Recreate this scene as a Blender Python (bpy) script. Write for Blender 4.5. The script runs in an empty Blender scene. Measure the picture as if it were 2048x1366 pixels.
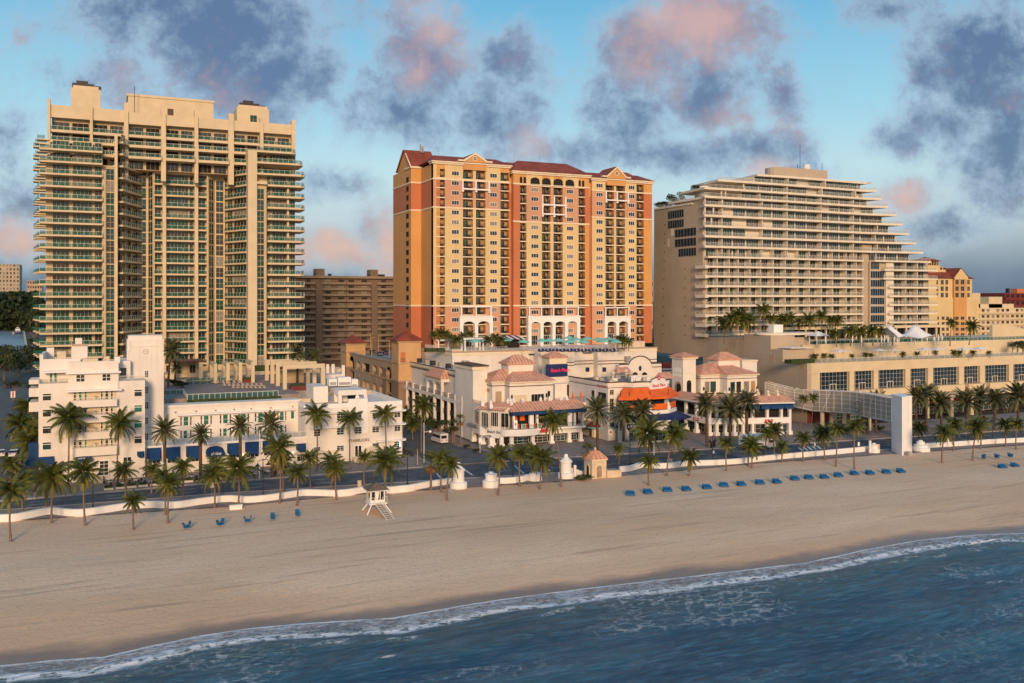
import bpy,math,random
import numpy as np
from mathutils import Vector,noise
random.seed(7);R=math.radians
# camera, sky, sun, exposure
sc=bpy.context.scene
CS,SN=0.9111,0.4122
H,FP,HZ=35.0,1800.0,598.0
cam_d=bpy.data.cameras.new("camera");cam=bpy.data.objects.new("camera",cam_d)
sc.collection.objects.link(cam);sc.camera=cam
cam.location=(0,0,H);cam.rotation_euler=(R(90),0,-math.atan2(SN,CS))
cam_d.lens=36*FP/2048;cam_d.shift_y=-(683-HZ)/2048;cam_d.clip_end=20000;cam_d.clip_start=1
sc.view_settings.view_transform='Standard';sc.view_settings.look='None'
sc.view_settings.exposure=0.7;sc.view_settings.gamma=1
SUN_AZ,SUN_EL=R(17),R(15)
sd=Vector((-math.sin(SUN_AZ)*math.cos(SUN_EL),-math.cos(SUN_AZ)*math.cos(SUN_EL),math.sin(SUN_EL)))
sl=bpy.data.lights.new("sun",'SUN');sl.energy=1.98;sl.angle=R(11);sl.color=(1.0,0.68,0.41)
so=bpy.data.objects.new("sun",sl);sc.collection.objects.link(so)
so.rotation_euler=sd.to_track_quat('Z','Y').to_euler();so.location=(0,-50,120)
w=bpy.data.worlds.new("World");sc.world=w;w.use_nodes=True
nt=w.node_tree;N=nt.nodes;L=nt.links
for n in list(N):N.remove(n)
def nd(t,**k):
 n=N.new(t)
 for a,b in k.items():setattr(n,a,b)
 return n
def put(sock,v):
 if hasattr(v,'is_output')or isinstance(v,bpy.types.NodeSocket):sock.id_data.links.new(v,sock)
 else:sock.default_value=v
def mth(op,a,b=0.0,c=0.0,clamp=False,nodes=None):
 n=(nodes or N).new('ShaderNodeMath');n.operation=op;n.use_clamp=clamp
 put(n.inputs[0],a);put(n.inputs[1],b)
 if op in('MULTIPLY_ADD','SMOOTH_MIN','SMOOTH_MAX'):put(n.inputs[2],c)
 return n.outputs[0]
def vmth(op,a,b=(0,0,0)):
 n=N.new('ShaderNodeVectorMath');n.operation=op;put(n.inputs[0],a)
 if op!='LENGTH':put(n.inputs[1],b)
 return n.outputs['Value']if op in('DOT_PRODUCT','LENGTH')else n.outputs[0]
def mixc(f,a,b,nodes=None):
 n=(nodes or N).new('ShaderNodeMix');n.data_type='RGBA'
 put(n.inputs[0],f)
 for i,v in((6,a),(7,b)):
  if isinstance(v,tuple)and len(v)==3:v=(*v,1)
  put(n.inputs[i],v)
 return n.outputs[2]
def sstep(x,lo,hi,nodes=None):
 n=(nodes or N).new('ShaderNodeMapRange');n.interpolation_type='SMOOTHSTEP'
 put(n.inputs[0],x);n.inputs[1].default_value=lo;n.inputs[2].default_value=hi
 return n.outputs[0]
def srgb(r,g,b):
 f=lambda c:(c/255/12.92 if c<=10 else((c/255+.055)/1.055)**2.4)
 return(f(r),f(g),f(b))
tc=nd('ShaderNodeTexCoord').outputs['Generated']
sky=nd('ShaderNodeTexSky',sky_type='NISHITA',sun_disc=False,sun_elevation=SUN_EL)
sky.sun_rotation=math.atan2(sd.x,sd.y);sky.air_density=1.0;sky.dust_density=1.0
fwd=(SN,CS,0);rgt=(CS,-SN,0)
f_=vmth('DOT_PRODUCT',tc,fwd);r_=vmth('DOT_PRODUCT',tc,rgt)
z_=nd('ShaderNodeSeparateXYZ');L.new(tc,z_.inputs[0]);z_=z_.outputs[2]
fa=mth('MAXIMUM',mth('ABSOLUTE',f_),0.15)
comb=nd('ShaderNodeCombineXYZ');L.new(mth('DIVIDE',r_,fa),comb.inputs[0]);L.new(mth('DIVIDE',z_,fa),comb.inputs[1])
L.new(mth('MULTIPLY',mth('LESS_THAN',f_,0.0),3.0),comb.inputs[2])
cp=comb.outputs[0]
def nz(scale,detail,rough,vec,dist=0.0,col=False):
 n=nd('ShaderNodeTexNoise');L.new(vec,n.inputs['Vector']);n.inputs['Scale'].default_value=scale
 n.inputs['Detail'].default_value=detail;n.inputs['Roughness'].default_value=rough
 n.inputs['Distortion'].default_value=dist
 return n.outputs['Color' if col else 'Fac']
warp=vmth('MULTIPLY',vmth('SUBTRACT',nz(9,5,.55,cp,col=True),(.5,.5,.5)),(.05,.045,0))
warp2=vmth('MULTIPLY',vmth('SUBTRACT',nz(2.6,3,.5,cp,col=True),(.5,.5,.5)),(.10,.07,0))
cw=vmth('ADD',vmth('ADD',cp,warp),warp2)
def blobs(lst):
 acc=None
 for(x,y,rx,ry,a)in lst:
  d=vmth('MULTIPLY',vmth('SUBTRACT',cw,((x-1024)/FP,(HZ-y)/FP,0)),(FP/rx,FP/ry,1))
  v=mth('MULTIPLY',mth('SUBTRACT',1.0,mth('MULTIPLY',vmth('LENGTH',d),.62),clamp=True),a)
  acc=v if acc is None else mth('SMOOTH_MAX',acc,v,.12)
 return acc
dark=blobs([(470,60,190,130,1.25),(560,150,120,120,1.1),(330,30,220,80,1.0),(230,150,160,70,.8),(20,250,90,90,.8),(40,400,70,70,.8),
(850,110,100,120,1.1),(790,215,130,85,1.1),(960,230,140,80,.95),(1020,110,100,75,.95),(1110,150,70,60,.6),(1000,290,120,50,.7),
(1300,110,120,120,1.1),(1440,50,150,90,1.1),(1260,220,110,110,1.1),(1400,170,110,90,1.0),(1330,300,240,60,1.0),(1500,290,130,55,.9),(1150,300,150,50,.8),
(1565,180,60,60,.75),(1960,130,130,150,1.2),(2010,280,120,150,1.1),(1900,220,110,70,.9),(1800,265,90,50,.8),(1790,20,110,50,.7),(1900,455,110,45,.95),(1810,400,70,45,.8),
(1560,340,100,40,.8),(660,370,90,35,.7),(690,500,130,50,.8),(780,470,70,60,.8),(50,480,80,50,.8),(1990,60,140,60,.9)])
pink=blobs([(870,60,70,110,1.0),(830,140,60,80,.75),(1430,50,130,75,1.1),(1300,130,90,110,.9),(1330,30,80,50,.8),(1400,230,120,60,.5),(690,490,110,50,1.0),(790,480,60,70,.9),(1800,395,75,45,1.0),
(1515,335,50,40,1.1),(50,475,80,45,1.0),(250,150,120,60,.55),(1030,90,50,50,.5),(1230,60,40,40,.6),(1640,150,40,30,.3),(1040,290,130,50,.5),(1960,180,90,90,.2)])
fine=nz(26,8,.66,cp,.15);mid=nz(7.5,9,.64,cp,.12)
amb=nz(3.2,7,.58,cp,.2)
dens=mth('ADD',dark,mth('MULTIPLY_ADD',fine,.7,-.35));dens=mth('ADD',dens,mth('MULTIPLY_ADD',mid,1.4,-.73))
m1=sstep(dens,.06,.60)
wisp=mth('MULTIPLY',sstep(mth('ADD',amb,mth('MULTIPLY',mid,.25)),.60,.90),.3)
m2=mth('MAXIMUM',m1,wisp)
pk=sstep(mth('ADD',mth('ADD',pink,mth('MULTIPLY_ADD',fine,.9,-.45)),mth('MULTIPLY_ADD',mid,2.6,-1.3)),.2,1.15)
ramp=nd('ShaderNodeValToRGB');L.new(comb.outputs[0],nd('ShaderNodeSeparateXYZ').inputs[0])
L.new(mth('MULTIPLY',mth('DIVIDE',z_,mth('MAXIMUM',mth('SQRT',mth('SUBTRACT',1.0,mth('MULTIPLY',z_,z_))),.05)),2.6,clamp=True),ramp.inputs[0])
cr=ramp.color_ramp
stops=[(0,(66,98,132)),(.07,(84,112,145)),(.14,(140,158,176)),(.22,(184,202,208)),(.36,(184,216,224)),(.55,(150,206,226)),(.85,(104,178,216)),(1,(84,158,204))]
for i,(p,c)in enumerate(stops):
 e=cr.elements[i]if i<2 else cr.elements.new(p)
 e.position=p;e.color=(*srgb(*c),1)
body=mixc(sstep(mth('ADD',dens,mth('MULTIPLY_ADD',fine,.9,-.45)),.25,1.05),srgb(158,182,204),srgb(78,104,142))
cloud=mixc(mth('MULTIPLY',pk,.78),body,srgb(222,176,162))
cloud=mixc(sstep(mth('ADD',pk,mth('MULTIPLY_ADD',fine,.8,-.4)),.95,1.55),cloud,srgb(232,192,176))
scol=mixc(m2,ramp.outputs[0],cloud)
east=sstep(mth('MULTIPLY',f_,-1.0),.1,.95)
scol=mixc(mth('MULTIPLY',east,.5),scol,srgb(226,186,160))
K=2**-0.7
bg1=nd('ShaderNodeBackground');L.new(scol,bg1.inputs[0]);bg1.inputs[1].default_value=K*0.93
bg2=nd('ShaderNodeBackground');L.new(sky.outputs[0],bg2.inputs[0]);bg2.inputs[1].default_value=0.05*.25
ad=nd('ShaderNodeAddShader');L.new(bg1.outputs[0],ad.inputs[0]);L.new(bg2.outputs[0],ad.inputs[1])
wo=nd('ShaderNodeOutputWorld');L.new(ad.outputs[0],wo.inputs[0])
# geometry of the view: photo measurements to metres
def G(px,py,z=0.0):
 Y=FP*(H-z)/(py-HZ);X=(px-1024)/FP*Y
 return(CS*X+SN*Y,-SN*X+CS*Y)
def pix(x,y,z):
 X=CS*x-SN*y;Y=SN*x+CS*y
 return(1024+X/Y*FP,HZ-(z-H)/Y*FP,Y)
class Fr:
 """a facade line in plan from p0 to p1; a runs along it, d out of the wall"""
 def __init__(s,p0,p1):
  s.o=Vector((p0[0],p0[1]));v=Vector((p1[0],p1[1]))-s.o;s.len=v.length;s.d=v.normalized()
  s.n=Vector((s.d.y,-s.d.x))
 def a(s,px):
  k=(px-1024)/FP;r=Vector((CS*k+SN,-SN*k+CS))
  det=-s.d.x*r.y+s.d.y*r.x
  return(s.o.x*r.y-s.o.y*r.x)/det
 def Y(s,px):
  p=s.o+s.d*s.a(px);return SN*p.x+CS*p.y
 def z(s,px,py):return H-(py-HZ)/FP*s.Y(px)
 def P(s,a,d=0.0,z=0.0):
  p=s.o+s.d*a+s.n*d;return(p.x,p.y,z)
def FT(t,s0=0.0):return Fr((s0,t),(s0+1,t))
def FS(s_,t0=0.0):return Fr((s_,t0+1),(s_,t0))
# materials
MATS={}
def mat(name,col,rough=.8,var=.12,scale=1.0,bump=0.0,bscale=None,spec=.3,alpha=1.0,metal=0.0,emit=None,col2=None,stretch=(1,1,1),dirt=0.0):
 if name in MATS:return MATS[name]
 m=bpy.data.materials.new(name);m.use_nodes=True;n=m.node_tree.nodes;l=m.node_tree.links
 b=n['Principled BSDF'];MATS[name]=m
 b.inputs['Roughness'].default_value=rough;b.inputs['Specular IOR Level'].default_value=spec
 b.inputs['Metallic'].default_value=metal;b.inputs['Alpha'].default_value=alpha
 t=n.new('ShaderNodeTexCoord');mp=n.new('ShaderNodeMapping');mp.inputs['Scale'].default_value=stretch
 l.new(t.outputs['Object'],mp.inputs['Vector'])
 x=n.new('ShaderNodeTexNoise');x.inputs['Scale'].default_value=scale;x.inputs['Detail'].default_value=5
 x.inputs['Roughness'].default_value=.6;l.new(mp.outputs[0],x.inputs['Vector'])
 lo=tuple(c*(1-var)for c in col);hi=col2 or tuple(min(1,c*(1+var))for c in col)
 mx=mixc(sstep(x.outputs['Fac'],.3,.7,nodes=n),lo,hi,nodes=n)
 if dirt:
  y=n.new('ShaderNodeTexNoise');y.inputs['Scale'].default_value=1;y.inputs['Detail'].default_value=6
  mq=n.new('ShaderNodeMapping');mq.inputs['Scale'].default_value=(.9,.9,.08);l.new(t.outputs['Object'],mq.inputs['Vector']);l.new(mq.outputs[0],y.inputs['Vector'])
  mx=mixc(mth('MULTIPLY',sstep(y.outputs['Fac'],.5,.75,nodes=n),dirt,nodes=n),mx,tuple(c*.45 for c in col),nodes=n)
 l.new(mx,b.inputs['Base Color'])
 if bump:
  z=n.new('ShaderNodeTexNoise');z.inputs['Scale'].default_value=bscale or scale*4;z.inputs['Detail'].default_value=4
  l.new(mp.outputs[0],z.inputs['Vector'])
  bu=n.new('ShaderNodeBump');bu.inputs['Strength'].default_value=1;bu.inputs['Distance'].default_value=bump
  l.new(z.outputs['Fac'],bu.inputs['Height']);l.new(bu.outputs[0],b.inputs['Normal'])
 if emit:
  b.inputs['Emission Color'].default_value=(*emit[0],1);b.inputs['Emission Strength'].default_value=emit[1]
 return m
def tilemat(name,col,col2,sc_=3.2):
 m=mat(name,col,.8,.22,.7,col2=col2,bump=0)
 n=m.node_tree.nodes;l=m.node_tree.links;b=n['Principled BSDF']
 t=n.new('ShaderNodeTexCoord');mp=n.new('ShaderNodeMapping');l.new(t.outputs['Object'],mp.inputs['Vector'])
 w1=n.new('ShaderNodeTexWave');w1.inputs['Scale'].default_value=sc_;w1.bands_direction='X'
 w2=n.new('ShaderNodeTexWave');w2.inputs['Scale'].default_value=sc_;w2.bands_direction='Y'
 for w_ in(w1,w2):l.new(mp.outputs[0],w_.inputs['Vector'])
 g=n.new('ShaderNodeNewGeometry');s=n.new('ShaderNodeSeparateXYZ');l.new(g.outputs['True Normal'],s.inputs[0])
 f=mth('GREATER_THAN',mth('ABSOLUTE',s.outputs[0],nodes=n),mth('ABSOLUTE',s.outputs[1],nodes=n),nodes=n)
 mx=n.new('ShaderNodeMix');l.new(f,mx.inputs[0]);l.new(w1.outputs['Fac'],mx.inputs[2]);l.new(w2.outputs['Fac'],mx.inputs[3])
 bc=b.inputs['Base Color'].links[0].from_socket;l.new(mixc(mth('MULTIPLY',mx.outputs[0],.5,nodes=n),bc,(.86,.52,.37),nodes=n),b.inputs['Base Color'])
 bu=n.new('ShaderNodeBump');bu.inputs['Distance'].default_value=.10;bu.inputs['Strength'].default_value=1
 l.new(mx.outputs[0],bu.inputs['Height']);l.new(bu.outputs[0],b.inputs['Normal'])
 return m
def mats_all():
 mat('white_paint',(.73,.66,.59),.75,.06,.25,dirt=.12,bump=.01)
 mat('bright_white',(.80,.77,.74),.65,.05,.4,dirt=.10)
 mat('cream_wall',(.56,.43,.26),.8,.08,.12,dirt=.12)
 mat('cream_slab',(.62,.50,.33),.75,.06,.3)
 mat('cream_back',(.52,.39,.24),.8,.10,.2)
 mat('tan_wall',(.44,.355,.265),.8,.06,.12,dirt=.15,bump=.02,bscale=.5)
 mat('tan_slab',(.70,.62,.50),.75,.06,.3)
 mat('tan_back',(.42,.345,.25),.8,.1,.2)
 mat('glass_dark',(.014,.017,.020),.07,.3,.4,spec=.6,col2=(.05,.046,.04))
 mat('glass_green',(.006,.040,.028),.12,.35,.35,spec=.5,col2=(.02,.085,.058))
 mat('glass_teal',(.01,.04,.05),.10,.35,.4,spec=.5,col2=(.03,.08,.09))
 mat('glass_blue',(.012,.028,.045),.08,.3,.5,spec=.6)
 mat('brown_wall',(.19,.125,.085),.85,.1,.2,dirt=.15)
 mat('curtain',(.22,.20,.17),.6,.3,1.5)
 mat('green_shade',(.02,.15,.10),.4,.15,.5)
 mat('rail_glass',(.02,.13,.09),.2,.1,.5,alpha=.36,spec=.3)
 mat('rail_pale',(.40,.40,.36),.3,.1,.5,alpha=.2,spec=.3)
 mat('metal_white',(.75,.72,.68),.5,.04,1)
 mat('metal_dark',(.03,.03,.035),.5,.1,1)
 mat('metal_grey',(.32,.30,.28),.5,.12,1)
 mat('or_yellow',(.66,.49,.25),.8,.06,.1,dirt=.08)
 mat('or_ochre',(.60,.31,.11),.8,.06,.1,dirt=.08)
 mat('or_pink',(.56,.30,.18),.8,.06,.1,dirt=.06)
 mat('or_deep',(.50,.17,.08),.8,.07,.1,dirt=.06)
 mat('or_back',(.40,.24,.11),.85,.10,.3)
 mat('trim',(.74,.62,.46),.75,.05,.3)
 mat('red_roof',(.24,.055,.03),.8,.25,.3,bump=.05,bscale=3)
 tilemat('clay_tile',(.52,.20,.115),(.64,.30,.19),.36)
 mat('brown_band',(.10,.06,.05),.7,.1,.5)
 mat('roof_grey',(.24,.22,.21),.9,.3,.3,bump=.02)
 mat('blue_canvas',(.008,.045,.13),.75,.15,.8)
 mat('lounger_blue',(.010,.10,.24),.7,.15,.8)
 mat('navy',(.012,.025,.10),.6,.15,.5)
 mat('orange_canvas',(.75,.13,.02),.7,.12,.5)
 mat('turquoise',(.18,.50,.46),.7,.12,.6)
 mat('garage_brown',(.26,.17,.115),.85,.1,.3,bump=.02)
 mat('garage_tan',(.55,.34,.17),.8,.08,.2,dirt=.1)
 mat('garage_trim',(.42,.30,.20),.8,.08,.3)
 mat('deep_shade',(.02,.018,.018),.9,.2,.5)  # near-black colour that paints in the shade of openings and recesses
 mat('leaf',(.040,.062,.012),.6,.55,.9,col2=(.14,.15,.025),spec=.25)
 mat('leaf_dark',(.012,.026,.010),.6,.5,.6,col2=(.045,.065,.02),spec=.3)
 mat('leaf_date',(.050,.062,.025),.6,.45,.9,col2=(.17,.17,.075),spec=.25)
 mat('leaf_old',(.26,.14,.025),.7,.5,.9,col2=(.17,.16,.025))
 mat('leaf_dead',(.20,.10,.04),.8,.4,1.2)
 mat('trunk',(.19,.13,.10),.9,.25,1.5,stretch=(1,1,5),bump=.04,bscale=3)
 mat('trunk_date',(.11,.065,.045),.95,.35,2,stretch=(1,1,4),bump=.08,bscale=4)
 mat('hedge',(.02,.045,.012),.8,.5,2.5,col2=(.06,.09,.02),bump=.1,bscale=3)
 mat('red_paint',(.50,.02,.03),.5,.1,1)
 mat('dark_red',(.16,.03,.025),.7,.2,.5)
 mat('lettering_red',(.55,.03,.05),.5,.05,1)
 mat('lettering_pink',(.80,.02,.08),.5,.05,1,emit=((.8,.02,.06),.25))
 mat('lettering_dark',(.02,.02,.02),.5,.05,1)
 mat('lettering_white',(.85,.85,.85),.5,.03,1)
 mat('timber',(.30,.22,.16),.85,.2,1)
 mat('tyre',(.015,.015,.015),.8,.1,1)
 mat('headlamp',(.8,.8,.75),.2,.05,1)
 mat('tail_lamp',(.5,.02,.02),.3,.05,1)
 mat('beige_stone',(.60,.48,.34),.85,.12,.8,bump=.02)
 mat('paver',(.27,.21,.19),.9,.2,.8,bump=.01)
mats_all()
# mesh buffers and things
COL=sc.collection
class MB:
 def __init__(s,*mats):s.v=[];s.f=[];s.mi=[];s.mats=list(mats);s.m=0;s.smooth=[];s.sm=False
 def use(s,i):s.m=i;return s
 def face(s,pts):
  b=len(s.v);s.v+=[tuple(p)for p in pts];s.f.append(tuple(range(b,b+len(pts))));s.mi.append(s.m);s.smooth.append(s.sm)
 def add(s,vs,fs):
  b=len(s.v);s.v+=[tuple(p)for p in vs]
  for f in fs:s.f.append(tuple(i+b for i in f));s.mi.append(s.m);s.smooth.append(s.sm)
 def hexa(s,q):
  s.add(q,[(3,2,1,0),(4,5,6,7),(0,1,5,4),(1,2,6,5),(2,3,7,6),(3,0,4,7)]);return s
 def box(s,x0,x1,y0,y1,z0,z1):
  if x0>x1:x0,x1=x1,x0
  if y0>y1:y0,y1=y1,y0
  if z0>z1:z0,z1=z1,z0
  return s.hexa([(x0,y0,z0),(x1,y0,z0),(x1,y1,z0),(x0,y1,z0),(x0,y0,z1),(x1,y0,z1),(x1,y1,z1),(x0,y1,z1)])
 def fb(s,fr,a0,a1,d0,d1,z0,z1):
  if a0>a1:a0,a1=a1,a0
  if d0>d1:d0,d1=d1,d0
  if z0>z1:z0,z1=z1,z0
  P=fr.P
  return s.hexa([P(a0,d1,z0),P(a1,d1,z0),P(a1,d0,z0),P(a0,d0,z0),P(a0,d1,z1),P(a1,d1,z1),P(a1,d0,z1),P(a0,d0,z1)])
 def prism(s,pts,z0,z1):
  n=len(pts);ar=sum(pts[i][0]*pts[(i+1)%n][1]-pts[(i+1)%n][0]*pts[i][1]for i in range(n))
  if ar<0:pts=pts[::-1]
  s.add([(x,y,z0)for x,y in pts]+[(x,y,z1)for x,y in pts],
[tuple(range(n))[::-1],tuple(range(n,2*n))]+[(i,(i+1)%n,n+(i+1)%n,n+i)for i in range(n)]);return s
 def vprism(s,fr,pts,d0,d1):
  n=len(pts);ar=sum(pts[i][0]*pts[(i+1)%n][1]-pts[(i+1)%n][0]*pts[i][1]for i in range(n))
  if ar<0:pts=pts[::-1]
  s.add([fr.P(a,d0,z)for a,z in pts]+[fr.P(a,d1,z)for a,z in pts],
[tuple(range(n))[::-1],tuple(range(n,2*n))]+[(i,(i+1)%n,n+(i+1)%n,n+i)for i in range(n)]);return s
 def lathe(s,x,y,prof,n=12,sx=1,sy=1):
  vs=[];fs=[]
  for r,z in prof:
   for k in range(n):vs.append((x+r*sx*math.cos(2*math.pi*k/n),y+r*sy*math.sin(2*math.pi*k/n),z))
  for j in range(len(prof)-1):
   for k in range(n):fs.append((j*n+k,j*n+(k+1)%n,(j+1)*n+(k+1)%n,(j+1)*n+k))
  fs.append(tuple(range(n))[::-1]);fs.append(tuple(range((len(prof)-1)*n,len(prof)*n)))
  s.add(vs,fs);return s
 def cyl(s,x,y,z0,z1,r,r2=None,n=8):return s.lathe(x,y,[(r,z0),(r if r2 is None else r2,z1)],n)
 def tube(s,pts,r,n=5):
  pts=[Vector(p)for p in pts];vs=[];fs=[];m=len(pts)
  rs=r if isinstance(r,(list,tuple))else[r]*m
  for i,p in enumerate(pts):
   d=(pts[min(i+1,m-1)]-pts[max(i-1,0)]).normalized()
   u=d.cross(Vector((0,0,1)))if abs(d.z)<.95 else d.cross(Vector((1,0,0)));u.normalize();w_=d.cross(u)
   for k in range(n):
    a=2*math.pi*k/n;vs.append(p+u*math.cos(a)*rs[i]+w_*math.sin(a)*rs[i])
  for i in range(m-1):
   for k in range(n):fs.append((i*n+k,i*n+(k+1)%n,(i+1)*n+(k+1)%n,(i+1)*n+k))
  fs.append(tuple(range(n)));fs.append(tuple(range((m-1)*n,m*n))[::-1])
  s.add(vs,fs);return s
 def hip(s,x0,x1,y0,y1,z,h,over=.4,th=.25):
  x0-=over;x1+=over;y0-=over;y1+=over;w_,d=x1-x0,y1-y0
  s.box(x0,x1,y0,y1,z,z+th);z+=th+.003
  if w_>=d:A,B=(x0+d/2,(y0+y1)/2),(x1-d/2,(y0+y1)/2)
  else:A,B=((x0+x1)/2,y0+w_/2),((x0+x1)/2,y1-w_/2)
  v=[(x0,y0,z),(x1,y0,z),(x1,y1,z),(x0,y1,z),(*A,z+h),(*B,z+h)]
  s.add(v,[(0,1,5,4),(1,2,5),(2,3,4,5),(3,0,4)]if w_>=d else[(0,1,4),(1,2,5,4),(2,3,5),(3,0,4,5)])
  return s
 def mesh(s,name,loc=(0,0,0)):
  me=bpy.data.meshes.new(name);lx,ly,lz=loc
  me.from_pydata([(x-lx,y-ly,z-lz)for x,y,z in s.v],[],s.f)
  for m in s.mats:me.materials.append(MATS[m]if isinstance(m,str)else m)
  if len(s.mats)>1:me.polygons.foreach_set('material_index',s.mi)
  if any(s.smooth):me.polygons.foreach_set('use_smooth',s.smooth)
  me.update();return me
def props(o,label=None,cat=None,group=None,kind=None):
 if label:o['label']=label
 if cat:o['category']=cat
 if group:o['group']=group
 if kind:o['kind']=kind
 return o
def link(o,parent=None):
 COL.objects.link(o)
 if parent:o.parent=parent
 return o
def struct(name,mb,loc=(0,0,0)):
 o=bpy.data.objects.new(name,mb.mesh(name,loc));o.location=loc;link(o);o['kind']='structure';return o
def single(name,mb,label,cat,loc=(0,0,0),group=None,kind=None):
 o=bpy.data.objects.new(name,mb.mesh(name,loc));o.location=loc;link(o);return props(o,label,cat,group,kind)
class Thing:
 def __init__(s,name,label,cat,loc=(0,0,0),group=None):
  s.root=bpy.data.objects.new(name,None);s.root.location=loc;link(s.root);s.loc=loc
  s.root.empty_display_size=.5
  props(s.root,label,cat,group);s.parts=[]
 def p(s,name,*mats,label=None,parent=None,kind=None):
  b=MB(*mats);s.parts.append([name,b,label,parent,kind]);return b
 def done(s):
  by={}
  for r in s.parts:
   if r[1].f:by.setdefault(r[0],[]).append(r)
  obj={};later=[]
  for name,rows in by.items():
   if len(rows)>100:
    def size(r):
     a=np.array(r[1].v);c=a.mean(0);d=np.linalg.norm(c-np.array((0,0,H)));return-float(np.prod(np.sort(np.ptp(a,axis=0))[1:]))/d**2
    rows.sort(key=size);rest=rows[99:];rows=rows[:99]
    M=MB()
    for r in rest:
     b=r[1];mp=[]
     for m in b.mats:
      if m not in M.mats:M.mats.append(m)
      mp.append(M.mats.index(m))
     k=len(M.v);M.v+=b.v;M.f+=[tuple(i+k for i in f)for f in b.f];M.mi+=[mp[i]for i in b.mi];M.smooth+=b.smooth
    later.append([name,M,None,rest[0][3],'stuff'])
   later+=rows
  for n_,b,lab,par,kind in later:
   o=bpy.data.objects.new(n_,b.mesh(n_,s.loc));COL.objects.link(o);obj[id(b)]=o
   if lab:o['label']=lab
   if kind:o['kind']=kind
  for n_,b,lab,par,kind in later:
   o=obj[id(b)];o.parent=obj.get(id(par),s.root)if par is not None else s.root
  return s.root
def window(mb,fr,a0,a1,z0,z1,nx=2,nz_=1,d=0.0,fw=.10,bw=.06,glass=1):
 fw=fw*.62;bw=bw*.58
 """frame bars (material 0) standing proud of panes (material `glass`)"""
 if a0>a1:a0,a1=a1,a0
 if z0>z1:z0,z1=z1,z0
 mb.use(glass).fb(fr,a0+fw*.5,a1-fw*.5,d-.02,d+.03,z0+fw*.5,z1-fw*.5)
 mb.use(0)
 mb.fb(fr,a0,a0+fw,d,d+.09,z0,z1);mb.fb(fr,a1-fw,a1,d,d+.09,z0,z1)
 mb.fb(fr,a0+fw,a1-fw,d,d+.088,z0,z0+fw);mb.fb(fr,a0+fw,a1-fw,d,d+.088,z1-fw,z1)
 for i in range(1,nx):
  x=a0+(a1-a0)*i/nx;mb.fb(fr,x-bw/2,x+bw/2,d,d+.075,z0+fw,z1-fw)
 for i in range(1,nz_):
  x=z0+(z1-z0)*i/nz_;mb.fb(fr,a0+fw,a1-fw,d,d+.07,x-bw/2,x+bw/2)
 return mb
def railing(mb,fr,a0,a1,d,z0,h=1.05,step=1.2,bar=.05,panel=None,posts=0):
 """top rail, posts (material `posts`) and an infill panel (material `panel`) along a facade line"""
 mb.use(posts);mb.fb(fr,a0,a1,d-bar/2,d+bar/2,z0+h-bar,z0+h)
 n=max(1,int(abs(a1-a0)/step))
 for i in range(n+1):
  x=a0+(a1-a0)*i/n;mb.fb(fr,x-bar/2,x+bar/2,d-bar/2.2,d+bar/2.2,z0,z0+h-bar)
 if panel is not None:mb.use(panel);mb.fb(fr,a0+bar,a1-bar,d-.012,d+.012,z0+.06,z0+h-bar-.003)
 else:mb.fb(fr,a0,a1,d-bar/3,d+bar/3,z0+.1,z0+.14)
 return mb
def text(t,body,fr,a,z,d,size,matn,name='lettering',scx=1.0,shear=0.0,th=.04,parent=None,align='CENTER',label=None):
 c=bpy.data.curves.new('lettering','FONT');c.body=body;c.size=size;c.extrude=th;c.align_x=align;c.align_y='CENTER';c.shear=shear
 o=bpy.data.objects.new('tmp',c);COL.objects.link(o);bpy.context.view_layer.update()
 me=bpy.data.meshes.new_from_object(o.evaluated_get(bpy.context.evaluated_depsgraph_get()));bpy.data.objects.remove(o)
 b=t.p(name,matn,parent=parent,label=label)
 b.add([fr.P(a+v.co.x*scx,d+v.co.z,z+v.co.y)for v in me.vertices],[tuple(p.vertices)for p in me.polygons])
 bpy.data.meshes.remove(me)
ORD=['first','second','third','fourth','fifth','sixth','seventh','eighth','ninth','tenth','eleventh','twelfth','thirteenth','fourteenth','fifteenth','sixteenth','seventeenth','eighteenth','nineteenth','twentieth','twenty-first','twenty-second','twenty-third','twenty-fourth','twenty-fifth']
# ground, sand, sea, roads
def lerp_poly(pts,x):
 if x<=pts[0][0]:
  (x0,y0),(x1,y1)=pts[0],pts[1];return y0
 for(x0,y0),(x1,y1)in zip(pts,pts[1:]):
  if x<=x1:return y0+(y1-y0)*(x-x0)/(x1-x0)
 (x0,y0),(x1,y1)=pts[-2],pts[-1];return y1+(y1-y0)/(x1-x0)*(x-x1)
ROADN=[(-80,172),(-16,170.5),(20,168.8),(60,163.8),(103,158.8),(155,155.2),(205,152)]
ROADF=[(-80,178.5),(-16,178.3),(22,179.4),(58,178.4),(90,176.4),(147,170.2),(224,163.2)]
WL=-2.2
def shore(s):return 103.2-.028*(s+10)-(5.0*max(0,(s-60)/90)if s>60 else 0)*0.5+1.1*math.sin(s*.06+1)+2.3*abs(math.sin(s*.075+.9*math.sin(s*.041)))-.9
WALLT=[(-60,166),(-15,161.8),(20,157.6),(45,158),(55,156.5),(73,154),(86,152.8),(125,153),(174,148.4),(201,146),(420,126)]
def sand_z(s,t):
 d=t-shore(s)
 if t>lerp_poly(WALLT,s)+.9:return-.5
 if d>0:z=WL+2.2*(1-math.exp(-d/14))*1.02
 else:z=WL+d*.06
 z+=.10*noise.noise(Vector((s*.06,t*.12,0)))*min(1,max(0,d)/10)
 z+=.03*noise.noise(Vector((s*.5,t*.5,3)))*min(1,max(0,d)/6)
 return z
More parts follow.
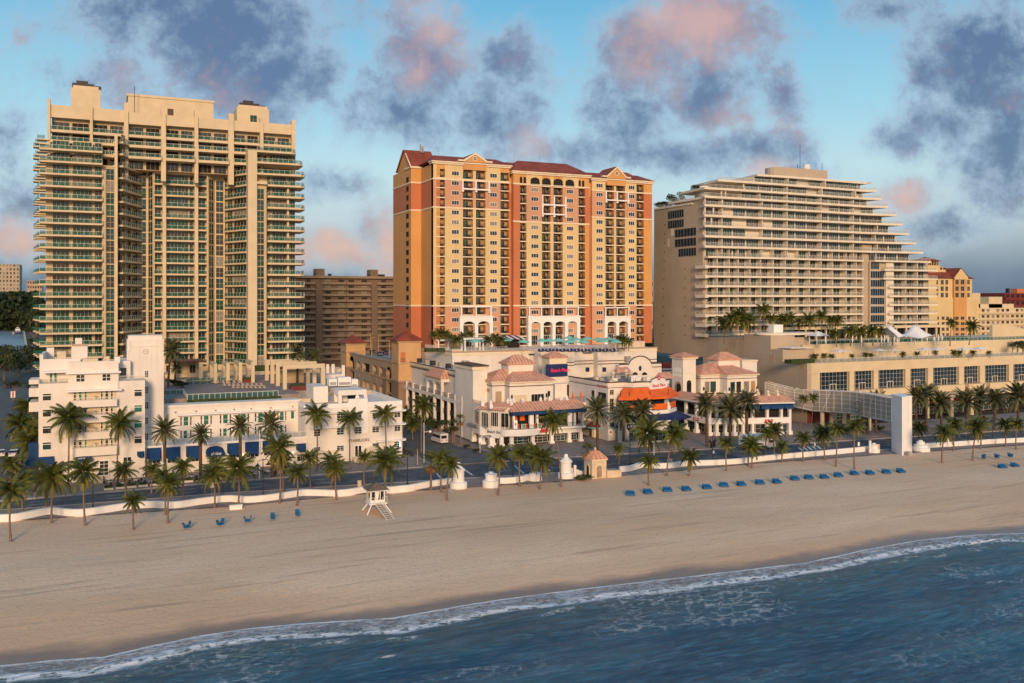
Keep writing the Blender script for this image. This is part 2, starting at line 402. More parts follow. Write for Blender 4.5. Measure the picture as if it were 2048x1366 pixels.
def grid(name,xs,ys,zf,m,attr=None):
 nx,ny=len(xs),len(ys)
 v=[(x,y,zf(x,y))for y in ys for x in xs]
 f=[(j*nx+i,j*nx+i+1,(j+1)*nx+i+1,(j+1)*nx+i)for j in range(ny-1)for i in range(nx-1)]
 me=bpy.data.meshes.new(name);me.from_pydata(v,[],f);me.materials.append(m)
 me.polygons.foreach_set('use_smooth',[True]*len(f))
 if attr:
  a=me.attributes.new(attr[0],'FLOAT','POINT');a.data.foreach_set('value',[attr[1](p[0],p[1])for p in v])
 o=bpy.data.objects.new(name,me);link(o);o['kind']='structure';return o
def sand_mat():
 m=bpy.data.materials.new('beach_sand');m.use_nodes=True;n=m.node_tree.nodes;l=m.node_tree.links;b=n['Principled BSDF']
 t=n.new('ShaderNodeTexCoord').outputs['Object']
 def tex(sc_,det,st=(1,1,1),r=.6):
  mp=n.new('ShaderNodeMapping');mp.inputs['Scale'].default_value=st;l.new(t,mp.inputs[0])
  x=n.new('ShaderNodeTexNoise');x.inputs['Scale'].default_value=sc_;x.inputs['Detail'].default_value=det;x.inputs['Roughness'].default_value=r;l.new(mp.outputs[0],x.inputs[0]);return x.outputs['Fac']
 c=mixc(sstep(tex(.05,6,(.4,1,1)),.35,.65,n),(.68,.43,.26),(.78,.53,.35),n)
 c=mixc(mth('MULTIPLY',sstep(tex(1.0,5,(.035,.7,1)),.56,.70,n),.7,nodes=n),c,(.40,.265,.18),n)
 c=mixc(mth('MULTIPLY',sstep(tex(2.2,4,(1,1,1),.7),.50,.68,n),.45,nodes=n),c,(.42,.29,.19),n)
 at=n.new('ShaderNodeAttribute');at.attribute_name='shore_distance'
 wet=mth('ADD',at.outputs['Fac'],mth('MULTIPLY_ADD',tex(.22,5,(.5,1,1)),5.0,-2.5,nodes=n),nodes=n)
 wm=sstep(wet,3.6,.6,n)
 damp=mth('MULTIPLY',sstep(wet,9.5,5.0,n),.30,nodes=n)
 c=mixc(damp,c,(.46,.31,.20),n)
 c=mixc(wm,c,(.25,.17,.12),n)
 l.new(c,b.inputs['Base Color'])
 mr=n.new('ShaderNodeMapRange');l.new(wm,mr.inputs[0]);mr.inputs[3].default_value=.9;mr.inputs[4].default_value=.22;l.new(mr.outputs[0],b.inputs['Roughness'])
 b.inputs['Specular IOR Level'].default_value=.35
 bu=n.new('ShaderNodeBump');bu.inputs['Distance'].default_value=.085
 dry=mth('SUBTRACT',1.0,wm,nodes=n)
 l.new(mth('MULTIPLY',mth('ADD',tex(1.6,4,(1,1,1),.65),mth('MULTIPLY',tex(.6,3,(.3,1.4,1)),.8,nodes=n),nodes=n),dry,nodes=n),bu.inputs['Height'])
 l.new(bu.outputs[0],b.inputs['Normal'])
 return m
def frange(a,b,st):return[a+(b-a)*i/max(1,round((b-a)/st))for i in range(max(1,round((b-a)/st))+1)]
xs=frange(-160,-34,9)[:-1]+frange(-34,240,1.0)+frange(246,700,15)
ys=frange(20,88,8)[:-1]+frange(88,168,.8)
grid('beach',xs,ys,sand_z,sand_mat(),('shore_distance',lambda x,y:y-shore(x)))
def sea_mat():
 m=bpy.data.materials.new('sea_water');m.use_nodes=True;n=m.node_tree.nodes;l=m.node_tree.links;b=n['Principled BSDF']
 t=n.new('ShaderNodeTexCoord').outputs['Object']
 def tex(sc_,det,st=(1,1,1),r=.6,dist=0,kind='Fac'):
  mp=n.new('ShaderNodeMapping');mp.inputs['Scale'].default_value=st;mp.inputs['Rotation'].default_value=(0,0,R(14));l.new(t,mp.inputs[0])
  x=n.new('ShaderNodeTexNoise');x.inputs['Scale'].default_value=sc_;x.inputs['Detail'].default_value=det;x.inputs['Roughness'].default_value=r;x.inputs['Distortion'].default_value=dist;l.new(mp.outputs[0],x.inputs[0]);return x.outputs[kind]
 at=n.new('ShaderNodeAttribute');at.attribute_name='shore_distance';d=at.outputs['Fac']
 shallow=sstep(d,17.0,0.0,n)
 c=mixc(sstep(tex(.09,5,(.5,1,1)),.35,.65,n),(.018,.078,.135),(.034,.115,.175),n)
 c=mixc(mth('MULTIPLY',shallow,.75,nodes=n),c,(.085,.125,.115),n)
 c=mixc(sstep(d,4.5,2.0,n),c,(.26,.21,.195),n)
 c=mixc(mth('MULTIPLY',sstep(tex(1.5,6,(.20,1.2,1),.66,.3),.47,.64,n),.6,nodes=n),c,(.07,.19,.29),n)
 nb=tex(.35,6,(.45,1,1),.65);nf=tex(2.0,6,(.6,1,1),.7);cell=n.new('ShaderNodeTexVoronoi');cell.feature='DISTANCE_TO_EDGE'
 mp=n.new('ShaderNodeMapping');mp.inputs['Scale'].default_value=(.55,1,1)
 wv=n.new('ShaderNodeVectorMath');wv.operation='MULTIPLY_ADD';l.new(tex(.7,4,kind='Color'),wv.inputs[0]);wv.inputs[1].default_value=(2.4,2.4,0);l.new(t,wv.inputs[2]);l.new(wv.outputs[0],mp.inputs[0])
 l.new(mp.outputs[0],cell.inputs['Vector']);cell.inputs['Scale'].default_value=.75
 lace=sstep(cell.outputs[0],.16,.02,n)
 def band(c0,wd,amp,k):
  x=mth('SUBTRACT',mth('ADD',d,mth('MULTIPLY_ADD',tex(k,4,(.35,.35,1),.55),amp*2,-amp,nodes=n),nodes=n),c0,nodes=n)
  return sstep(mth('DIVIDE',mth('ABSOLUTE',x,nodes=n),mth('MAXIMUM',wd,.15,nodes=n),nodes=n),1,.25,n)
 edge=band(0.25,.38,.5,.4);edge2=band(4.0,mth('MULTIPLY_ADD',tex(.08,2,(.5,.5,1)),3.6,-.7,nodes=n),3.2,.12);edge3=band(7.2,1.2,3.2,.06)
 patch=mth('MULTIPLY',sstep(tex(.055,4,(.6,1,1),.55),.50,.64,n),sstep(d,60.0,2.0,n),nodes=n)
 f1=mth('MAXIMUM',mth('MULTIPLY',edge,sstep(nf,.25,.45,n),nodes=n),mth('MULTIPLY',mth('MULTIPLY',sstep(d,5.0,3.0,n),sstep(mth('ADD',nf,mth('MULTIPLY',tex(.25,4),.5,nodes=n),nodes=n),.62,.95,n),nodes=n),.75,nodes=n),nodes=n)
 f2=mth('MULTIPLY',edge2,sstep(mth('ADD',nf,mth('MULTIPLY',lace,.35,nodes=n),nodes=n),.38,.62,n),nodes=n)
 f3=mth('MULTIPLY',mth('MULTIPLY',edge3,sstep(nb,.50,.66,n),nodes=n),sstep(nf,.40,.62,n),nodes=n)
 f4=mth('MULTIPLY',mth('MULTIPLY',lace,patch,nodes=n),mth('MULTIPLY',sstep(nf,.40,.60,n),.6,nodes=n),nodes=n)
 cap=mth('MULTIPLY',sstep(tex(.16,3,(.28,1.6,1),.5),.70,.735,n),sstep(nf,.42,.56,n),nodes=n)
 foam=mth('MAXIMUM',mth('MAXIMUM',mth('MAXIMUM',f1,f2,nodes=n),mth('MAXIMUM',f3,f4,nodes=n),nodes=n),mth('MULTIPLY',cap,.8,nodes=n),nodes=n)
 c=mixc(foam,c,(.72,.74,.78),n)
 l.new(c,b.inputs['Base Color'])
 mr=n.new('ShaderNodeMapRange');l.new(foam,mr.inputs[0]);mr.inputs[3].default_value=.16;mr.inputs[4].default_value=.8;l.new(mr.outputs[0],b.inputs['Roughness'])
 b.inputs['IOR'].default_value=1.33
 bu=n.new('ShaderNodeBump');bu.inputs['Distance'].default_value=.75
 h=mth('ADD',tex(1.0,5,(.32,1.25,1),.62,.4),mth('MULTIPLY',tex(3.6,4,(.7,1,1),.6),.22,nodes=n),nodes=n)
 h=mth('ADD',h,mth('MULTIPLY',foam,.12,nodes=n),nodes=n)
 l.new(h,bu.inputs['Height']);l.new(bu.outputs[0],b.inputs['Normal'])
 return m
def sea_z(s,t):
 d=shore(s)-t
 k=min(1,max(0,d)/12)
 z=WL+k*(.16*math.sin((t+s*.05)*.62+1.8*noise.noise(Vector((s*.03,t*.05,0))))+.30*noise.noise(Vector((s*.10,t*.28,5)))+.14*noise.noise(Vector((s*.4,t*.8,9))))
 b1=7.0+2.0*noise.noise(Vector((s*.05,1,1)))
 z+=.32*math.exp(-((d-b1)/1.1)**2)+.16*math.exp(-((d-3.0-1.2*noise.noise(Vector((s*.07,4,4))))/.7)**2)
 return z
xs=frange(-400,-30,20)[:-1]+frange(-30,175,.6)+frange(178,900,14)
ys=[-3000,-1200,-500,-200,-60,0,20,40]+frange(46,107,.45)
grid('sea',xs,ys,sea_z,sea_mat(),('shore_distance',lambda x,y:shore(x)-y))
def ground_mat():
 m=mat('ground_paving',(.13,.115,.10),.95,.25,.05);return m
g=MB('paver');g.box(-1500,-30,160,171,-1,-.02)
mat('town_ground',(.05,.055,.035),.95,.4,.02,col2=(.12,.10,.085))
g=MB('town_ground');g.face([(-6000,150,-.15),(6000,150,-.15),(6000,9000,-.15),(-6000,9000,-.15)]);struct('ground',g)
def strip(name,m,near,far,z,x0,x1,st=6.0):
 b=MB(m)
 for a in frange(x0,x1,st)[:-1]:
  c=a+(x1-x0)/max(1,round((x1-x0)/st))
  b.face([(a,near(a),z),(c,near(c),z),(c,far(c),z),(a,far(a),z)])
 return struct(name,b)
mat('asphalt',(.075,.078,.085),.9,.25,.35,col2=(.115,.115,.12),bump=.004)
mat('asphalt_old',(.11,.105,.10),.9,.2,.3,bump=.004)
mat('pavement',(.25,.20,.175),.9,.18,.6,bump=.006)
mat('kerb',(.36,.31,.28),.85,.1,1)
mat('marking',(.62,.62,.60),.8,.25,1.5)
rn=lambda x:lerp_poly(ROADN,x);rf=lambda x:lerp_poly(ROADF,x)
strip('promenade','pavement',lambda x:lerp_poly(WALLT,x)+.1,lambda x:rn(x)+.05,.08,-160,420)
strip('road','asphalt',rn,rf,-.02,-160,500)
strip('pavement','pavement',rf,lambda x:193.0 if x<150 else 188,.12,-160,420)
def edge_strip(name,fn,z0,z1,o0,o1,x0,x1):
 b=MB('kerb')
 for a in frange(x0,x1,5)[:-1]:
  c=a+5
  b.hexa([(a,fn(a)+o0,z0),(c,fn(c)+o0,z0),(c,fn(c)+o1,z0),(a,fn(a)+o1,z0),(a,fn(a)+o0,z1),(c,fn(c)+o0,z1),(c,fn(c)+o1,z1),(a,fn(a)+o1,z1)])
 struct(name,b)
edge_strip('kerb',rn,-.1,.125,-.1,.2,-160,420);edge_strip('kerb',rf,-.1,.165,-.2,.1,-160,420)
b=MB('marking')
for fr_,dash in((.07,0),(.36,3),(.64,3),(.93,0)):
 for a in frange(-150,400,3)[:-1]:
  if dash and int(a//3)%4!=0:continue
  if 66<a<84 and not dash:continue
  f1,f2=rn(a)+(rf(a)-rn(a))*fr_,rn(a+3)+(rf(a+3)-rn(a+3))*fr_
  b.face([(a,f1-.07,-.012),(a+3,f2-.07,-.012),(a+3,f2+.07,-.012),(a,f1+.07,-.012)])
for(p,q,wd)in((G(868,940),G(905,985),.5),(G(915,930),G(945,950),.5),(G(1028,930),G(1048,947),.4),(G(1085,930),G(1100,942),.4)):
 v=Vector((q[0]-p[0],q[1]-p[1])).normalized();nn=Vector((-v.y,v.x))*wd*.35
 b.face([(p[0]-nn.x,p[1]-nn.y,-.010),(q[0]-nn.x,q[1]-nn.y,-.010),(q[0]+nn.x,q[1]+nn.y,-.010),(p[0]+nn.x,p[1]+nn.y,-.010)])
for(x,y)in((1595,893),(1604,892),(1613,891),(1622,890),(1631,889)):
 p=G(x,y+2);q=G(x+9,y+9)
 b.face([(p[0],p[1],-.010),(p[0]+.6,p[1],-.010),(q[0]+.6,q[1],-.010),(q[0],q[1],-.010)])
struct('road_marking',b)
b=MB('asphalt_old');b.prism([(63.5,177),(84,177),(76,200),(76,420),(63.5,420)],-.1,-.014+.16);struct('side_street',b)
b=MB('pavement');b.prism([(85,178.5),(190,168.8),(190,200),(81,200),(81,420),(76.3,420),(76.3,201)],.0,.20);struct('pavement',b)
b=MB('asphalt_old');b.box(-62,-16.5,179,420,-.1,.15);struct('street',b)
# the tall left condominium tower with green glass
rnd=random.Random(3)
def glass_pick(opts):return rnd.choice(opts)
GL=['glass_green','glass_green','glass_dark','glass_teal','glass_green','glass_dark']*2+['curtain']
def left_tower():
 T0=270.0;F=FT(T0)
 def pt(px,t):f=FT(t);return f.P(f.a(px))[:2]
 t=Thing('condominium_tower','tall cream condominium tower with stacked green glass balconies at the far left','apartment tower',(*pt(350,285),13.5))
 zs=[68.75-3.29*k for k in range(17)]
 zt=[72.04,75.33,78.62,81.6,84.9]
 LA=Fr(pt(90,271.5),pt(229,271.5));REC=Fr(pt(235,271.5),pt(276,285));W2=Fr(pt(274,285),pt(296,285));W3=Fr(pt(296,285),pt(308,281))
 MC=Fr(pt(308,281),pt(416,281));W4=Fr(pt(416,281),pt(430,284.5));W5=Fr(pt(430,284.5),pt(449,284.5));DG=Fr(pt(449,284.5),pt(496,273));RE=Fr(pt(512,272.5),pt(592,272.5))
 base=13.5
 def poly(lo,hi,topz):
  b=t.p('wall','cream_wall');b.prism(lo,base,topz);return b
 back=305
 bl=pt(92,273.3);br=pt(590,274.5)
 core=[bl,pt(232,273.3),pt(275,286.5),pt(297,286.2),pt(309,283.5),pt(415,283.5),pt(431,286),pt(449,286),pt(497,274.5),br,(br[0],back),(bl[0],back)]
 poly(core,0,72.0)
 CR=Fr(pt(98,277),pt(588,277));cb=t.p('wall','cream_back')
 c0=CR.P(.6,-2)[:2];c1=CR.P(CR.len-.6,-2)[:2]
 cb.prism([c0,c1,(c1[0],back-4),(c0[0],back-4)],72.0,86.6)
 cols=[(95,101),(180,185.5),(248,256.5),(322,331.5),(388.5,396),(456,467),(519.5,526),(582.5,590)]
 tops=[203,206,211,222,226,233,241,246]
 for i,((x0,x1),ty)in enumerate(zip(cols,tops)):
  b=t.p('pier','cream_slab');a0,a1=CR.a(x0),CR.a(x1);b.fb(CR,a0,a1,-1.5,.9,68.75,CR.z(x0,ty-5))
 for i in range(7):
  a0,a1=CR.a(cols[i][1]),CR.a(cols[i+1][0])
  b=t.p('parapet','cream_slab');b.fb(CR,a0+.002,a1-.002,-1.2,.25,84.9 if i not in(2,)else 84.6,88.3 if i in(0,1)else 87.9)
  for z in zt[1:]:
   if z>84:continue
   railed=z>70
   s_=t.p('balcony','cream_slab','rail_glass','metal_white');dd={75.33:2.2,78.62:1.3,81.6:.5}[z]
   s_.fb(CR,a0+.003,a1-.003,-2.1,dd-.05,z-.75,z);railing(s_,CR,a0,a1,dd-.15,z,1.0,1.6,.06,panel=1,posts=2)
  for z in(72.04,75.33,78.62,81.6):
   n=2;wd=(a1-a0)/n
   for k in range(n):
    q0=a0+wd*k+.35;q1=q0+wd-.6
    window(t.p('window','cream_slab',rnd.choice(['glass_dark','glass_dark','deep_shade'])),CR,q0,q1,z+.05,z+2.5,3,1,-1.97,.12)
 def bay(fr,x0,x1,levels,depth,wins,over=1.5,ends=(0,0),rail=True,dslab=.48):
  a0,a1=fr.a(x0),fr.a(x1)
  for z in levels:
   s_=t.p('balcony','cream_slab','rail_glass','metal_white')
   s_.fb(fr,a0-ends[0],a1+ends[1],-1.9,over,z-dslab,z)
   if rail:railing(s_,fr,a0-ends[0]+.05,a1+ends[1]-.05,over-.12,z,1.05,1.5,.055,panel=1,posts=2)
   for(w0,w1,n)in wins:
    q0,q1=fr.a(w0),fr.a(w1)
    window(t.p('window','cream_slab',glass_pick(GL)),fr,q0,q1,z+.02,z+2.7,n,1,-depth,.12,.1)
 LOW=zs+[zs[-1]-3.29]
 lev=[z for z in LOW if z>base+1]
 upper=[72.04,75.33]
 bay(LA,88,205,lev+upper,1.78,[(104,138,4),(145,184,5),(189,204,2)],ends=(1.0,0),over=1.8)
 for z in lev+upper+[78.62]:
  q=LA.P(LA.a(88)-1.0,0)[:2]
  for k in range(3):
   b=t.p('balcony','cream_slab','rail_glass','metal_white');yy=273.5+k*7
   b.use(0).box(q[0]-1.0-.9*k,q[0]+2,yy+2,yy+5.5,z-.3,z)
   b.use(1).box(q[0]-.9-.9*k,q[0]+1,yy+2.02,yy+2.06,z+.05,z+1)
 b=t.p('wall','cream_wall');b.fb(LA,LA.a(204.6),LA.a(211.5),-1.9,.6,base,70.2)
 for z in lev:window(t.p('window','cream_slab',glass_pick(GL)),LA,LA.a(212),LA.a(228.8),z-1.05,z+2.1,2,2,.1,.12,.1)
 b=t.p('wall','cream_wall');b.fb(LA,LA.a(211.5)+.002,LA.a(229),-1.9,.08,base,70.0)
 b=t.p('pier','cream_slab');b.fb(LA,LA.a(229),LA.a(235),-6,1.7,base,80.0)
 a1=REC.len
 for z in lev+[72.04,75.33,78.62]:
  s_=t.p('balcony','cream_slab','rail_glass','metal_white');s_.fb(REC,.6,a1-.1,-1.5,1.3,z-.5,z);railing(s_,REC,.6,a1-.2,1.2,z,1.05,1.5,.055,panel=1,posts=2)
  window(t.p('window','cream_slab','glass_dark'),REC,a1*.62,a1*.96,z,z+2.4,3,1,.02,.12)
  window(t.p('window','cream_slab','glass_dark'),REC,a1*.15,a1*.35,z,z+2.4,2,1,.02,.12)
 def strip_(fr,x0,x1,topz,n=2,gl=GL,dp=3):
  b=t.p('wall','cream_slab');b.fb(fr,fr.a(x0)-.45,fr.a(x1)+.45,-dp,.02,base,topz+2.3)
  for z in lev+([72.04,75.33]if topz>73 else[]):
   if z>topz:continue
   window(t.p('window','cream_slab',glass_pick(gl)),fr,fr.a(x0),fr.a(x1),z-.95,z+2.1,n,2,.03,.12,.1)
 strip_(W2,276,292.5,75.4);strip_(W3,297,306,75.4,2,['glass_dark','glass_teal'],.35);strip_(W4,417,427,72.1,2,GL,.35);strip_(W5,431.5,447,72.1,2)
 bay(MC,308,325,lev+[72.04,75.33],2.4,[(309,323,2)],over=.1)
 bay(MC,332,389,lev+[72.04,75.33],2.4,[(335,378,6),(380,388,1)],over=.3)
 bay(MC,396.5,414.5,lev+[72.04,75.33],2.4,[(397,412,2)],over=.1)
 for x0,x1 in((325,332),(389,396)):
  b=t.p('pier','cream_slab');b.fb(MC,MC.a(x0),MC.a(x1),-2.4,.7,base,84.8)
 bay(DG,451,494,lev+[72.04],.55,[(452,462,2),(465,491,4)],over=.5)
 b=t.p('pier','cream_slab');b.fb(RE,RE.a(494.5),RE.a(512.5),-5,1.6,base,RE.z(500,301))
 b=t.p('wall','cream_wall');b.fb(RE,RE.a(512.5)+.002,RE.a(533),-1.9,.08,base,68.6)
 b=t.p('roof_terrace','cream_slab','rail_glass','metal_white');b.fb(RE,RE.a(508)+.01,RE.a(533),-3,1.2,68.75,69.6)
 for z in lev[1:]:window(t.p('window','cream_slab',glass_pick(GL)),RE,RE.a(514),RE.a(528),z-1.05,z+2.1,2,2,.1,.12,.1)
 x0a,x1a=RE.a(534),RE.a(601)
 for i,z in enumerate([78.62,75.33,72.04]+lev):
  xs0=x0a if i>2 else RE.a(512.6);ext=3.2 if i>1 else(2.6 if i else.6)
  A,B_=xs0,x1a+ext-2.2
  out=[(A,1.7),(B_-1.2,1.9),(B_-.1,1.0),(B_+.35,-.6),(B_+.4,-8)]
  s_=t.p('balcony','cream_slab','rail_glass','metal_white')
  s_.prism([RE.P(a,d)[:2]for a,d in out]+[RE.P(A,-8)[:2]],z-.55,z)
  for(p,q)in zip(out,out[1:]):
   f2=Fr(RE.P(p[0],p[1]-.12)[:2],RE.P(q[0]-.05,q[1]-.12)[:2]);railing(s_,f2,0,f2.len,0,z,1.05,1.5,.055,panel=1,posts=2)
  if i>2 or i==1:
   for(w0,w1,n)in((535,542,1),(546,574,4),(578,603,3)):
    window(t.p('window','cream_slab',glass_pick(GL)),RE,RE.a(w0),min(RE.a(w1),x1a-1.3),z+.02,z+2.7,n,1,-1.75,.12,.1)
 for x0,x1 in((574,578),):
  b=t.p('pier','cream_slab');b.fb(RE,RE.a(x0),RE.a(x1),-1.9,.2,base,70)
 for(x0,x1,y1,yt,tt,nm)in((142,201,207,174,284,0),(256,427,232,190,288,1),(474,538,240,213,284,2)):
  f=FT(tt);a0,a1=f.a(x0),f.a(x1);ztop=f.z((x0+x1)/2,yt+(3 if nm!=1 else 9))
  b=t.p('rooftop_block','cream_slab','brown_band','glass_green');b.fb(f,a0,a1,-9,0,84.5,ztop)
  if nm==1:b.fb(f,a0-.3,a1+.3,-9.3,.25,ztop+.002,ztop+.7)
  else:
   b.fb(f,a0+.5,a1-.5,-8.5,-.5,ztop+.002,ztop+.8)
   c=t.p('rooftop_cooler','metal_dark');am=(a0+a1)/2;c.fb(f,am-3.6,am+2.2,-5,-2.4,ztop+.8,ztop+1.9);c.fb(f,am-2.5,am+.5,-4.6,-2.7,ztop+1.9,ztop+2.7);c.fb(f,am+2.3,am+4,-4.6,-2.7,ztop+.8,ztop+1.5)
  if nm==2:window(t.p('window','cream_slab','glass_green'),f,f.a(500),f.a(514),ztop-5,ztop-2.2,2,2,.01)
  if nm==1:b.use(1).fb(f,f.a(335),f.a(347),.002,.05,ztop-5.5,ztop-2.8)
 m=t.p('antenna','metal_dark');f=FT(284);m.tube([f.P(f.a(269),0,88),f.P(f.a(269),0,97)],.09)
 c=t.p('cleaning_cradle','metal_dark');a0,a1=DG.a(418)if False else MC.a(411),MC.a(446)
 c.fb(MC,a0,a1,1.2,1.28,73.6,73.75);c.fb(MC,a0,a1,1.2,1.28,74.7,74.8)
 for i in range(9):q=a0+(a1-a0)*i/8;c.fb(MC,q-.05,q+.05,1.19,1.29,73.75,74.7)
 c.tube([MC.P(a0+.5,1.24,74.8),MC.P(a0+1.4,1.24,76.2),MC.P(a1-1.4,1.24,76.2),MC.P(a1-.5,1.24,74.8)],.09)
 t.done()
left_tower()
# orange resort tower
def orange_tower():
 T0=261.0
 def pt(px,t):f=FT(t);return f.P(f.a(px))[:2]
 t=Thing('resort_tower','tall orange and yellow resort tower with arched top balconies and red gabled roofs','hotel',(*pt(1080,275),20))
 zb=20.0
 F0=FT(T0)
 zA=F0.z(867,611.7);z1=F0.z(867,414);z2=F0.z(867,357);ztop=F0.z(867,327)
 PAL={'y':['or_pink','or_yellow','or_pink','or_yellow'],'o':['or_deep','or_ochre','or_deep','or_ochre'],'r':['or_deep','or_deep','or_deep','or_ochre']}
 def wallseg(fr,a0,a1,d0,d1,key,zz,top):
  lv=[zb,zA,zz[0],zz[1],top]
  for k in range(4):
   b=t.p('wall',PAL[key][k]);b.fb(fr,a0,a1,d0,d1,lv[k]+(0.001 if k else 0),lv[k+1])
 def course(fr,a0,a1,z,d=.14,h=.45,d0=-.3):
  b=t.p('string_course','trim');b.fb(fr,a0,a1,d0,d,z-h/2,z+h/2)
 def bal(fr,x0,x1,z,z_,key='y',arch=False,back='or_back',depth=1.7):
  a0,a1=fr.a(x0),fr.a(x1);w_=a1-a0
  s_=t.p('balcony','trim','metal_dark');s_.fb(fr,a0,a1,-depth,.06,z-.3,z)
  s_.use(1);s_.fb(fr,a0,a1,-.06,-.02,z+1.0,z+1.06)
  n=max(4,int(w_/.30))
  for i in range(n):q=a0+w_*(i+.5)/n;s_.fb(fr,q-.02,q+.02,-.055,-.025,z,z+1.0)
  s_.fb(fr,a0+w_*.5,a0+w_*.85,-1.0,-.45,z+.35,z+.75);
  window(t.p('balcony_door','trim',rnd.choice(['glass_dark','glass_dark','glass_dark','glass_green'])),fr,a0+.06*w_,a0+.72*w_,z+.02,z+2.3,2,1,-depth+.02,.09)
 def floors(fr,x,y0,y1,n):
  """n slab levels between two photo rows"""
  a,b=fr.z(x,y0),fr.z(x,y1);return[a+(b-a)*i/(n-1)for i in range(n)]
 def win3(fr,x0,x1,z):
  window(t.p('window','bright_white',rnd.choice(['glass_dark','glass_dark','glass_dark','glass_blue','curtain'])),fr,fr.a(x0),fr.a(x1),z+.75,z+2.15,3,1,.01,.16,.12)
 def arch_top(fr,x0,x1,z0,z1,m='or_ochre'):
  """spandrel with an arched opening under it"""
  a0,a1=fr.a(x0),fr.a(x1);c=(a0+a1)/2;r=(a1-a0)/2;rise=min(r*.7,z1-z0)
  pts=[(a0,z1+.6),(a0,z0)]+[(c-r*math.cos(math.pi*k/10),z0+rise*math.sin(math.pi*k/10))for k in range(1,10)]+[(a1,z0),(a1,z1+.6)]
  b=t.p('arch',m);P=fr.P
  for k in range(10):
   u0,u1=math.pi*k/10,math.pi*(k+1)/10
   qa,qb=c-r*math.cos(u0),c-r*math.cos(u1);za,zb_=z0+rise*math.sin(u0),z0+rise*math.sin(u1)
   b.hexa([P(qa,.02,za),P(qb,.02,zb_),P(qb,-.5,zb_),P(qa,-.5,za),P(qa,.02,z1+.6),P(qb,.02,z1+.6),P(qb,-.5,z1+.6),P(qa,-.5,z1+.6)])
 p=[pt(797,292),pt(797,285),pt(822,285),pt(822,276),pt(843,276),pt(843,264.2),pt(1303,264.2),pt(1303,292)]
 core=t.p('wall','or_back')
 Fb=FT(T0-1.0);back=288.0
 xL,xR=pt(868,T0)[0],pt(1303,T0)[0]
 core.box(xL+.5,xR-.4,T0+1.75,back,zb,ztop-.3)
 s1=pt(866.5,T0)[0];sA=FS(s1);dd=[(866.5,T0)]
 tB=272.0
 wallz=(z1,z2)
 def boxz(x0,x1,y0,y1,key):
  lv=[zb,zA,z1,z2,ztop]
  for k in range(4):b=t.p('wall',PAL[key][k]);b.box(x0,x1,y0,y1,lv[k],lv[k+1]-.001)
  for z in(zA,z1,z2):c=t.p('string_course','trim');c.box(x0-.14,x1+.02,y0-.14,y1-.2,z-.22,z+.22)
 fr1=FT(T0)
 tB=FS(s1).P(FS(s1).a(842))[1]
 s0=pt(822,tB)[0]
 sE=FS(s0);tC=sE.P(sE.a(795))[1]
 boxz(s1,s1+2.2,T0+.02,back,'o');boxz(s0,s1-.001,tB,back+4,'o');
 for z in floors(FS(s0),815,365,655,17):
  f=FS(s0);a0,a1=f.a(812),f.a(819)
  w2=t.p('window','or_back','deep_shade');window(w2,f,a0+.15,a1-.3,z,z+1.7,1,1,.02)  # dark panes paint the shade of narrow balconies, no recess is cut
 wings=[

dict(t=T0,x0=866.5,x1=1019,key='y',zz=None,yt=327,bays=[(873,890),(926,946),(952,971),(1001,1018)],wins=[(903,918),(979.5,994)],ref=(910,347.5,662),n=17),
dict(t=T0-1.2,x0=1027,x1=1178,key='y',zz=None,yt=347,bays=[(1040,1053),(1084,1101),(1107,1125.5),(1157,1170)],wins=[(1062,1077),(1133,1146.5)],ref=(1070,380,669),n=16),
dict(t=T0-.2,x0=1184,x1=1304,key='y',zz=None,yt=361,bays=[(1211,1228),(1232.5,1250),(1273,1287.5)],wins=[(1192,1205.5),(1256.5,1269)],ref=(1200,372,676),n=18)]
 FH=3.02
 for wi,W in enumerate(wings):
  fr=FT(W['t']);top=fr.z(W['x0'],W['yt']);a_0,a_1=fr.a(W['x0']),fr.a(W['x1'])
  zz={0:(fr.z(867,414),fr.z(867,357)),1:(fr.z(1027,442.5),fr.z(1027,367)),2:(fr.z(1184,434),fr.z(1184,380.5))}[wi]
  rx,ry0,ry1=W['ref']
  zf=[fr.z(rx,ry0)-1.35-FH*k for k in range(20)];zf=[z for z in zf if z>zb-.5]
  W['zf']=zf
  bays=sorted(W['bays']);x=W['x0'];segs=[]
  for b0,b1 in bays:
   if b0-x>.5:segs.append((x,b0))
   x=b1
  segs.append((x,W['x1']))
  lv=[zb,zA,zz[0],zz[1],top]
  for(x0,x1)in segs:
   key='r' if(wi==1 and(x0<1030))else('o' if(wi==0 and x0>990)or(wi==2 and x0>1286)or(wi==1 and x0>1165)else 'y')
   for k in range(4):b=t.p('wall',PAL[key][k]);b.fb(fr,fr.a(x0),fr.a(x1),-1.75,0,lv[k],lv[k+1]-.001)
  for z in(zA,zz[0],zz[1]):course(fr,a_0-.2,a_1+.1,z,d=.16,d0=-.02)
  for bi,(b0,b1)in enumerate(bays):
   for fi,z in enumerate(zf):bal(fr,b0,b1,z,None)
   top_arched=(wi in(0,2)and bi in((1,2)if wi==0 else(0,1)))or(wi==1 and bi in(1,2))
   if top_arched:arch_top(fr,b0,b1,zf[0]+2.2,top)
   b=t.p('wall','or_ochre');b.fb(fr,fr.a(b0),fr.a(b1),-1.75,-.0,zf[0]+(3.1 if top_arched else 2.6),top)
  for x0,x1 in W['wins']:
   for fi,z in enumerate(zf):
    win3(fr,x0,x1,z)
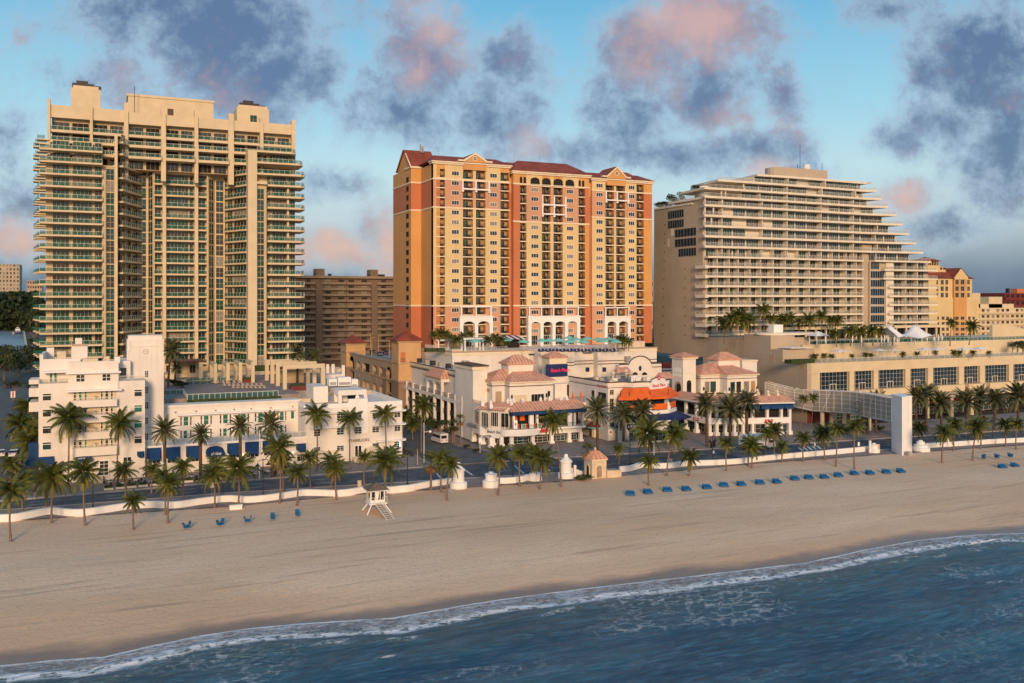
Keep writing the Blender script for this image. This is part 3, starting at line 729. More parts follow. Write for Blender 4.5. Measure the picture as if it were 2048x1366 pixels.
  if wi==1:
   for x0,x1 in((1039.5,1044.5),(1047,1052),(1061,1079),(1084,1101),(1107,1125.5),(1131,1148),(1157,1161.5),(1164,1168.5)):
    q0,q1=fr.a(x0),fr.a(x1);rr=(q1-q0)/2;z0=fr.z(1070,371)if x0<1100 or True else 0;zs_=z0+2.6-min(rr,1.0)
    o=t.p('arched_balcony','deep_shade','metal_dark','trim');o.vprism(fr,[(q0,z0),(q1,z0),(q1,zs_)]+[((q0+q1)/2+rr*math.cos(u),zs_+min(rr,1.0)*math.sin(u))for u in[math.pi*k/8 for k in range(1,8)]]+[(q0,zs_)],.003,.05)  # flat dark arch stands proud, its colour paints the shade of a recess
    if rr>1:railing(o,fr,q0,q1,.2,z0,1.0,.3,.05,posts=1);o.use(2).fb(fr,q0,q1,.051,.35,z0-.3,z0)
  c=t.p('cornice','trim');c.fb(fr,a_0-.5,a_1+.4,-2.2,.45,top,top+.5);c.fb(fr,a_0-.8,a_1+.7,-2.4,.8,top+.503,top+.9)
  W['top']=top;W['fr']=fr
 for(x0,x1,tt,key)in((1019,1027,T0+.5,'r'),(1178,1184.5,T0+.8,'r')):
  fr=FT(tt);lv=[zb,zA,z1-4.5,z2-3,ztop-3]
  for k in range(4):b=t.p('wall',PAL[key][k]);b.fb(fr,fr.a(x0)-.1,fr.a(x1)+.1,-1.5,0,lv[k],lv[k+1]-.001)
 fr=FT(T0+1);
 def whiteframe(fr,x0,x1,z,n=2):
  b=t.p('white_loggia','bright_white');a0,a1=fr.a(x0),fr.a(x1)
  b.fb(fr,a0-.3,a1+.3,.1,.9,z-.45,z);b.fb(fr,a0-.2,a1+.2,.15,.8,z+2.5,z+2.85)if n==3 else None
  for k in range(3):q=a0+(a1-a0)*k/2;b.fb(fr,q-.2,q+.2,.15,.6,z,z+2.6);b.fb(fr,q-.3,q+.3,.12,.7,z-1.1,z-.453)
 whiteframe(wings[0]['fr'],924.5,977,wings[0]['zf'][1]);whiteframe(wings[1]['fr'],1084,1130,wings[1]['zf'][2],3);whiteframe(wings[1]['fr'],1084,1130,wings[1]['zf'][1]);whiteframe(wings[2]['fr'],1211,1255,wings[2]['zf'][1])
 for(wi,xs_)in((0,(920,949.5,979)),(1,(1056,1080,1104,1129,1153)),(2,(1208,1231,1254))):
  fr=wings[wi]['fr'];b=t.p('white_arcade','bright_white');ztp=fr.z(xs_[0],634)
  zs_=ztp-2.4
  for x in xs_:a=fr.a(x);b.fb(fr,a-.55,a+.55,.05,1.5,zb,ztp)
  for x0,x1 in zip(xs_,xs_[1:]):
   a0,a1=fr.a(x0)+.55,fr.a(x1)-.55;c=(a0+a1)/2;r=(a1-a0)/2;P=fr.P
   for k in range(8):
    u0,u1=math.pi*k/8,math.pi*(k+1)/8
    qa,qb=c-r*math.cos(u0),c-r*math.cos(u1);za,zc=zs_+r*.55*math.sin(u0),zs_+r*.55*math.sin(u1)
    b.hexa([P(qa,1.48,za),P(qb,1.48,zc),P(qb,.05,zc),P(qa,.05,za),P(qa,1.48,ztp),P(qb,1.48,ztp),P(qb,.05,ztp),P(qa,.05,ztp)])
  b.fb(fr,fr.a(xs_[0])-.7,fr.a(xs_[-1])+.7,.02,1.7,ztp+.003,ztp+.35)
  p2=t.p('white_loggia','bright_white')
  for x in xs_:a=fr.a(x);p2.fb(fr,a-.16,a+.16,.9,1.25,ztp+.36,ztp+3.0)
  p2.fb(fr,fr.a(xs_[0])-.3,fr.a(xs_[-1])+.3,.85,1.3,ztp+3.003,ztp+3.3)
  for x0,x1 in zip(xs_,xs_[1:]):window(t.p('window','bright_white','glass_dark'),fr,fr.a(x0)+.9,fr.a(x1)-.9,zb+.2,zb+3.4,3,2,.12,.15)
 def slope(x0,x1,fr,z,h,run=6.0,inset=(3,3)):
  a0,a1=fr.a(x0)-.9,fr.a(x1)+.8;P=fr.P
  b=t.p('roof','red_roof');b.face([P(a0,.9,z),P(a1,.9,z),P(a1-inset[1],-run,z+h),P(a0+inset[0],-run,z+h)])
  b.face([P(a1,.9,z),P(a1,-2*run,z),P(a1-inset[1],-run,z+h)]);b.face([P(a0,-2*run,z),P(a0,.9,z),P(a0+inset[0],-run,z+h)])
  b.face([P(a1,-2*run,z),P(a0,-2*run,z),P(a0+inset[0],-run,z+h),P(a1-inset[1],-run,z+h)])
  b.face([P(a0,.9,z-.02),P(a0,-2*run,z-.02),P(a1,-2*run,z-.02),P(a1,.9,z-.02)])
 W0,W1,W2=wings
 slope(867,1019,W0['fr'],W0['top']+.95,2.6);slope(1027,1178,W1['fr'],W1['top']+.95,4.6,8,(6,5));slope(1176,1304,W2['fr'],W2['top']+.95,2.6,6)
 slope(985,1060,FT(T0+4),W0['top']+.5,3.4,8);slope(1150,1215,FT(T0+4),W2['top']+1.2,2.8,6)
 def gable(fr,x0,xm,x1,zbase,ya,m='or_ochre',d=.5,sc_=1.0):
  a0,am,a1=fr.a(x0),fr.a(xm),fr.a(x1);za=fr.z(xm,ya);sh=zbase+(za-zbase)*.12
  P=fr.P
  b=t.p('gable',m);b.vprism(fr,[(a0,zbase-2.2),(a1,zbase-2.2),(a1,sh),(am,za-.4),(a0,sh)],-.5,d)
  c=t.p('cornice','trim')
  for(p,q)in(((a0-1.6,sh-.1),(am,za)),((am,za),(a1+1.6,sh-.1))):
   pass
  for sgn,ae in((-1,a0),(1,a1)):
   q=[(am,za-.45),(am,za+.15),(ae+sgn*.2,sh+.45),(ae+sgn*1.8,sh+.45),(ae+sgn*1.8,sh-.05),(ae+sgn*.1,sh-.05)]
   c.vprism(fr,[(am,za-.45),(am,za+.15),(ae+sgn*.2,sh+.5),(ae+sgn*.1,sh-.1)],d-.05,d+.3)
   c.fb(fr,ae+sgn*.15,ae+sgn*1.9,-.4,d+.3,sh-.05,sh+.45)
  r=t.p('roof','red_roof')
  r.face([P(a0-.2,d+.25,sh+.52),P(am,d+.25,za+.17),P(am,-9,za+.17),P(a0-.2,-9,sh+.52)]);r.face([P(am,d+.25,za+.17),P(a1+.2,d+.25,sh+.52),P(a1+.2,-9,sh+.52),P(am,-9,za+.17)])
  cz=sh+(za-sh)*.38;rr=.75
  o=t.p('round_window','trim','glass_dark')
  ring=[(am+rr*math.cos(u*math.pi/8),cz+rr*math.sin(u*math.pi/8))for u in range(16)]
  o.use(0).vprism(fr,ring,d+.002,d+.08);o.use(1).vprism(fr,[(am+(x-am)*.7,cz+(y-cz)*.7)for x,y in ring],d+.08,d+.10)
  o.use(0).fb(fr,am-.05,am+.05,d+.1,d+.14,cz-.5,cz+.5);o.fb(fr,am-.5,am+.5,d+.1,d+.139,cz-.05,cz+.05)
 gable(W0['fr'],927,949,972,W0['top']+.9,307);gable(W2['fr'],1213,1232,1250,W2['top']+.9,334)
 f=FS(s0);ztL=f.z(822,333);am=f.a(809);a0,a1=f.a(795.5),f.a(821.5);za=f.z(808,300)
 b=t.p('gable','or_ochre');b.vprism(f,[(a0,ztop-.5),(a1,ztop-.5),(a1,ztL),(am,za-.3),(a0,ztL)],-.6,.02)
 r=t.p('roof','red_roof');P=f.P;ln=-9
 r.face([P(a1+.6,.6,ztL-.2),P(am,.6,za),P(am,ln,za),P(a1+.6,ln,ztL-.2)][::-1]);r.face([P(a0-.6,.6,ztL-.2),P(am,.6,za),P(am,ln,za),P(a0-.6,ln,ztL-.2)])
 r.face([P(a1+.6,ln,ztL-.2),P(am,ln,za),P(a0-.6,ln,ztL-.2)])
 c=t.p('cornice','trim');c.vprism(f,[(am,za-.5),(am,za-.05),(a1+.5,ztL+.1),(a1+.5,ztL-.35)],.0,.35)
 c.box(s0-.3,s1+.3,tB-.4,tB+6,ztop,ztop+.55)
 ch=t.p('chimney','metal_grey');q=f.P((a0+a1)/2+2,-5)[:2];ch.box(q[0]-.3,q[0]+.2,q[1]-.3,q[1]+.2,za-.8,za+1.8);ch.box(q[0]+.5,q[0]+.9,q[1]-.3,q[1]+.2,za-.8,za+1.2)
 fr=W2['fr'];zt2=W2['top']+.95;P=fr.P;a0,a1=fr.a(1252),fr.a(1305);r=t.p('roof','red_roof');zr=fr.z(1262,337)
 r.face([P(a0,-4,zt2),P(a1+.5,-4,zt2),P(a1-4.5,-9,zr),P(a0+1.2,-9,zr)]);r.face([P(a1+.5,-4,zt2),P(a1+.5,-15,zt2),P(a1-4.5,-9,zr)]);r.face([P(a0,-15,zt2),P(a0,-4,zt2),P(a0+1.2,-9,zr)]);r.face([P(a1+.5,-15,zt2),P(a0,-15,zt2),P(a0+1.2,-9,zr),P(a1-4.5,-9,zr)])
 r.use(0)
 an=t.p('antenna','metal_grey')
 for x,y,tt in((877,302,T0+10),(1028,312,T0+12),(1079,312,T0+12),(1262,340,T0+8)):
  f3=FT(tt);an.tube([f3.P(f3.a(x),0,f3.z(x,y)-3),f3.P(f3.a(x),0,f3.z(x,y)+.4)],.07)
 t.done()
orange_tower()
# stepped cream tower on the right and its podium
SX=179.6
def stepped_tower():
 T0=243.2
 def pt(px,t):f=FT(t);return f.P(f.a(px))[:2]
 t=Thing('stepped_tower','cream hotel tower with stepped terraces on both sides and a blank left end wall','hotel',(200,252,16))
 zk=[23.5+3.2*min(k,8)+3.36*min(max(k-8,0),5)+2.8*max(0,k-13)for k in range(18)]
 pA,pB=(SX+.6,T0),pt(1549,T0-.9)
 LB=Fr(pA,pB);pC=pt(1722,T0+2.2);MBk=Fr(pB,pC);RW=Fr(pt(1742,T0+.6),pt(1868,T0+.2))
 z0=16.0;back=264.0
 side=FS(SX)
 cv=lambda x:1300+x/3.4133
 ext={8:(310,1895),9:(322,1843),10:(316,1795),11:(308,1748),12:(300,1703),13:(265,1660),14:(240,1600),15:(262,1558),16:(440,1525),17:(720,1488)}
 FB=FT(T0-.4)
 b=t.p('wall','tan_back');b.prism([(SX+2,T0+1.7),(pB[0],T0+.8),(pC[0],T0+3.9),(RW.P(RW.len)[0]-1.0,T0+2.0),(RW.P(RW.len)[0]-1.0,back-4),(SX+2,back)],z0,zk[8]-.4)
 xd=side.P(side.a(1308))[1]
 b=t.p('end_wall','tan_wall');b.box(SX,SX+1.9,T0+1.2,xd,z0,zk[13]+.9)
 for k in range(0,17):
  for x in(1326,1370):
   z=zk[0]+3.2*k-1.0
   if z>zk[12]or(x==1370 and k>7):continue
   v=t.p('vent','deep_shade');a=side.a(x+(.3*k if x==1326 else 0));v.fb(side,a-.18,a+.18,.003,.05,z,z+.45)
 for(x0,x1,lo)in((1336,1368,12),(1336,1368,11),(1350,1393,10),(1350,1393,9),(1357,1393,8)):
  z=zk[lo]+.6;a0,a1=side.a(x0),side.a(x1)
  window(t.p('window','metal_grey','glass_blue'),side,a0,a1,z-.2,z+2.5,7,1,.02,.08,.06)
 for(x0,x1,y0,y1)in((1341.5,1347.5,458,472),(1335.5,1338.5,478,494)):
  v=t.p('vent','tan_slab');v.fb(side,side.a(x0),side.a(x1),.003,.04,side.z(x0,y1),side.z(x0,y0))
 def band(fr,a0,a1,z,over=1.5,m='tan_slab',th=.62,inn=-2.4):
  s_=t.p('balcony',m,'rail_pale','metal_white');s_.fb(fr,a0,a1,inn,over,z-th,z);railing(s_,fr,a0+.1,a1-.1,over-.15,z,1.05,2.0,.05,panel=1,posts=2)
 GT=['glass_teal','glass_teal','glass_green','glass_dark','glass_blue','curtain']
 wl=[(1412,1430),(1437,1452),(1459,1472),(1481,1493.5),(1503,1517),(1528,1540)]
 wr=[(1549,1566),(1578,1589),(1598,1614),(1624,1636),(1644,1660),(1675,1686),(1692,1708)]
 ww=[(1788,1806),(1812,1829),(1836,1853)]
 for k in range(0,9):
  z=zk[k]
  for(fr,ws,x0,x1)in((LB,wl,1411,1549.6),(MBk,wr,1549,1721)):
   band(fr,fr.a(x0)+(0 if fr is not LB else.02),fr.a(x1),z)
   for i,(q0,q1)in enumerate(ws):
    a0,a1=fr.a(q0-1),fr.a(q1+1.5);wide=k>=5
    if not wide:a1=a0+(a1-a0)*.9
    window(t.p('window','tan_slab',rnd.choice(GT)),fr,a0,a1,z+.02,z+2.7,3 if wide else 2,1,-1.68,.12,.1)
    if wide and k>=7:pass
    f_=t.p('partition','tan_slab');am=fr.a(q1+(4 if i%2 else 2));f_.fb(fr,am,am+.22,-1.9,.6,z+.002,z+2.7)
  if k<=7:
   s_=t.p('balcony','tan_slab','rail_pale','metal_white');a0,a1=side.a(1397),side.a(1411)
   s_.fb(side,a0,a1+1.6,0.0,1.3,z-.9,z+.15);railing(s_,side,a0,a1+1.5,1.2,z+.15,.8,2,.05,panel=1,posts=2)
  if k<=7:
   band(RW,RW.a(1773 if k<6 else(1763 if k==7 else 1761)),RW.a(1869),z)
   for(q0,q1)in ww:
    if k>=5 or True:window(t.p('window','tan_slab',rnd.choice(GT)),RW,RW.a(q0),RW.a(q1-(0 if k>4 else 4)),z+.02,z+2.55,3,1,-1.4,.12,.1)
   for q in(1809,1832):f_=t.p('partition','tan_slab');f_.fb(RW,RW.a(q),RW.a(q)+.25,-1.6,.6,z+.002,z+2.7)
  if k<=8:
   window(t.p('window','metal_white','glass_blue'),RW,RW.a(1742.5),RW.a(1770 if k<7 else 1760),z-.1,z+2.5,6,1,-.38,.08,.06)
 b=t.p('wall','tan_wall');b.fb(RW,RW.a(1741),RW.a(1771),-3,-.4,z0,zk[8]-.7)
 b=t.p('pier','tan_slab');b.fb(RW,RW.a(1771.5),RW.a(1786.5),-3.5,.2,z0,zk[8]-.7)
 b=t.p('pier','tan_wall');b.fb(MBk,MBk.a(1721.5),MBk.a(1741),-2.5,.6,z0,zk[9]+2.2)
 for k in range(8,18):
  z=zk[k];x0,x1=cv(ext[k][0]),cv(ext[k][1])
  if k==8:band(RW,RW.a(1743),RW.a(x1),z,1.6);x1=1721
  a0,a1=FB.a(max(x0,1402)),FB.a(x1)
  if k>=9:
   pts=[FB.P(a0,1.9)[:2],(pB[0],T0-2.2),(pC[0],T0-.3),FB.P(a1,1.5)[:2],FB.P(a1,-9)[:2],(SX+2,back-2),(SX+.3,T0+4)]
   if k in(15,16,17):pts=[FB.P(a0,1.9)[:2],(pB[0],T0-2.2),(pC[0],T0-.3),FB.P(a1,1.5)[:2],FB.P(a1,-9)[:2],FB.P(a0+2,-16)[:2]]
   if k==17:pts=[FB.P(a0,1.0)[:2],(pB[0]+8,T0-1.6),(pC[0],T0-.3),FB.P(a1,1.5)[:2],FB.P(a1,-9)[:2],FB.P(a0+2,-16)[:2]]
   s_=t.p('terrace','tan_slab','rail_pale','metal_white');s_.prism(pts,z-.7,z)
   if k<17:
    for p,q in zip(pts[:4],pts[1:4]):
     f2=Fr(p,q);railing(s_,f2,0,f2.len,-.15,z,1.05,2.2,.05,panel=1,posts=2)
  if k<17:
   nx0,nx1=cv(ext[k+1][0]),cv(ext[k+1][1]);nx1-=17;nx0=max(nx0+12,1414 if k<14 else nx0+20)
   if k==16:nx0=1512
   if k>=14:nx0={14:1486,15:1494,16:1512}[k]
   w_=t.p('wall','tan_slab');g0,g1=FB.a(nx0),FB.a(nx1)
   w_.prism([FB.P(g0,-1.2)[:2],(pB[0],T0+.6),(pC[0],T0+2.8),FB.P(g1,-1.2)[:2],FB.P(g1,-12)[:2],FB.P(g0,-15)[:2]],z,zk[k+1]-.7)
   cuts=sorted([FB.P(g0,-1.2)[:2],(pB[0],T0+.6),(pC[0],T0+2.8),FB.P(g1,-1.2)[:2]])
   for p,q in zip(cuts,cuts[1:]):
    f2=Fr(p,q)
    if f2.len<2:continue
    n=max(1,int(f2.len/5.0));wd=f2.len/n
    for i in range(n):
     if rnd.random()<.08:continue
     window(t.p('window','tan_slab',rnd.choice(['glass_teal','glass_teal','glass_green','glass_blue','glass_dark'])),f2,i*wd+.25,(i+1)*wd-.2,z+.02,z+2.6,5,1,.02,.1,.09)
    if f2.len>12:
     for i in range(1,n,3):f_=t.p('partition','tan_slab');f_.fb(f2,i*wd-.12,i*wd+.12,.05,2.0,z+.002,z+2.5)
   if k in(11,12,13,14,15):
    for x in{11:(1407,1420),12:(1407,1424),13:(1407,1442),14:(1440,1448),15:(1484,)}[k]:
     c=t.p('column','tan_slab');a=FB.a(x);c.fb(FB,a-.2,a+.2,.5,.9,z,zk[k+1]-.7)
 for(lv,x0,x1)in((13,1309,1350),(14,1338,1378),(15,1377,1440)):
  a0,a1=side.a(x0),side.a(min(x1,1409));z=side.z(x0,{13:416,14:396.5,15:381}[lv])
  if lv==13:
   s_=t.p('terrace','tan_slab','rail_pale','metal_white');s_.fb(side,a0,side.a(1385),-9,.3,zk[13]+.903,zk[13]+1.5);railing(s_,side,a0,side.a(1372),.2,zk[13]+1.5,1.0,2,.05,1,2)
  if lv==14:
   s_=t.p('terrace','tan_slab','rail_pale','metal_white');s_.fb(side,side.a(1340),side.a(1408),-12,.8,zk[14]-.75,zk[14]-.001);railing(s_,side,side.a(1340),side.a(1408),.7,zk[14],1.0,2,.05,1,2)
   w_=t.p('wall','tan_back');w_.box(SX+3,SX+14,T0+4,T0+16,zk[13],zk[14]-.76)
  if lv==15:
   s_=t.p('terrace','tan_slab');s_.fb(side,side.a(1377),side.a(1409),-14,.4,zk[15]-.68,zk[15]-.002)
   w_=t.p('wall','tan_back');w_.box(SX+6,SX+16,T0+5,T0+14,zk[14],zk[15]-.7);w_.box(SX+14,SX+30,T0+4,T0+14,zk[15],zk[16]-.71)
 f=FT(251.0);a0,a1=f.a(1548),f.a(1655);zt=f.z(1550,335)
 c=t.p('plant_room','tan_wall');pts=[f.P(a1,0)[:2],f.P(a1,-7)[:2],f.P(a0+3,-7)[:2]]+[(f.P(a0+3.5,0)[0]+3.5*math.cos(u),f.P(0,-3.5)[1]+3.5*math.sin(u))for u in[math.pi/2+math.pi*i/8 for i in range(9)]]
 c.prism(pts,zk[17],zt+.3)
 v=t.p('rooftop_cooler','metal_white');a=f.a(1621);v.lathe(*f.P(a,-2)[:2],[(1.3,zt+.3),(1.6,zt+.9),(1.2,zt+1.4),(1.2,zt+2.2)],12)
 an=t.p('antenna','metal_dark')
 for x,h in((1599,2),(1604,9),(1648,3)):q=f.P(f.a(x),-1,zt);an.tube([q,(q[0],q[1],zt+h)],.08)
 v=t.p('exhaust_cowl','metal_white');q=side.P(side.a(1396),-2.5);v.lathe(q[0],q[1],[(1.5,zk[14]),(1.7,zk[14]+1.6),(1.3,zk[14]+1.9),(1.7,zk[14]+3.9)],12)
 t.done();return zk,side
zkR,sideR=stepped_tower()
PT=196.0
def podium():
 t=Thing('terraced_podium','cream terraced podium with big gridded windows below the stepped tower','building',(215,205,0))
 f=FT(PT);zt=f.z(1615,727);x0=SX;xr=330
 top2=20.5
 side=FS(SX)
 b=t.p('wall','tan_wall');b.box(SX,SX+1.5,PT+.02,244.3,0,zt)
 b.box(SX,SX+12,212,244.1,zt+.001,22.6)
 b.box(SX,SX+12,206,211.9,zt+.001,20.2)
 b=t.p('wall','cream_slab');b.box(SX+1.501,xr,PT+1.2,230,0,zt-.3)
 b=t.p('terrace_wall','cream_slab');f2=FT(211.0)
 pts=[(SX+12.001,211)]+[(x,211+1.3*math.sin((x-190)*.06)+max(0,(x-270))*.02)for x in range(196,312,6)]+[(316,241),(SX+12.001,241)]
 b.prism(pts,zt-.3,21.2)
 e=t.p('parapet','cream_slab');e.box(SX+1.51,xr,PT,PT+1.18,zt-2.6,zt)
 e.box(SX+.02,xr,PT-.12,PT-.002,zt-2.75,zt-2.5)
 f=FT(PT)
 bays=[(1640,1699),(1709,1747.5),(1757,1811),(1821,1856),(1866.5,1918),(1928,1960),(1970,2018),(2027,2068),(2080,2130)]
 px=SX+1.51
 for i,(q0,q1)in enumerate(bays):
  a0,a1=f.a(q0),f.a(q1)
  p_=t.p('pier','cream_slab');p_.fb(f,px,a0,-1.18,0,0,zt-2.601);px=a1
  zb_,zh=zt-9.0,zt-2.75
  sm=i%2==1
  w_=t.p('bay_window','metal_white','glass_blue');window(w_,f,a0,a1,zb_,zh,8 if not sm else 6,5,-.9,.12,.07)
  w_=t.p('bay_window','metal_white','glass_teal');window(w_,f,a0,a1,zb_-3.6,zb_-.4,8 if not sm else 6,3,-.9,.12,.07)
  d_=t.p('balcony_door','metal_white','glass_dark');am=(a0+a1)/2;window(d_,f,am-1.2,am+1.2,zb_+.2,zb_+2.8,2,1,-.8,.22,.16)
  if i not in(0,):
   bl=t.p('balcony','cream_slab');bl.fb(f,a0+.3,a1+.6,-.9,1.6,zb_-1.0,zb_+.9)
  l_=t.p('wall','cream_slab');l_.fb(f,a0,a1,-1.1,-.3,5.6,zb_-3.61)
 p_=t.p('pier','cream_slab');p_.fb(f,px,xr,-1.18,0,0,zt-2.601)
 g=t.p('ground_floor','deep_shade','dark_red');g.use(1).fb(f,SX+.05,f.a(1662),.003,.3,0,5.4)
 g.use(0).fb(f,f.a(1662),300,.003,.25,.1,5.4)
 for x,y in((1665,856),(1735,862),(1788,866),(1845,846),(1893,842),(1941,838),(1990,836)):
  q=G(x,y);c=t.p('column','cream_slab');c.cyl(q[0],190.5,0,6.1,.65,.55,12);c.box(q[0]-.8,q[0]+.8,189.8,191.2,5.6,6.1)
 c=t.p('canopy','cream_slab');c.box(SX+12,320,189.6,PT-.01,6.102,6.7)
 for i,x in enumerate((1668,1700,1822,1850,1875,1905,1960,2010)):
  window(t.p('shop_window','metal_white','glass_teal'),f,f.a(x),f.a(x+20),.4,3.6,4,3,.26,.1,.07)
 aw=t.p('awning','dark_red')
 for x in(1650,1840,1880,1990,2020):
  a0,a1=f.a(x),f.a(x+26);P=f.P;aw.add([P(a0,.3,5.2),P(a1,.3,5.2),P(a1,2.6,4.2),P(a0,2.6,4.2),P(a0,2.6,3.9),P(a1,2.6,3.9)],[(3,2,1,0),(4,5,2,3)])
 r_=t.p('railing','metal_white','rail_pale');railing(r_,f,f.a(1645),xr,-.5,zt,1.1,2.2,.06,panel=1,posts=0)
 r2=t.p('railing','metal_white','rail_glass')
 for p,q in zip(pts[1:18],pts[2:19]):
  fr=Fr(p,q);railing(r2,fr,0,fr.len,-.4,21.2,1.1,2.0,.06,panel=1,posts=0)
 r3=t.p('railing','leaf','rail_pale');railing(r3,side,side.a(1413),side.a(1485),-.4,zt+5.8,1.1,1.6,.08,panel=1)
 s_=t.p('stair_tower','tan_wall','white_paint','deep_shade');q=side.P(side.a(1487));
 zz=side.z(1487,668)
 s_.box(SX-.05,SX+9,q[1]-12.5,q[1]-.1,zt,zz);s_.box(SX+9.002,SX+16,q[1]-11.5,q[1]-4,21.2,zz-.8);s_.use(2).box(SX+16.002,SX+16.03,q[1]-9,q[1]-7.8,21.2,23.4)
 rr=t.p('curved_roof','tan_slab','roof_grey');cx,cy=SX+7.5,q[1]-7
 rr.prism([(cx+13*math.cos(u)*(1.0 if math.cos(u)>0 else.62),cy-6*math.sin(u)if math.sin(u)>0 else cy-4.5*math.sin(u))for u in[2*math.pi*i/28 for i in range(28)]],zz+.002,zz+.6)
 v=t.p('rooftop_vent','bright_white');v.box(SX+5,SX+8.5,q[1]-8,q[1]-5.5,zz+.603,zz+3.0)
 a_=t.p('awning','bright_white');a_.box(SX+2,SX+9,q[1]-19,q[1]-14,20.6,20.8)
 for(x,y,w_,h_)in((1544,718,2.2,2.2),(1386,748,1.2,2.0),(1426,695,.7,.8),(1453,703,1.5,2.2),(1588,725,1.6,1.2),(1605,735,1.6,.7)):
  v=t.p('vent','garage_trim');a=side.a(x);z=side.z(x,y);v.fb(side,a-w_/2,a+w_/2,.003+(.05 if 1487<x<1530 else 0),.06,z-h_/2,z+h_/2)
 pl=t.p('planter','hedge')
 for(x0_,x1_,y)in((1583,1632,720),):a0,a1=f.a(x0_+3),f.a(x1_);pl.fb(f,a0,a1,-3.5,-.6,zt,zt+1.1)
 pl.prism([(SX+12.5,213),(SX+60,214),(SX+60,217),(SX+12.5,217)],21.2,21.7)
 for x in(240,262):pl.box(x,x+9,218,220,21.2,22.0)
 sh=t.p('curved_screen','cream_slab');f3=FT(214.0);a0=f3.a(1985)
 sh.vprism(f3,[(a0,21),(a0+22,21),(a0+21,22),(a0+17,24.2),(a0+10,25.8),(a0+3,26.2),(a0,26)],-1,0)
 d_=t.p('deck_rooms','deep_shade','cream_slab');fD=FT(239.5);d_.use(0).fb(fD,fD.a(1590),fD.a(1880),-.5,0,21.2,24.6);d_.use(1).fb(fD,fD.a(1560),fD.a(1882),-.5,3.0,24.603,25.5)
 for x in range(1600,1880,20):d_.fb(fD,fD.a(x),fD.a(x+2.5),2.2,2.7,21.2,24.6)
 t.done();return zt
ZPOD=podium()
def bridge():
 t=Thing('footbridge','curving mesh sided footbridge crossing the shore road to the white lift tower','bridge',(165,185,0))
 ctr=[(1530,788,822,205),(1560,793,836,201),(1600,797.5,845,196),(1640,799,849,191),(1680,800,850.5,185),(1710,801,848,179),(1735,804,848,173),(1762,812,858,166),(1785,821,868,160),(1800,826,872,157.5)]
 ctr=[(1530,765,792,205),(1580,778,811,199),(1625,781,821,193),(1660,782,823,187),(1700,784,826,179),(1735,788,834,171),(1762,793,839,164.5),(1788,798,845,158.5)]
 P0=[];
 for(x,yt,yb,tt)in ctr:
  f=FT(tt);p=f.P(f.a(x));P0.append((Vector((p[0],p[1])),f.z(x,yb),f.z(x,yt)))
 pts=[]
 for(p,a,b_),(q,c,d)in zip(P0,P0[1:]):
  for i in range(5):u=i/5;pts.append((p.lerp(q,u),a+(c-a)*u,b_+(d-b_)*u))
 pts.append(P0[-1])
 floor=t.p('deck','metal_grey');fr_=t.p('frame','metal_white');mesh_=t.p('mesh_screen','mesh_metal')
 for i,((p,a,b_),(q,c,d))in enumerate(zip(pts,pts[1:])):
  v=(q-p).normalized();n=Vector((v.y,-v.x))
  for k,off in enumerate((0,-3.4)):
   A,B_=p+n*off,q+n*off
   mesh_.face([(A.x,A.y,a),(B_.x,B_.y,c),(B_.x,B_.y,d),(A.x,A.y,b_)])
   for u in((0,.2,.42,.64,.82,1)if k==0 else(0,1)):fr_.tube([(A.x,A.y,a+(b_-a)*u),(B_.x,B_.y,c+(d-c)*u)],.075 if u in(0,1)else.045,4)
   if i%2==0 and k==0:fr_.tube([(A.x,A.y,a),(A.x,A.y,b_+.15)],.06,4)
   if i%12==1:fr_.tube([(A.x,A.y,a+.3),(B_.x+(B_-A).x,B_.y+(B_-A).y,d-.3)],.05,4)
  A,B_,Cc,D=p,q,q-n*3.4,p-n*3.4
  floor.hexa([(A.x,A.y,a-.25),(B_.x,B_.y,c-.25),(Cc.x,Cc.y,c-.25),(D.x,D.y,a-.25),(A.x,A.y,a),(B_.x,B_.y,c),(Cc.x,Cc.y,c),(D.x,D.y,a)])
  if i%2==0:fr_.tube([(A.x,A.y,b_),(D.x,D.y,b_)],.06,4)
 z0=P0[0][1];r=t.p('ramp','metal_grey','metal_white')
 p=P0[0][0];fr2=Fr((SX-5.5,238),(SX-4.5,205.5));L_=fr2.len
 r.use(0).fb(fr2,0,L_,-.9,.9,z0-.25,z0)
 railing(r,fr2,0,L_,.9,z0,1.6,2.4,.08,posts=1)
 c=t.p('column','cream_slab')
 for x,y in((1664,853),(1737,862)):q=G(x,y);c.cyl(q[0],q[1],0,8.4,.7,.7,12)
 t.done()
 q0,q1,q2=G(1783,903),G(1804,911.5),G(1824,908)
 tw=Thing('lift_tower','tall plain white lift tower on the sand at the end of the footbridge','tower',(q1[0],q1[1],0))
 v=Vector((q2[0]-q1[0],q2[1]-q1[1]));u=Vector((q0[0]-q1[0],q0[1]-q1[1]))
 f=FT(q1[1]);zt=f.z(1804,796)
 b=tw.p('shaft','bright_white');P=[Vector(q1[:2]),Vector(q1[:2])+v,Vector(q1[:2])+v+u,Vector(q1[:2])+u];P2=[(p.x,p.y)for p in P];b.prism(P2,-.5,zt)
 c=tw.p('roof_cap','bright_white');ce=sum(P,Vector((0,0)))/4;c.prism([(ce+(p-ce)*1.03)[:]for p in P],zt+.002,zt+.25)
 cx=tw.p('electrical_box','metal_grey');q=G(1817,912);cx.box(q[0]-.5,q[0]+.5,q[1]-.4,q[1]+.4,-.1,1.0)
 tw.done()
m=mat('mesh_metal',(.42,.37,.31),.6,.05,1,alpha=.78)
bridge()
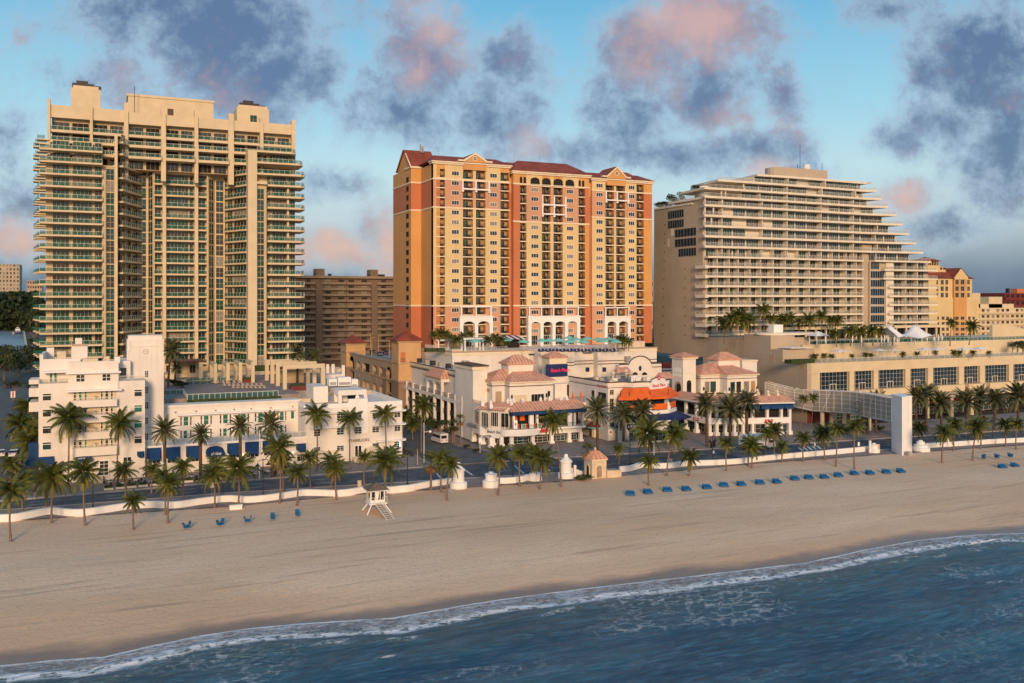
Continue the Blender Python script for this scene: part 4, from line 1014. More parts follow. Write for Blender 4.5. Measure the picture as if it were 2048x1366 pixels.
# far and middle background buildings
def block(name,label,t0,x0,x1,yt,rows,cols,wallm,winm,zb=0,depth=25,side=None,cat='apartment block',balc=True,ww=.6,wh=.5,slabm=None,extra=None):
 f=FT(t0);a0,a1=f.a(x0),f.a(x1);zt=f.z(x0,yt)
 t=Thing(name,label,cat,((a0+a1)/2,t0+depth/2,zb))
 b=t.p('wall',wallm);b.box(f.P(a0)[0],f.P(a1)[0],t0,t0+depth,zb,zt)
 fh=(zt-zb)/rows
 for r in range(rows):
  z=zb+r*fh
  if balc:
   s_=t.p('balcony',slabm or wallm);s_.fb(f,a0,a1,0.002,.9,z+fh*.0,z+fh*.32)
  wd=(a1-a0)/cols
  for c in range(cols):
   if rnd.random()<.08:continue
   w_=t.p('window',wallm,rnd.choice(winm));q=a0+c*wd+wd*(1-ww)/2
   window(w_,f,q,q+wd*ww,z+fh*.35,z+fh*(.35+wh),2,1,.01,.15)
 if extra:extra(t,f,a0,a1,zt)
 t.done();return t
mat('brown_slab',(.27,.19,.125),.8,.08,.3)
def back_building():
 f=FT(450.0);t=Thing('apartment_block','brown grey apartment slab standing behind between the two tallest towers','apartment block',(*f.P(f.a(705))[:2],0))
 a0,a1=f.a(560),f.a(800);zt=f.z(700,557)
 b=t.p('wall','brown_wall');b.fb(f,a0,a1,-16,0,0,zt)
 c=t.p('cornice','brown_slab');c.fb(f,a0,a1,-16.2,1.7,zt+.002,zt+1.2)
 piers=[(630,643),(741,753)]
 for x0,x1 in piers:p_=t.p('pier','brown_wall');p_.fb(f,f.a(x0),f.a(x1),0.002,2.2,0,zt-3.6)
 FHb=2.93
 edges=[560,630,643,691.5,741,753,800]
 spans=[(560,630),(643,691),(692,741),(753,800)]
 wins=[(613,621),(645,658,),(650,662),(676,688),(697,708),(723,734),(762,772),(786,795),(590,600)]
 for k in range(22):
  z=zt-2.9-FHb*k
  if z<2:break
  for x0,x1 in spans:
   s_=t.p('balcony','brown_slab','brown_slab');s_.use(0).fb(f,f.a(x0),f.a(x1),0.001,1.6,z-.2,z);s_.use(1).fb(f,f.a(x0)+.1,f.a(x1)-.1,1.45,1.55,z,z+1.0)
  for i,w_ in enumerate([(613,621),(650,662),(676,688),(697,708),(723,734),(762,772),(786,795)]):
   tall=i in(1,4,5,0)
   window(t.p('window','brown_slab',rnd.choice(['glass_dark','glass_dark','curtain'])),f,f.a(w_[0]),f.a(w_[1]),z+(.1 if tall else 1.0),z+2.3,3,1,.01,.12,.12)
 for x0,x1,y in((634,651,537),(743,758,539)):
  r=t.p('rooftop_block','brown_wall');r.fb(f,f.a(x0),f.a(x1),-9,-2,zt+1.2,f.z(x0,y))
 r=t.p('rooftop_vent','metal_dark')
 for x in(632,661,740,760,768):r.fb(f,f.a(x),f.a(x+5),-6,-3,zt+1.2,zt+2.4)
 t.done()
back_building()
def yellow_resort():
 t0=330.0;f=FT(t0);t=Thing('yellow_resort_tower','yellow resort tower with dark red roofs and a pavilion on top, beyond the stepped tower','hotel',(*f.P(f.a(1900))[:2],0))
 cv=lambda x:1820+x/6.21;cy=lambda y:500+y/6.21
 a0,a1=f.a(cv(230)),f.a(cv(770));ze=f.z(cv(300),cy(350))
 b=t.p('wall','or_yellow');b.fb(f,a0,a1,-18,0,0,ze)
 b2=t.p('wall','or_ochre');b2.fb(f,f.a(cv(525)),f.a(cv(680)),.002,1.2,0,ze)
 b3=t.p('wall','or_yellow');b3.fb(f,a0,a1+4.5,.0,.5,0,f.z(cv(300),cy(600)))
 fh=(cy(1110)-cy(620))/7
 for i in range(12):
  y=cy(640)+i*fh*.98 if i>=3 else cy(400)+i*(cy(80)-cy(0))
  for x0,x1 in((325,350),(380,418),(437,472),(535,580),(603,650),(708,742),(762,795)):
   if i<3 and x0>750:continue
   z=f.z(cv(x0),y)
   if z<2:continue
   hh=2.6 if i<3 else 1.9
   arched=i==0 and 530<x0<660
   d=1.22 if 530<x0<660 else(.02 if i<3 else.52)
   w_=t.p('window','cream_slab','glass_dark');window(w_,f,f.a(cv(x0)),f.a(cv(x1)),z-hh/2,z+hh/2,2,1,d,.2,.15)
 P=f.P
 r=t.p('roof','red_roof');ax=a0-1;bx=a1+1.2;zr=ze+.1
 r.add([P(ax,1.2,zr),P(bx,1.2,zr),P(bx,-19,zr),P(ax,-19,zr),P(ax+3,-8,zr+4.6),P(f.a(cv(600)),-8,zr+4.9)],[(0,1,5,4),(1,2,5),(2,3,4,5),(3,0,4)])
 g=t.p('gable','or_yellow');am=f.a(cv(602));g0,g1=f.a(cv(525)),f.a(cv(690));g.vprism(f,[(g0,ze-.5),(g1,ze-.5),(g1,ze+.6),(am,ze+5.2),(g0,ze+.6)],.6,1.6)
 r.face([P(g0-.5,1.7,ze+.7),P(am,1.7,ze+5.5),P(am,-8,ze+5.5),P(g0-.5,-8,ze+.7)]);r.face([P(am,1.7,ze+5.5),P(g1+.5,1.7,ze+.7),P(g1+.5,-8,ze+.7),P(am,-8,ze+5.5)])
 p_=t.p('rooftop_pavilion','or_yellow','deep_shade','red_roof');c0,c1=f.a(cv(240)),f.a(cv(480));zq=f.z(cv(300),cy(185));zp=f.z(cv(300),cy(128))
 p_.use(0).fb(f,f.a(cv(320)),f.a(cv(545)),-12,-5,ze,f.z(cv(400),cy(205)));p_.fb(f,c0,c1-.5,-12,-4.9,ze,zq)
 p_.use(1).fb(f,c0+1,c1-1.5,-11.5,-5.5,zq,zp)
 p_.use(0)
 for i in range(8):q=c0+.6+(c1-c0-2)*i/7;p_.fb(f,q,q+.3,-5.4,-5,zq,zp)
 p_.use(2);am=(c0+c1)/2;zz=f.z(cv(350),cy(78));q=[P(c0-.6,-4,zp),P(c1+.3,-4,zp),P(c1+.3,-13,zp),P(c0-.6,-13,zp),P(am,-8.5,zz)]
 p_.add(q,[(0,1,4),(1,2,4),(2,3,4),(3,0,4),(3,2,1,0)])
 for x in(405,462,510):window(t.p('window','cream_slab','glass_dark'),f,f.a(cv(x)),f.a(cv(x+40)),f.z(cv(x),cy(240)),f.z(cv(x),cy(212)),2,1,-4.98,.1)
 t.done()
yellow_resort()
def caps(specs):
 def ex(t,f,a0,a1,zt):
  for(x0,x1,y)in specs:b=t.p('rooftop_block','cream_slab');b.fb(f,f.a(x0),f.a(x1),-9,-2,zt,f.z(x0,y))
 return ex
block('cream_apartment_block','cream apartment block with rows of small balconies near the right edge, beside the yellow resort',345,1951,2048.5,616,9,10,'cream_slab',['glass_dark','curtain','glass_dark'],0,16,extra=caps([(1951,1967,586),(1984,2011,593.5),(1958,2034,608)]))
block('unfinished_block','dark unfinished brown building with open floors at the far right edge',420,2010,2100,586,8,9,'dark_red',['deep_shade'],0,20,cat='building',extra=lambda t,f,a0,a1,zt:(t.p('rooftop_block','or_deep').fb(f,f.a(2037),f.a(2060),-6,-1,zt,zt+3),t.p('crane_mast','metal_dark').fb(f,f.a(2019),f.a(2022.5),-3,-1,zt,zt+3.2)))
block('waterfront_tower','distant tan tower catching the sun at the far left edge',1330,-60,39,527,16,14,'tan_wall',['glass_dark','curtain'],0,40,cat='apartment tower',balc=False,ww=.55,wh=.6)
block('distant_block','small grey brown block on the skyline between the waterfront tower and the green glass tower',1900,54,84,561,8,6,'garage_trim',['glass_dark'],0,40,balc=False)
for i,(x0,x1,y,tt,lab,wm)in enumerate(((1292,1306,560,900,'narrow distant block in the gap right of the orange tower','garage_trim'),(1967,1985,592,1200,'tiny distant dark block between two cream rooftop boxes','metal_grey'),(612,640,579,1600,'low distant block left behind the brown grey slab','garage_trim'))):
 block('distant_block',lab,tt,x0,x1,y,5,4,wm,['glass_dark'],0,30,balc=False)
 # white streamlined hotel on the shore road
def awning(t,fr,x0,x1,yt,yb,out=1.6,m='blue_canvas',inset=.35,name='awning',label=None):
 a0,a1=fr.a(x0),fr.a(x1);z1,z0=fr.z(x0,yt),fr.z(x0,yb);z0+=.15
 b=t.p(name,m,label=label);P=fr.P
 b.add([P(a0,.02,z1),P(a1,.02,z1),P(a1-inset,out,z0),P(a0+inset*0+inset,out,z0),P(a0,.02,z0-.1),P(a1,.02,z0-.1),P(a1-inset,out,z0-.35),P(a0+inset,out,z0-.35)],
[(3,2,1,0),(0,4,7,3),(2,6,5,1),(7,6,2,3),(4,5,6,7)])
 return b
def white_hotel():
 F=FT(190.0);FT_=FT(196.0);FM=FT(200.0);FG=FT(192.0);FR=FT(191.0)
 t=Thing('seafront_hotel','low white hotel with blue awnings and a blank square tower on the shore road','hotel',(20,200,0))
 W='white_paint'
 gs=['green_shade','green_shade','glass_dark','glass_dark','glass_teal']
 a0,a1=F.a(77),F.a(290);zr=F.z(77,768);zpar=F.z(77,768)
 b=t.p('wall',W);b.fb(F,a0,a1,-16,0,2.2,zpar);b.fb(F,a0+3,a1,-15,-.3,0,2.199)
 for x0,x1,rows in((84.5,103,((787,802),(819,834.5),(852,868),(884.5,900.5))),(268,284.5,((779,793.5),(810,825),(841.5,856.5),(872.5,887.5)))):
  for(y0,y1)in rows:window(t.p('window','bright_white',rnd.choice(gs)),F,F.a(x0),F.a(x1),F.z(x0,y1),F.z(x0,y0),1,1,.01,.14);
  for(y0,y1)in rows:s_=t.p('window','bright_white','glass_dark');s_.fb(F,F.a(x0)+.1,F.a(x1)-.1,.05,.1,F.z(x0,y0)-.5,F.z(x0,y0)-.38)
 cx0,cx1=F.a(137),F.a(237)
 b=t.p('wall',W);zc=F.z(140,729);b.fb(F,cx0,cx1,-9,.35,F.z(140,783),zc)
 for x0,x1,y0,y1 in((152,170,749,764),(204,221.5,747.5,762)):
  window(t.p('window','bright_white','glass_dark'),F,F.a(x0),F.a(x1),F.z(x0,y1),F.z(x0,y0),2,2,.36,.14,.14)
 for(x0,x1,y,o)in((132,242,746.5,1.2),(133,243.5,782,1.6)):
  e=t.p('eyebrow','bright_white');e.fb(F,F.a(x0),F.a(x1),.36,o,F.z(x0,y+1.5),F.z(x0,y+1.5)+.3)
 for(yt,yb)in((799,813.5),(829,844.5),(863,878),(893.5,911)):
  s_=t.p('balcony',W,'metal_white');q0,q1=F.a(144),F.a(234);z0,z1=F.z(144,yb+1),F.z(144,yt+1.5)
  s_.fb(F,q0,q1,.002,1.5,z0,z1);railing(s_,F,q0,q1,1.4,z1,.55,1.3,.05,posts=1)
  r=t.p('wall','cream_slab');r.fb(F,q0+.1,q1-.1,.002,.03,z1+.002,z1+2.1)
  for(xa,xb)in((147,152.5),(157,164),(168.5,174),(201,206),(210,217),(221,226)):
   zz=z1+.1;window(t.p('window','bright_white',rnd.choice(gs+['glass_dark'])),F,F.a(xa),F.a(xb),zz-.6,zz+1.75,1,3,.035,.1,.1)
  c=t.p('cafe_table','metal_white');q=F.P(F.a(189),1.0)[:2];c.cyl(q[0],q[1],z1,z1+.7,.05);c.cyl(q[0],q[1],z1+.7,z1+.74,.4,n=10)
 b=t.p('wall',W);zp=F.z(77,727);b.fb(F,F.a(77)+.02,cx0-.01,-15,-3,zpar,zp);e=t.p('eyebrow','bright_white');e.fb(F,F.a(84),cx0-.02,-2.99,-.6,zp-1.9,zp-1.6)
 FP3=FT(193.0);
 for x0,x1 in((99,105),(108,114)):window(t.p('balcony_door','bright_white','green_shade'),FP3,FP3.a(x0),FP3.a(x1),zpar+.02,zpar+1.9,1,1,.01,.1)
 for x0,x1 in((78,137),(238,290)):r=t.p('railing','metal_white','rail_pale');railing(r,F,F.a(x0),F.a(x1),-.2,zpar,1.0,1.6,.06,panel=1,posts=0)
 b=t.p('wall',W);b.fb(F,cx1+.01,F.a(262),-15,-4,zpar,zp-.2);window(t.p('balcony_door','metal_white','glass_dark'),FT(194.0),FT(194.0).a(239),FT(194.0).a(254),zpar+.02,zpar+2.4,2,1,.01,.2)
 b=t.p('parapet',W);b.fb(F,a0+.02,a0+.6,-15,-3.02,zp,zp+1.5);b.fb(F,a0+.6,F.a(100),-15.2,-14.8,zp,zp+2.2);b.fb(F,a0+.02,cx0+2,-3.3,-3.0,zp+.001,zp+.6)
 b.fb(F,cx0,cx1,.05,.34,zc,zc+.5)
 s_=t.p('stair_head',W,'garage_trim');FB_=FT(199.0);s_.fb(FB_,FB_.a(143),FB_.a(175),-4,0,zp,FB_.z(143,693));s_.use(1).fb(FB_,FB_.a(144),FB_.a(172),-3.5,-.5,FB_.z(143,693)+.002,FB_.z(143,689));s_.use(0).fb(FB_,FB_.a(150),FB_.a(164),-3,-1,FB_.z(143,689)+.002,FB_.z(143,677))
 for(x0,x1,y0,y1,tt)in((114,132,703,716,200),(163,196,718,729,194),(207,219,713,726,196),(229,240,714,728,192)):
  f=FT(tt);u=t.p('roof_plant','beige_stone' if x0!=229 else 'bright_white','metal_dark');u.fb(f,f.a(x0),f.a(x1),-2.0,0,f.z(x0,y1+2),f.z(x0,y0));
  if x0==163:u.use(1).lathe(*f.P(f.a(171),.15)[:2],[(.02,f.z(170,724)-.01),(.02,f.z(170,724))],6);
 for(y0,y1)in((760,769),(777,794),(805,824)):
  s_=t.p('balcony',W);s_.fb(F,a0-1.6,a0-.001,-6,-.2,F.z(63,y1),F.z(63,y0))
 bp=t.p('canopy','blue_canvas',label='bright blue canopy over the side entrance');P=F.P;x_=a0-1.7
 bp.hexa([P(x_-.8,1.0,F.z(65,930)),P(a0+2.6,1.0,F.z(65,930)),P(a0+2.6,.02,F.z(65,930)),P(x_-.8,.02,F.z(65,930)),P(x_,.3,F.z(65,915)),P(a0+2.6,.3,F.z(65,915)),P(a0+2.6,.01,F.z(65,915)),P(x_,.01,F.z(65,915))]);bp.fb(F,x_,a0-.01,-3,.2,F.z(65,915),F.z(65,888))
 aw=t.p('awning','blue_canvas',label='oval blue awning with faint lettering over a side door');pts=[]
 c0,c1=F.a(152),F.a(182);zb,zt=F.z(152,922),F.z(152,911)
 for k in range(20):u=2*math.pi*k/20;pts.append(((c0+c1)/2+(c1-c0)/2*math.copysign(abs(math.cos(u))**.5,math.cos(u)),(zb+zt)/2+(zt-zb)/2*math.copysign(abs(math.sin(u))**.6,math.sin(u))))
 aw.vprism(F,pts,.1,1.9)
 text(t,"LAS OLAS",F,(c0+c1)/2,(zb+zt)/2+.2,1.93,.42,'lettering_white',parent=aw)
 window(t.p('door','bright_white','glass_dark'),F,F.a(198),F.a(218),1.0,F.z(198,921),2,4,.01,.25,.12)
 b=t.p('door_canopy','metal_grey');b.fb(F,F.a(197),F.a(219),.01,.6,F.z(198,911.5),F.z(198,910))
 window(t.p('window','bright_white','glass_dark'),F,F.a(246),F.a(263.5),F.z(246,932),F.z(246,914),2,2,.01,.16,.16)
 awning(t,F,274,289,903,912,1.2)
 s_=t.p('entrance_steps','beige_stone')
 for k in range(4):s_.fb(F,F.a(185),F.a(206),0,2.6-k*.55,.12+k*.24,.12+(k+1)*.24-.002)
 zt=FT_.z(290,671);b=t.p('tower',W);b.fb(FT_,FT_.a(254),FT_.a(327.5),-6.5,0,0,zt-.8);b.fb(FT_,FT_.a(256.5),FT_.a(325),-6,-.3,zt-.8,zt)
 for x in(256,278,301,322):b.fb(FT_,FT_.a(x),FT_.a(x)+.12,.002,.10,2,zt-(1.2 if x in(256,322)else 2.4))
 b.fb(FT_,FT_.a(262),FT_.a(320),.002,.12,zt-2.2,zt-2.0)
 for x0,x1 in((254,261),(320,327.4)):b.fb(FT_,FT_.a(x0),FT_.a(x1),.01,.22,zt-3.2,zt-1.0)
 em=t.p('round_emblem','metal_grey');am,zm=FT_.a(292),FT_.z(292,703)
 for k in range(14):
  u0,u1=2*math.pi*k/14,2*math.pi*(k+1)/14;em.tube([FT_.P(am+.48*math.cos(u0),.08,zm+.48*math.sin(u0)),FT_.P(am+.48*math.cos(u1),.08,zm+.48*math.sin(u1))],.035,4)
 em.vprism(FT_,[(am,zm-.15),(am+.12,zm),(am,zm+.15),(am-.12,zm)],.03,.1)
 for(y0,y1)in((741,755),(773,787),(804,818),(834.5,848.5),(866,880)):
  window(t.p('window','bright_white',rnd.choice(['glass_dark','glass_teal'])),FT_,FT_.a(289),FT_.a(297),FT_.z(290,y1),FT_.z(290,y0),2,3,.01,.12,.1)
 m0,m1=FM.a(327),FM.a(598);zm=FM.z(330,811);b=t.p('wall',W);b.fb(FM,m0-1,m1,-3.5,0,0,zm);b.fb(FM,m0-1,m1+.2,-3.8,.2,zm-.5,zm-.02)
 e=t.p('eyebrow','bright_white');e.fb(FM,FM.a(354),FM.a(589),.002,1.1,FM.z(354,831),FM.z(354,831)+.28)
 for i,x in enumerate((360,400.5,439,475,509,554)):
  w_=23.5 if i<5 else 19;z1=FM.z(x,831.5-i*2.1+(0 if i<5 else-0));
  for(u0,u1,m_)in((0,.17,'glass_dark'),(.28,.72,'green_shade'),(.83,1,'glass_dark')):
   window(t.p('window','bright_white',m_),FM,FM.a(x+w_*u0),FM.a(x+w_*u1),FM.z(360,852),FM.z(360,833.5),1,2,.01,.1,.08)
   window(t.p('balcony_door','bright_white',m_),FM,FM.a(x+w_*u0),FM.a(x+w_*(u1-(.1 if u0>.2 and u1<.8 else 0))),FM.z(360,879),FM.z(360,861),1,2,.01,.1,.08)
 window(t.p('window','bright_white','green_shade'),FM,FM.a(581),FM.a(588.5),FM.z(360,850),FM.z(360,833),1,1,.01,.12)
 for x in(351,392,431,468,502,541,585):d_=t.p('roof_spout','metal_dark');a=FM.a(x);z=FM.z(360,824);d_.fb(FM,a-.12,a+.12,.21,.4,z-.1,z+.1)
 g0,g1=FG.a(290),FG.a(614);zg=FG.z(400,886);b=t.p('wall',W);b.fb(FG,g0,g1,-7.9,0,0,zg)
 b=t.p('parapet','bright_white');b.fb(FG,g0,g1,.002,.15,zg-.35,zg-.05)
 r=t.p('railing','metal_white','rail_pale');railing(r,FG,g0,g1,-.15,zg,1.05,1.5,.06,panel=1,posts=0)
 for(x0,x1,y0,y1)in((294,323,896,917),(332,361,895,916),(372,400,892.5,913.5),(454,482,887,906),(490,520,884.5,904.5),(525,552,882,901),(592,612,887.5,900)):
  awning(t,FG,x0,x1,y0,y1,2.0,inset=.5)
  window(t.p('window','bright_white','glass_dark'),FG,FG.a(x0+2),FG.a(x1-2),FG.z(x0,y1+11),FG.z(x0,y1-4),3,2,.01,.14,.1)
 for x in(402,486,586):l_=t.p('wall_lamp','glow_lamp');a=FG.a(x);z=FG.z(x,912-(x-402)*.04);l_.lathe(*FG.P(a,.25)[:2],[(.02,z-.12),(.13,z),(.02,z+.12)],6)
 c0,c1=FG.a(411),FG.a(448);z0,z1=FG.z(411,910),FG.z(411,898);n=12;aw=t.p('awning','blue_canvas',label='arched blue awning with a white name');P=FG.P;cm=(c0+c1)/2;rr=(c1-c0)/2
 for k in range(n):
  u0,u1=math.pi*k/n,math.pi*(k+1)/n
  pa=[(cm-rr*math.cos(u),z0+(z1-z0)*math.sin(u)**.8)for u in(u0,u1)]
  aw.face([P(pa[0][0],.02,pa[0][1]+.5),P(pa[1][0],.02,pa[1][1]+.5),P(pa[1][0],2.0,max(z0,pa[1][1]-.2)),P(pa[0][0],2.0,max(z0,pa[0][1]-.2))])
  aw.face([P(pa[0][0],2.0,z0-.1),P(pa[1][0],2.0,z0-.1),P(pa[1][0],2.0,max(z0,pa[1][1]-.2)),P(pa[0][0],2.0,max(z0,pa[0][1]-.2))])
 text(t,"dolce",FG,cm,z0+.45,2.02,.9,'lettering_white',parent=aw,shear=.3)
 window(t.p('door','bright_white','glass_dark'),FG,FG.a(417),FG.a(436),.6,z0-.2,3,2,.01,.2,.12);window(t.p('door','bright_white','glass_dark'),FG,FG.a(593),FG.a(609),.6,FG.z(593,902),2,2,.01,.2,.12)
 r0,r1=FR.a(612),FR.a(804.5);zr=FR.z(700,806);P=FR.P
 arc=[P(r0+2.2-2.2*math.cos(u),-2.2+2.2*math.sin(u))[:2]for u in[math.pi/2*i/6 for i in range(7)]]
 b=t.p('wall',W);b.prism(arc+[P(r1,0)[:2],P(r1,-24)[:2],P(r0,-24)[:2]],0,zr-.9)
 pp=t.p('parapet','bright_white');pp.fb(FR,r0+2.2,r1,-.4,0,zr-.898,zr);pp.fb(FR,r1-.4,r1,-24,-.41,zr-.898,zr);pp.fb(FR,r0,r0+.4,-24,-2.3,zr-.898,zr);pp.fb(FR,FR.a(696),FR.a(735),-.6,.25,6,zr+.85);pp.lathe(*P(FR.a(715),-.1)[:2],[(.5,zr+.85),(.5,zr+1.2),(.25,zr+1.6),(.3,zr+1.9),(.05,zr+2.2)],8)
 for(y,x0,x1)in((820,740,809),(847,744,809),(878.5,752,809),(827.5,618,690),(856.5,620,692)):
  e=t.p('eyebrow','bright_white');z=FR.z(x1 if x1>800 else x0,y);e.fb(FR,FR.a(x0),FR.a(x1),.002,.9,z-.15,z+.12)
  if x1>800:e.fb(FR,r1+.001,r1+.9,-7,0,z-.15,z+.12)
 zrow=[(FR.z(790,835),FR.z(790,820.5)),(FR.z(790,863),FR.z(790,848.5)),(FR.z(790,895),FR.z(790,883))]
 for ri,(z0,z1)in enumerate(zrow):
  for(x0,x1)in((627,641),(673,688),(708,723),(744,758.5),(788,801)):
   if ri==2 and x0==708:continue
   window(t.p('window','bright_white',rnd.choice(['glass_dark','glass_dark','glass_teal'])if ri<2 else 'glass_teal'),FR,FR.a(x0),FR.a(x1),z0,z1,2,3,.26 if x0==708 else.01,.14,.09)
 window(t.p('door','bright_white','glass_dark'),FR,FR.a(708),FR.a(723.5),.9,FR.z(708,890),2,1,.26,.3,.3)
 text(t,"STARBUCKS",FR,FR.a(717),FR.z(717,880.5),.27,.85,'lettering_dark')
 n_=t.p('neon_window_light','neon_blue');n_.fb(FR,FR.a(798.5),FR.a(799.5),.14,.2,zrow[2][0],zrow[2][1])
 s_=t.p('entrance_steps','beige_stone')
 for k in range(4):s_.fb(FR,FR.a(704),FR.a(728),.26,2.6-k*.5,.12+k*.2,.12+(k+1)*.2-.002)
 f=FT(197.0);zz=f.z(733,779);k0,k1=f.a(677),f.a(733)
 b=t.p('roof_pavilion',W,'deep_shade','metal_white');b.fb(f,k0,k1,-9,0,zz-1.1,zz);
 for x in(677,728):b.fb(f,f.a(x),f.a(x)+.75,-.8,-.001,zr-.8,zz-1.101)
 b.fb(f,k0,k0+.5,-4.6,-4.0,zr-.8,zz-1.101);b.fb(f,k0+.5,k1,-9,-4,zr-.8,zz-1.102);b.use(1).fb(f,k0+3,k0+5,-3.99,-3.95,zr-.8,zz-1.5)
 b=t.p('stair_head',W);f2=FT(201.0);b.fb(f2,f2.a(627),f2.a(656),-8,0,zr-.8,f2.z(640,773));
 for(x0,x1,y0,y1,tt)in((658,674,758,770,203),(676,702,755,770,204),(703,716,759,774,206)):
  f=FT(tt);u=t.p('roof_plant','metal_white','metal_grey');u.fb(f,f.a(x0),f.a(x1),-2.5,0,f.z(x0,y1+2),f.z(x0,y0));u.use(1).fb(f,f.a(x0)+.2,f.a(x1)-.2,.002,.05,f.z(x0,y1),f.z(x0,y1)+.6)
 t.done()
mat('glow_lamp',(.9,.8,.6),.4,.02,1,emit=((1.0,.75,.45),3.0));mat('neon_blue',(.3,.7,.9),.4,.02,1,emit=((.35,.75,1.0),2.0))
white_hotel()
# pool deck behind the hotel
DZ=13.5
def GD(px,py,z=DZ):return G(px,py,z)
def pool_deck():
 t=Thing('pool_deck_terrace','raised paved pool deck with green glass edge and hedge behind the white hotel','terrace',(35,230,0))
 b=t.p('wall','beige_stone');b.box(-3,43.5,204.5,262,0,DZ-1.0);b.box(43.501,60,216,262,0,DZ-1.0)
 b=t.p('paving','paver');b.box(10.2,40.6,206.3,268,DZ-.999,DZ);b.box(40.601,58,216,268,DZ-.999,DZ-.3)
 f=FT(205.6);h=t.p('hedge','hedge');h.fb(f,f.a(374),f.a(561),-.1,.7,f.z(374,809),f.z(374,800))
 r=t.p('glass_edge','metal_white','rail_glass');railing(r,f,f.a(375),f.a(557),-.35,f.z(374,800.5),1.25,1.1,.07,panel=1,posts=0)
 s=FS(f.P(f.a(375))[0]);railing(r,s,s.a(374)-9,s.a(375),0,f.z(374,800.5),1.25,1.5,.07,panel=1,posts=0)
 f2=FT(215.0);railing(r,f2,f2.a(327),f2.a(367),0,f2.z(340,789),1.0,1.3,.06,panel=1,posts=0)
 p=t.p('pool','pool_water','beige_stone');q=GD(372,763);p.use(1).box(q[0]-1,q[0]+12.2,q[1]-.6,q[1]+3.2,DZ+.002,DZ+.35);p.use(0).box(q[0]-.4,q[0]+11.6,q[1],q[1]+2.6,DZ+.353,DZ+.40)
 r2=t.p('glass_screen','metal_white','rail_glass');f3=FT(GD(400,768)[1]);railing(r2,f3,f3.a(372),f3.a(455),0,DZ,1.6,1.6,.05,panel=1,posts=0)
 for(x0,x1,y)in((582,614,779),(486,509,765)):
  q=GD(x0,y);q2=GD(x1,y-1);c=t.p('planter','dark_red','hedge');c.use(0).box(q[0],q2[0],q[1],q[1]+2.2,DZ-.3,DZ+.7);c.use(1).box(q[0]+.2,q2[0]-.2,q[1]+.2,q[1]+2,DZ+.7,DZ+1.15)
 b=t.p('terrace_wall','cream_slab','hedge');f4=FT(262.0);b.fb(f4,f4.a(330),f4.a(690),-8,0,DZ,DZ+1.0);b.use(1).fb(f4,f4.a(507),f4.a(540),-2,-.3,DZ+1,DZ+2.6)
 b.fb(f4,f4.a(424),f4.a(436),-1.6,-.3,DZ+1,DZ+3.2)
 t.done()
 lab=['leftmost','second from the left','third from the left','rightmost']
 for i,(x,y)in enumerate(((431,767),(456,766.5),(481,766),(506,765))):
  q=GD(x,y);g=Thing('concrete_frame',f'{lab[i]} of the four cream concrete frames on the pool deck','pergola frame',(q[0],q[1],DZ),'four cream frames on the pool deck')
  f=FT(q[1]);zt=f.z(x,733.5-i*1.2);w_=.42;
  g.p('post','cream_slab').box(q[0]-w_,q[0]+w_,q[1],q[1]+.9,DZ,zt);g.p('post','cream_slab').box(q[0]-w_,q[0]+w_,q[1]+9,q[1]+9.9,DZ,zt)
  g.p('beam','cream_slab').box(q[0]-w_+.003,q[0]+w_-.003,q[1],q[1]+9.9,zt+.002,zt+.8);g.done()
 lab=['nearest','second nearest','third nearest','farthest']
 for i,(x,y,yt)in enumerate(((570,779,738),(556,772,733),(545,767,730),(534,761,727))):
  q=GD(x,y);g=Thing('concrete_frame',f'{lab[i]} of the long cream frames of the bar pergola on the pool deck','pergola frame',(q[0],q[1],DZ),'long cream frames of the bar pergola')
  f=FT(q[1]);zt=f.z(x,yt);x2=q[0]+9.5
  g.p('post','cream_slab').box(q[0]-.45,q[0]+.45,q[1],q[1]+.9,DZ-.3,zt);g.p('post','cream_slab').box(x2-.9,x2,q[1],q[1]+.9,DZ-.3,zt)
  g.p('beam','cream_slab').box(q[0]-.45,x2,q[1]+.003,q[1]+.897,zt+.002,zt+1.0)
  if i==2:
   g.p('back_wall','cream_back').box(q[0]+2,x2-1,q[1]+3,q[1]+3.3,DZ-.3,zt)
   g.p('bar_canopy','dark_red').box(q[0]+.46,x2-1,q[1]-3,q[1]-.1,zt-.9,zt-.6)
  g.done()
 q=GD(692,765);g=Thing('deck_cabana','white flat roofed cabana with stub columns on top, right end of the pool deck','cabana',(q[0]-4,q[1]+3,DZ));f=FT(q[1]);a1=f.a(690);a0=f.a(646);zt=f.z(668,749)
 g.p('roof','white_paint').fb(f,a0,a1,-7,0,zt-.9,zt)
 for a in(a0,a1-.7):g.p('column','white_paint').fb(f,a,a+.7,-.7,-.001,DZ-5,zt-.901)
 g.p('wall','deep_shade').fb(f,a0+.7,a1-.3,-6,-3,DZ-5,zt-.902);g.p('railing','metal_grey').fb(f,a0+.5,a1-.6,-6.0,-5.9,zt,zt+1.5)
 for x in(650,661,672,684):a=f.a(x);g.p('column','white_paint').fb(f,a,a+.75,-.75 if x==684 else-5.5,0 if x==684 else-4.7,zt+.002,zt+2.3)
 g.done()
 q=GD(340,750,14.5);f=FT(255.0);g=Thing('canopy_lounge','shaded lounge with brown slatted canopy at the foot of the condominium tower','pavilion',(*f.P(f.a(375))[:2],DZ));a0,a1=f.a(338),f.a(411);zt=f.z(338,724)
 g.p('canopy','dark_red').fb(f,a0,a1,-10,0,zt-.25,zt);
 for i in range(14):g.p('slat','timber').fb(f,a0+(a1-a0)*i/14,a0+(a1-a0)*i/14+.15,-10,.6,zt+.002,zt+.2)
 for x in(340,398):a=f.a(x);g.p('column','cream_slab').fb(f,a,a+1.0,-1.2,-.2,DZ,zt-.251)
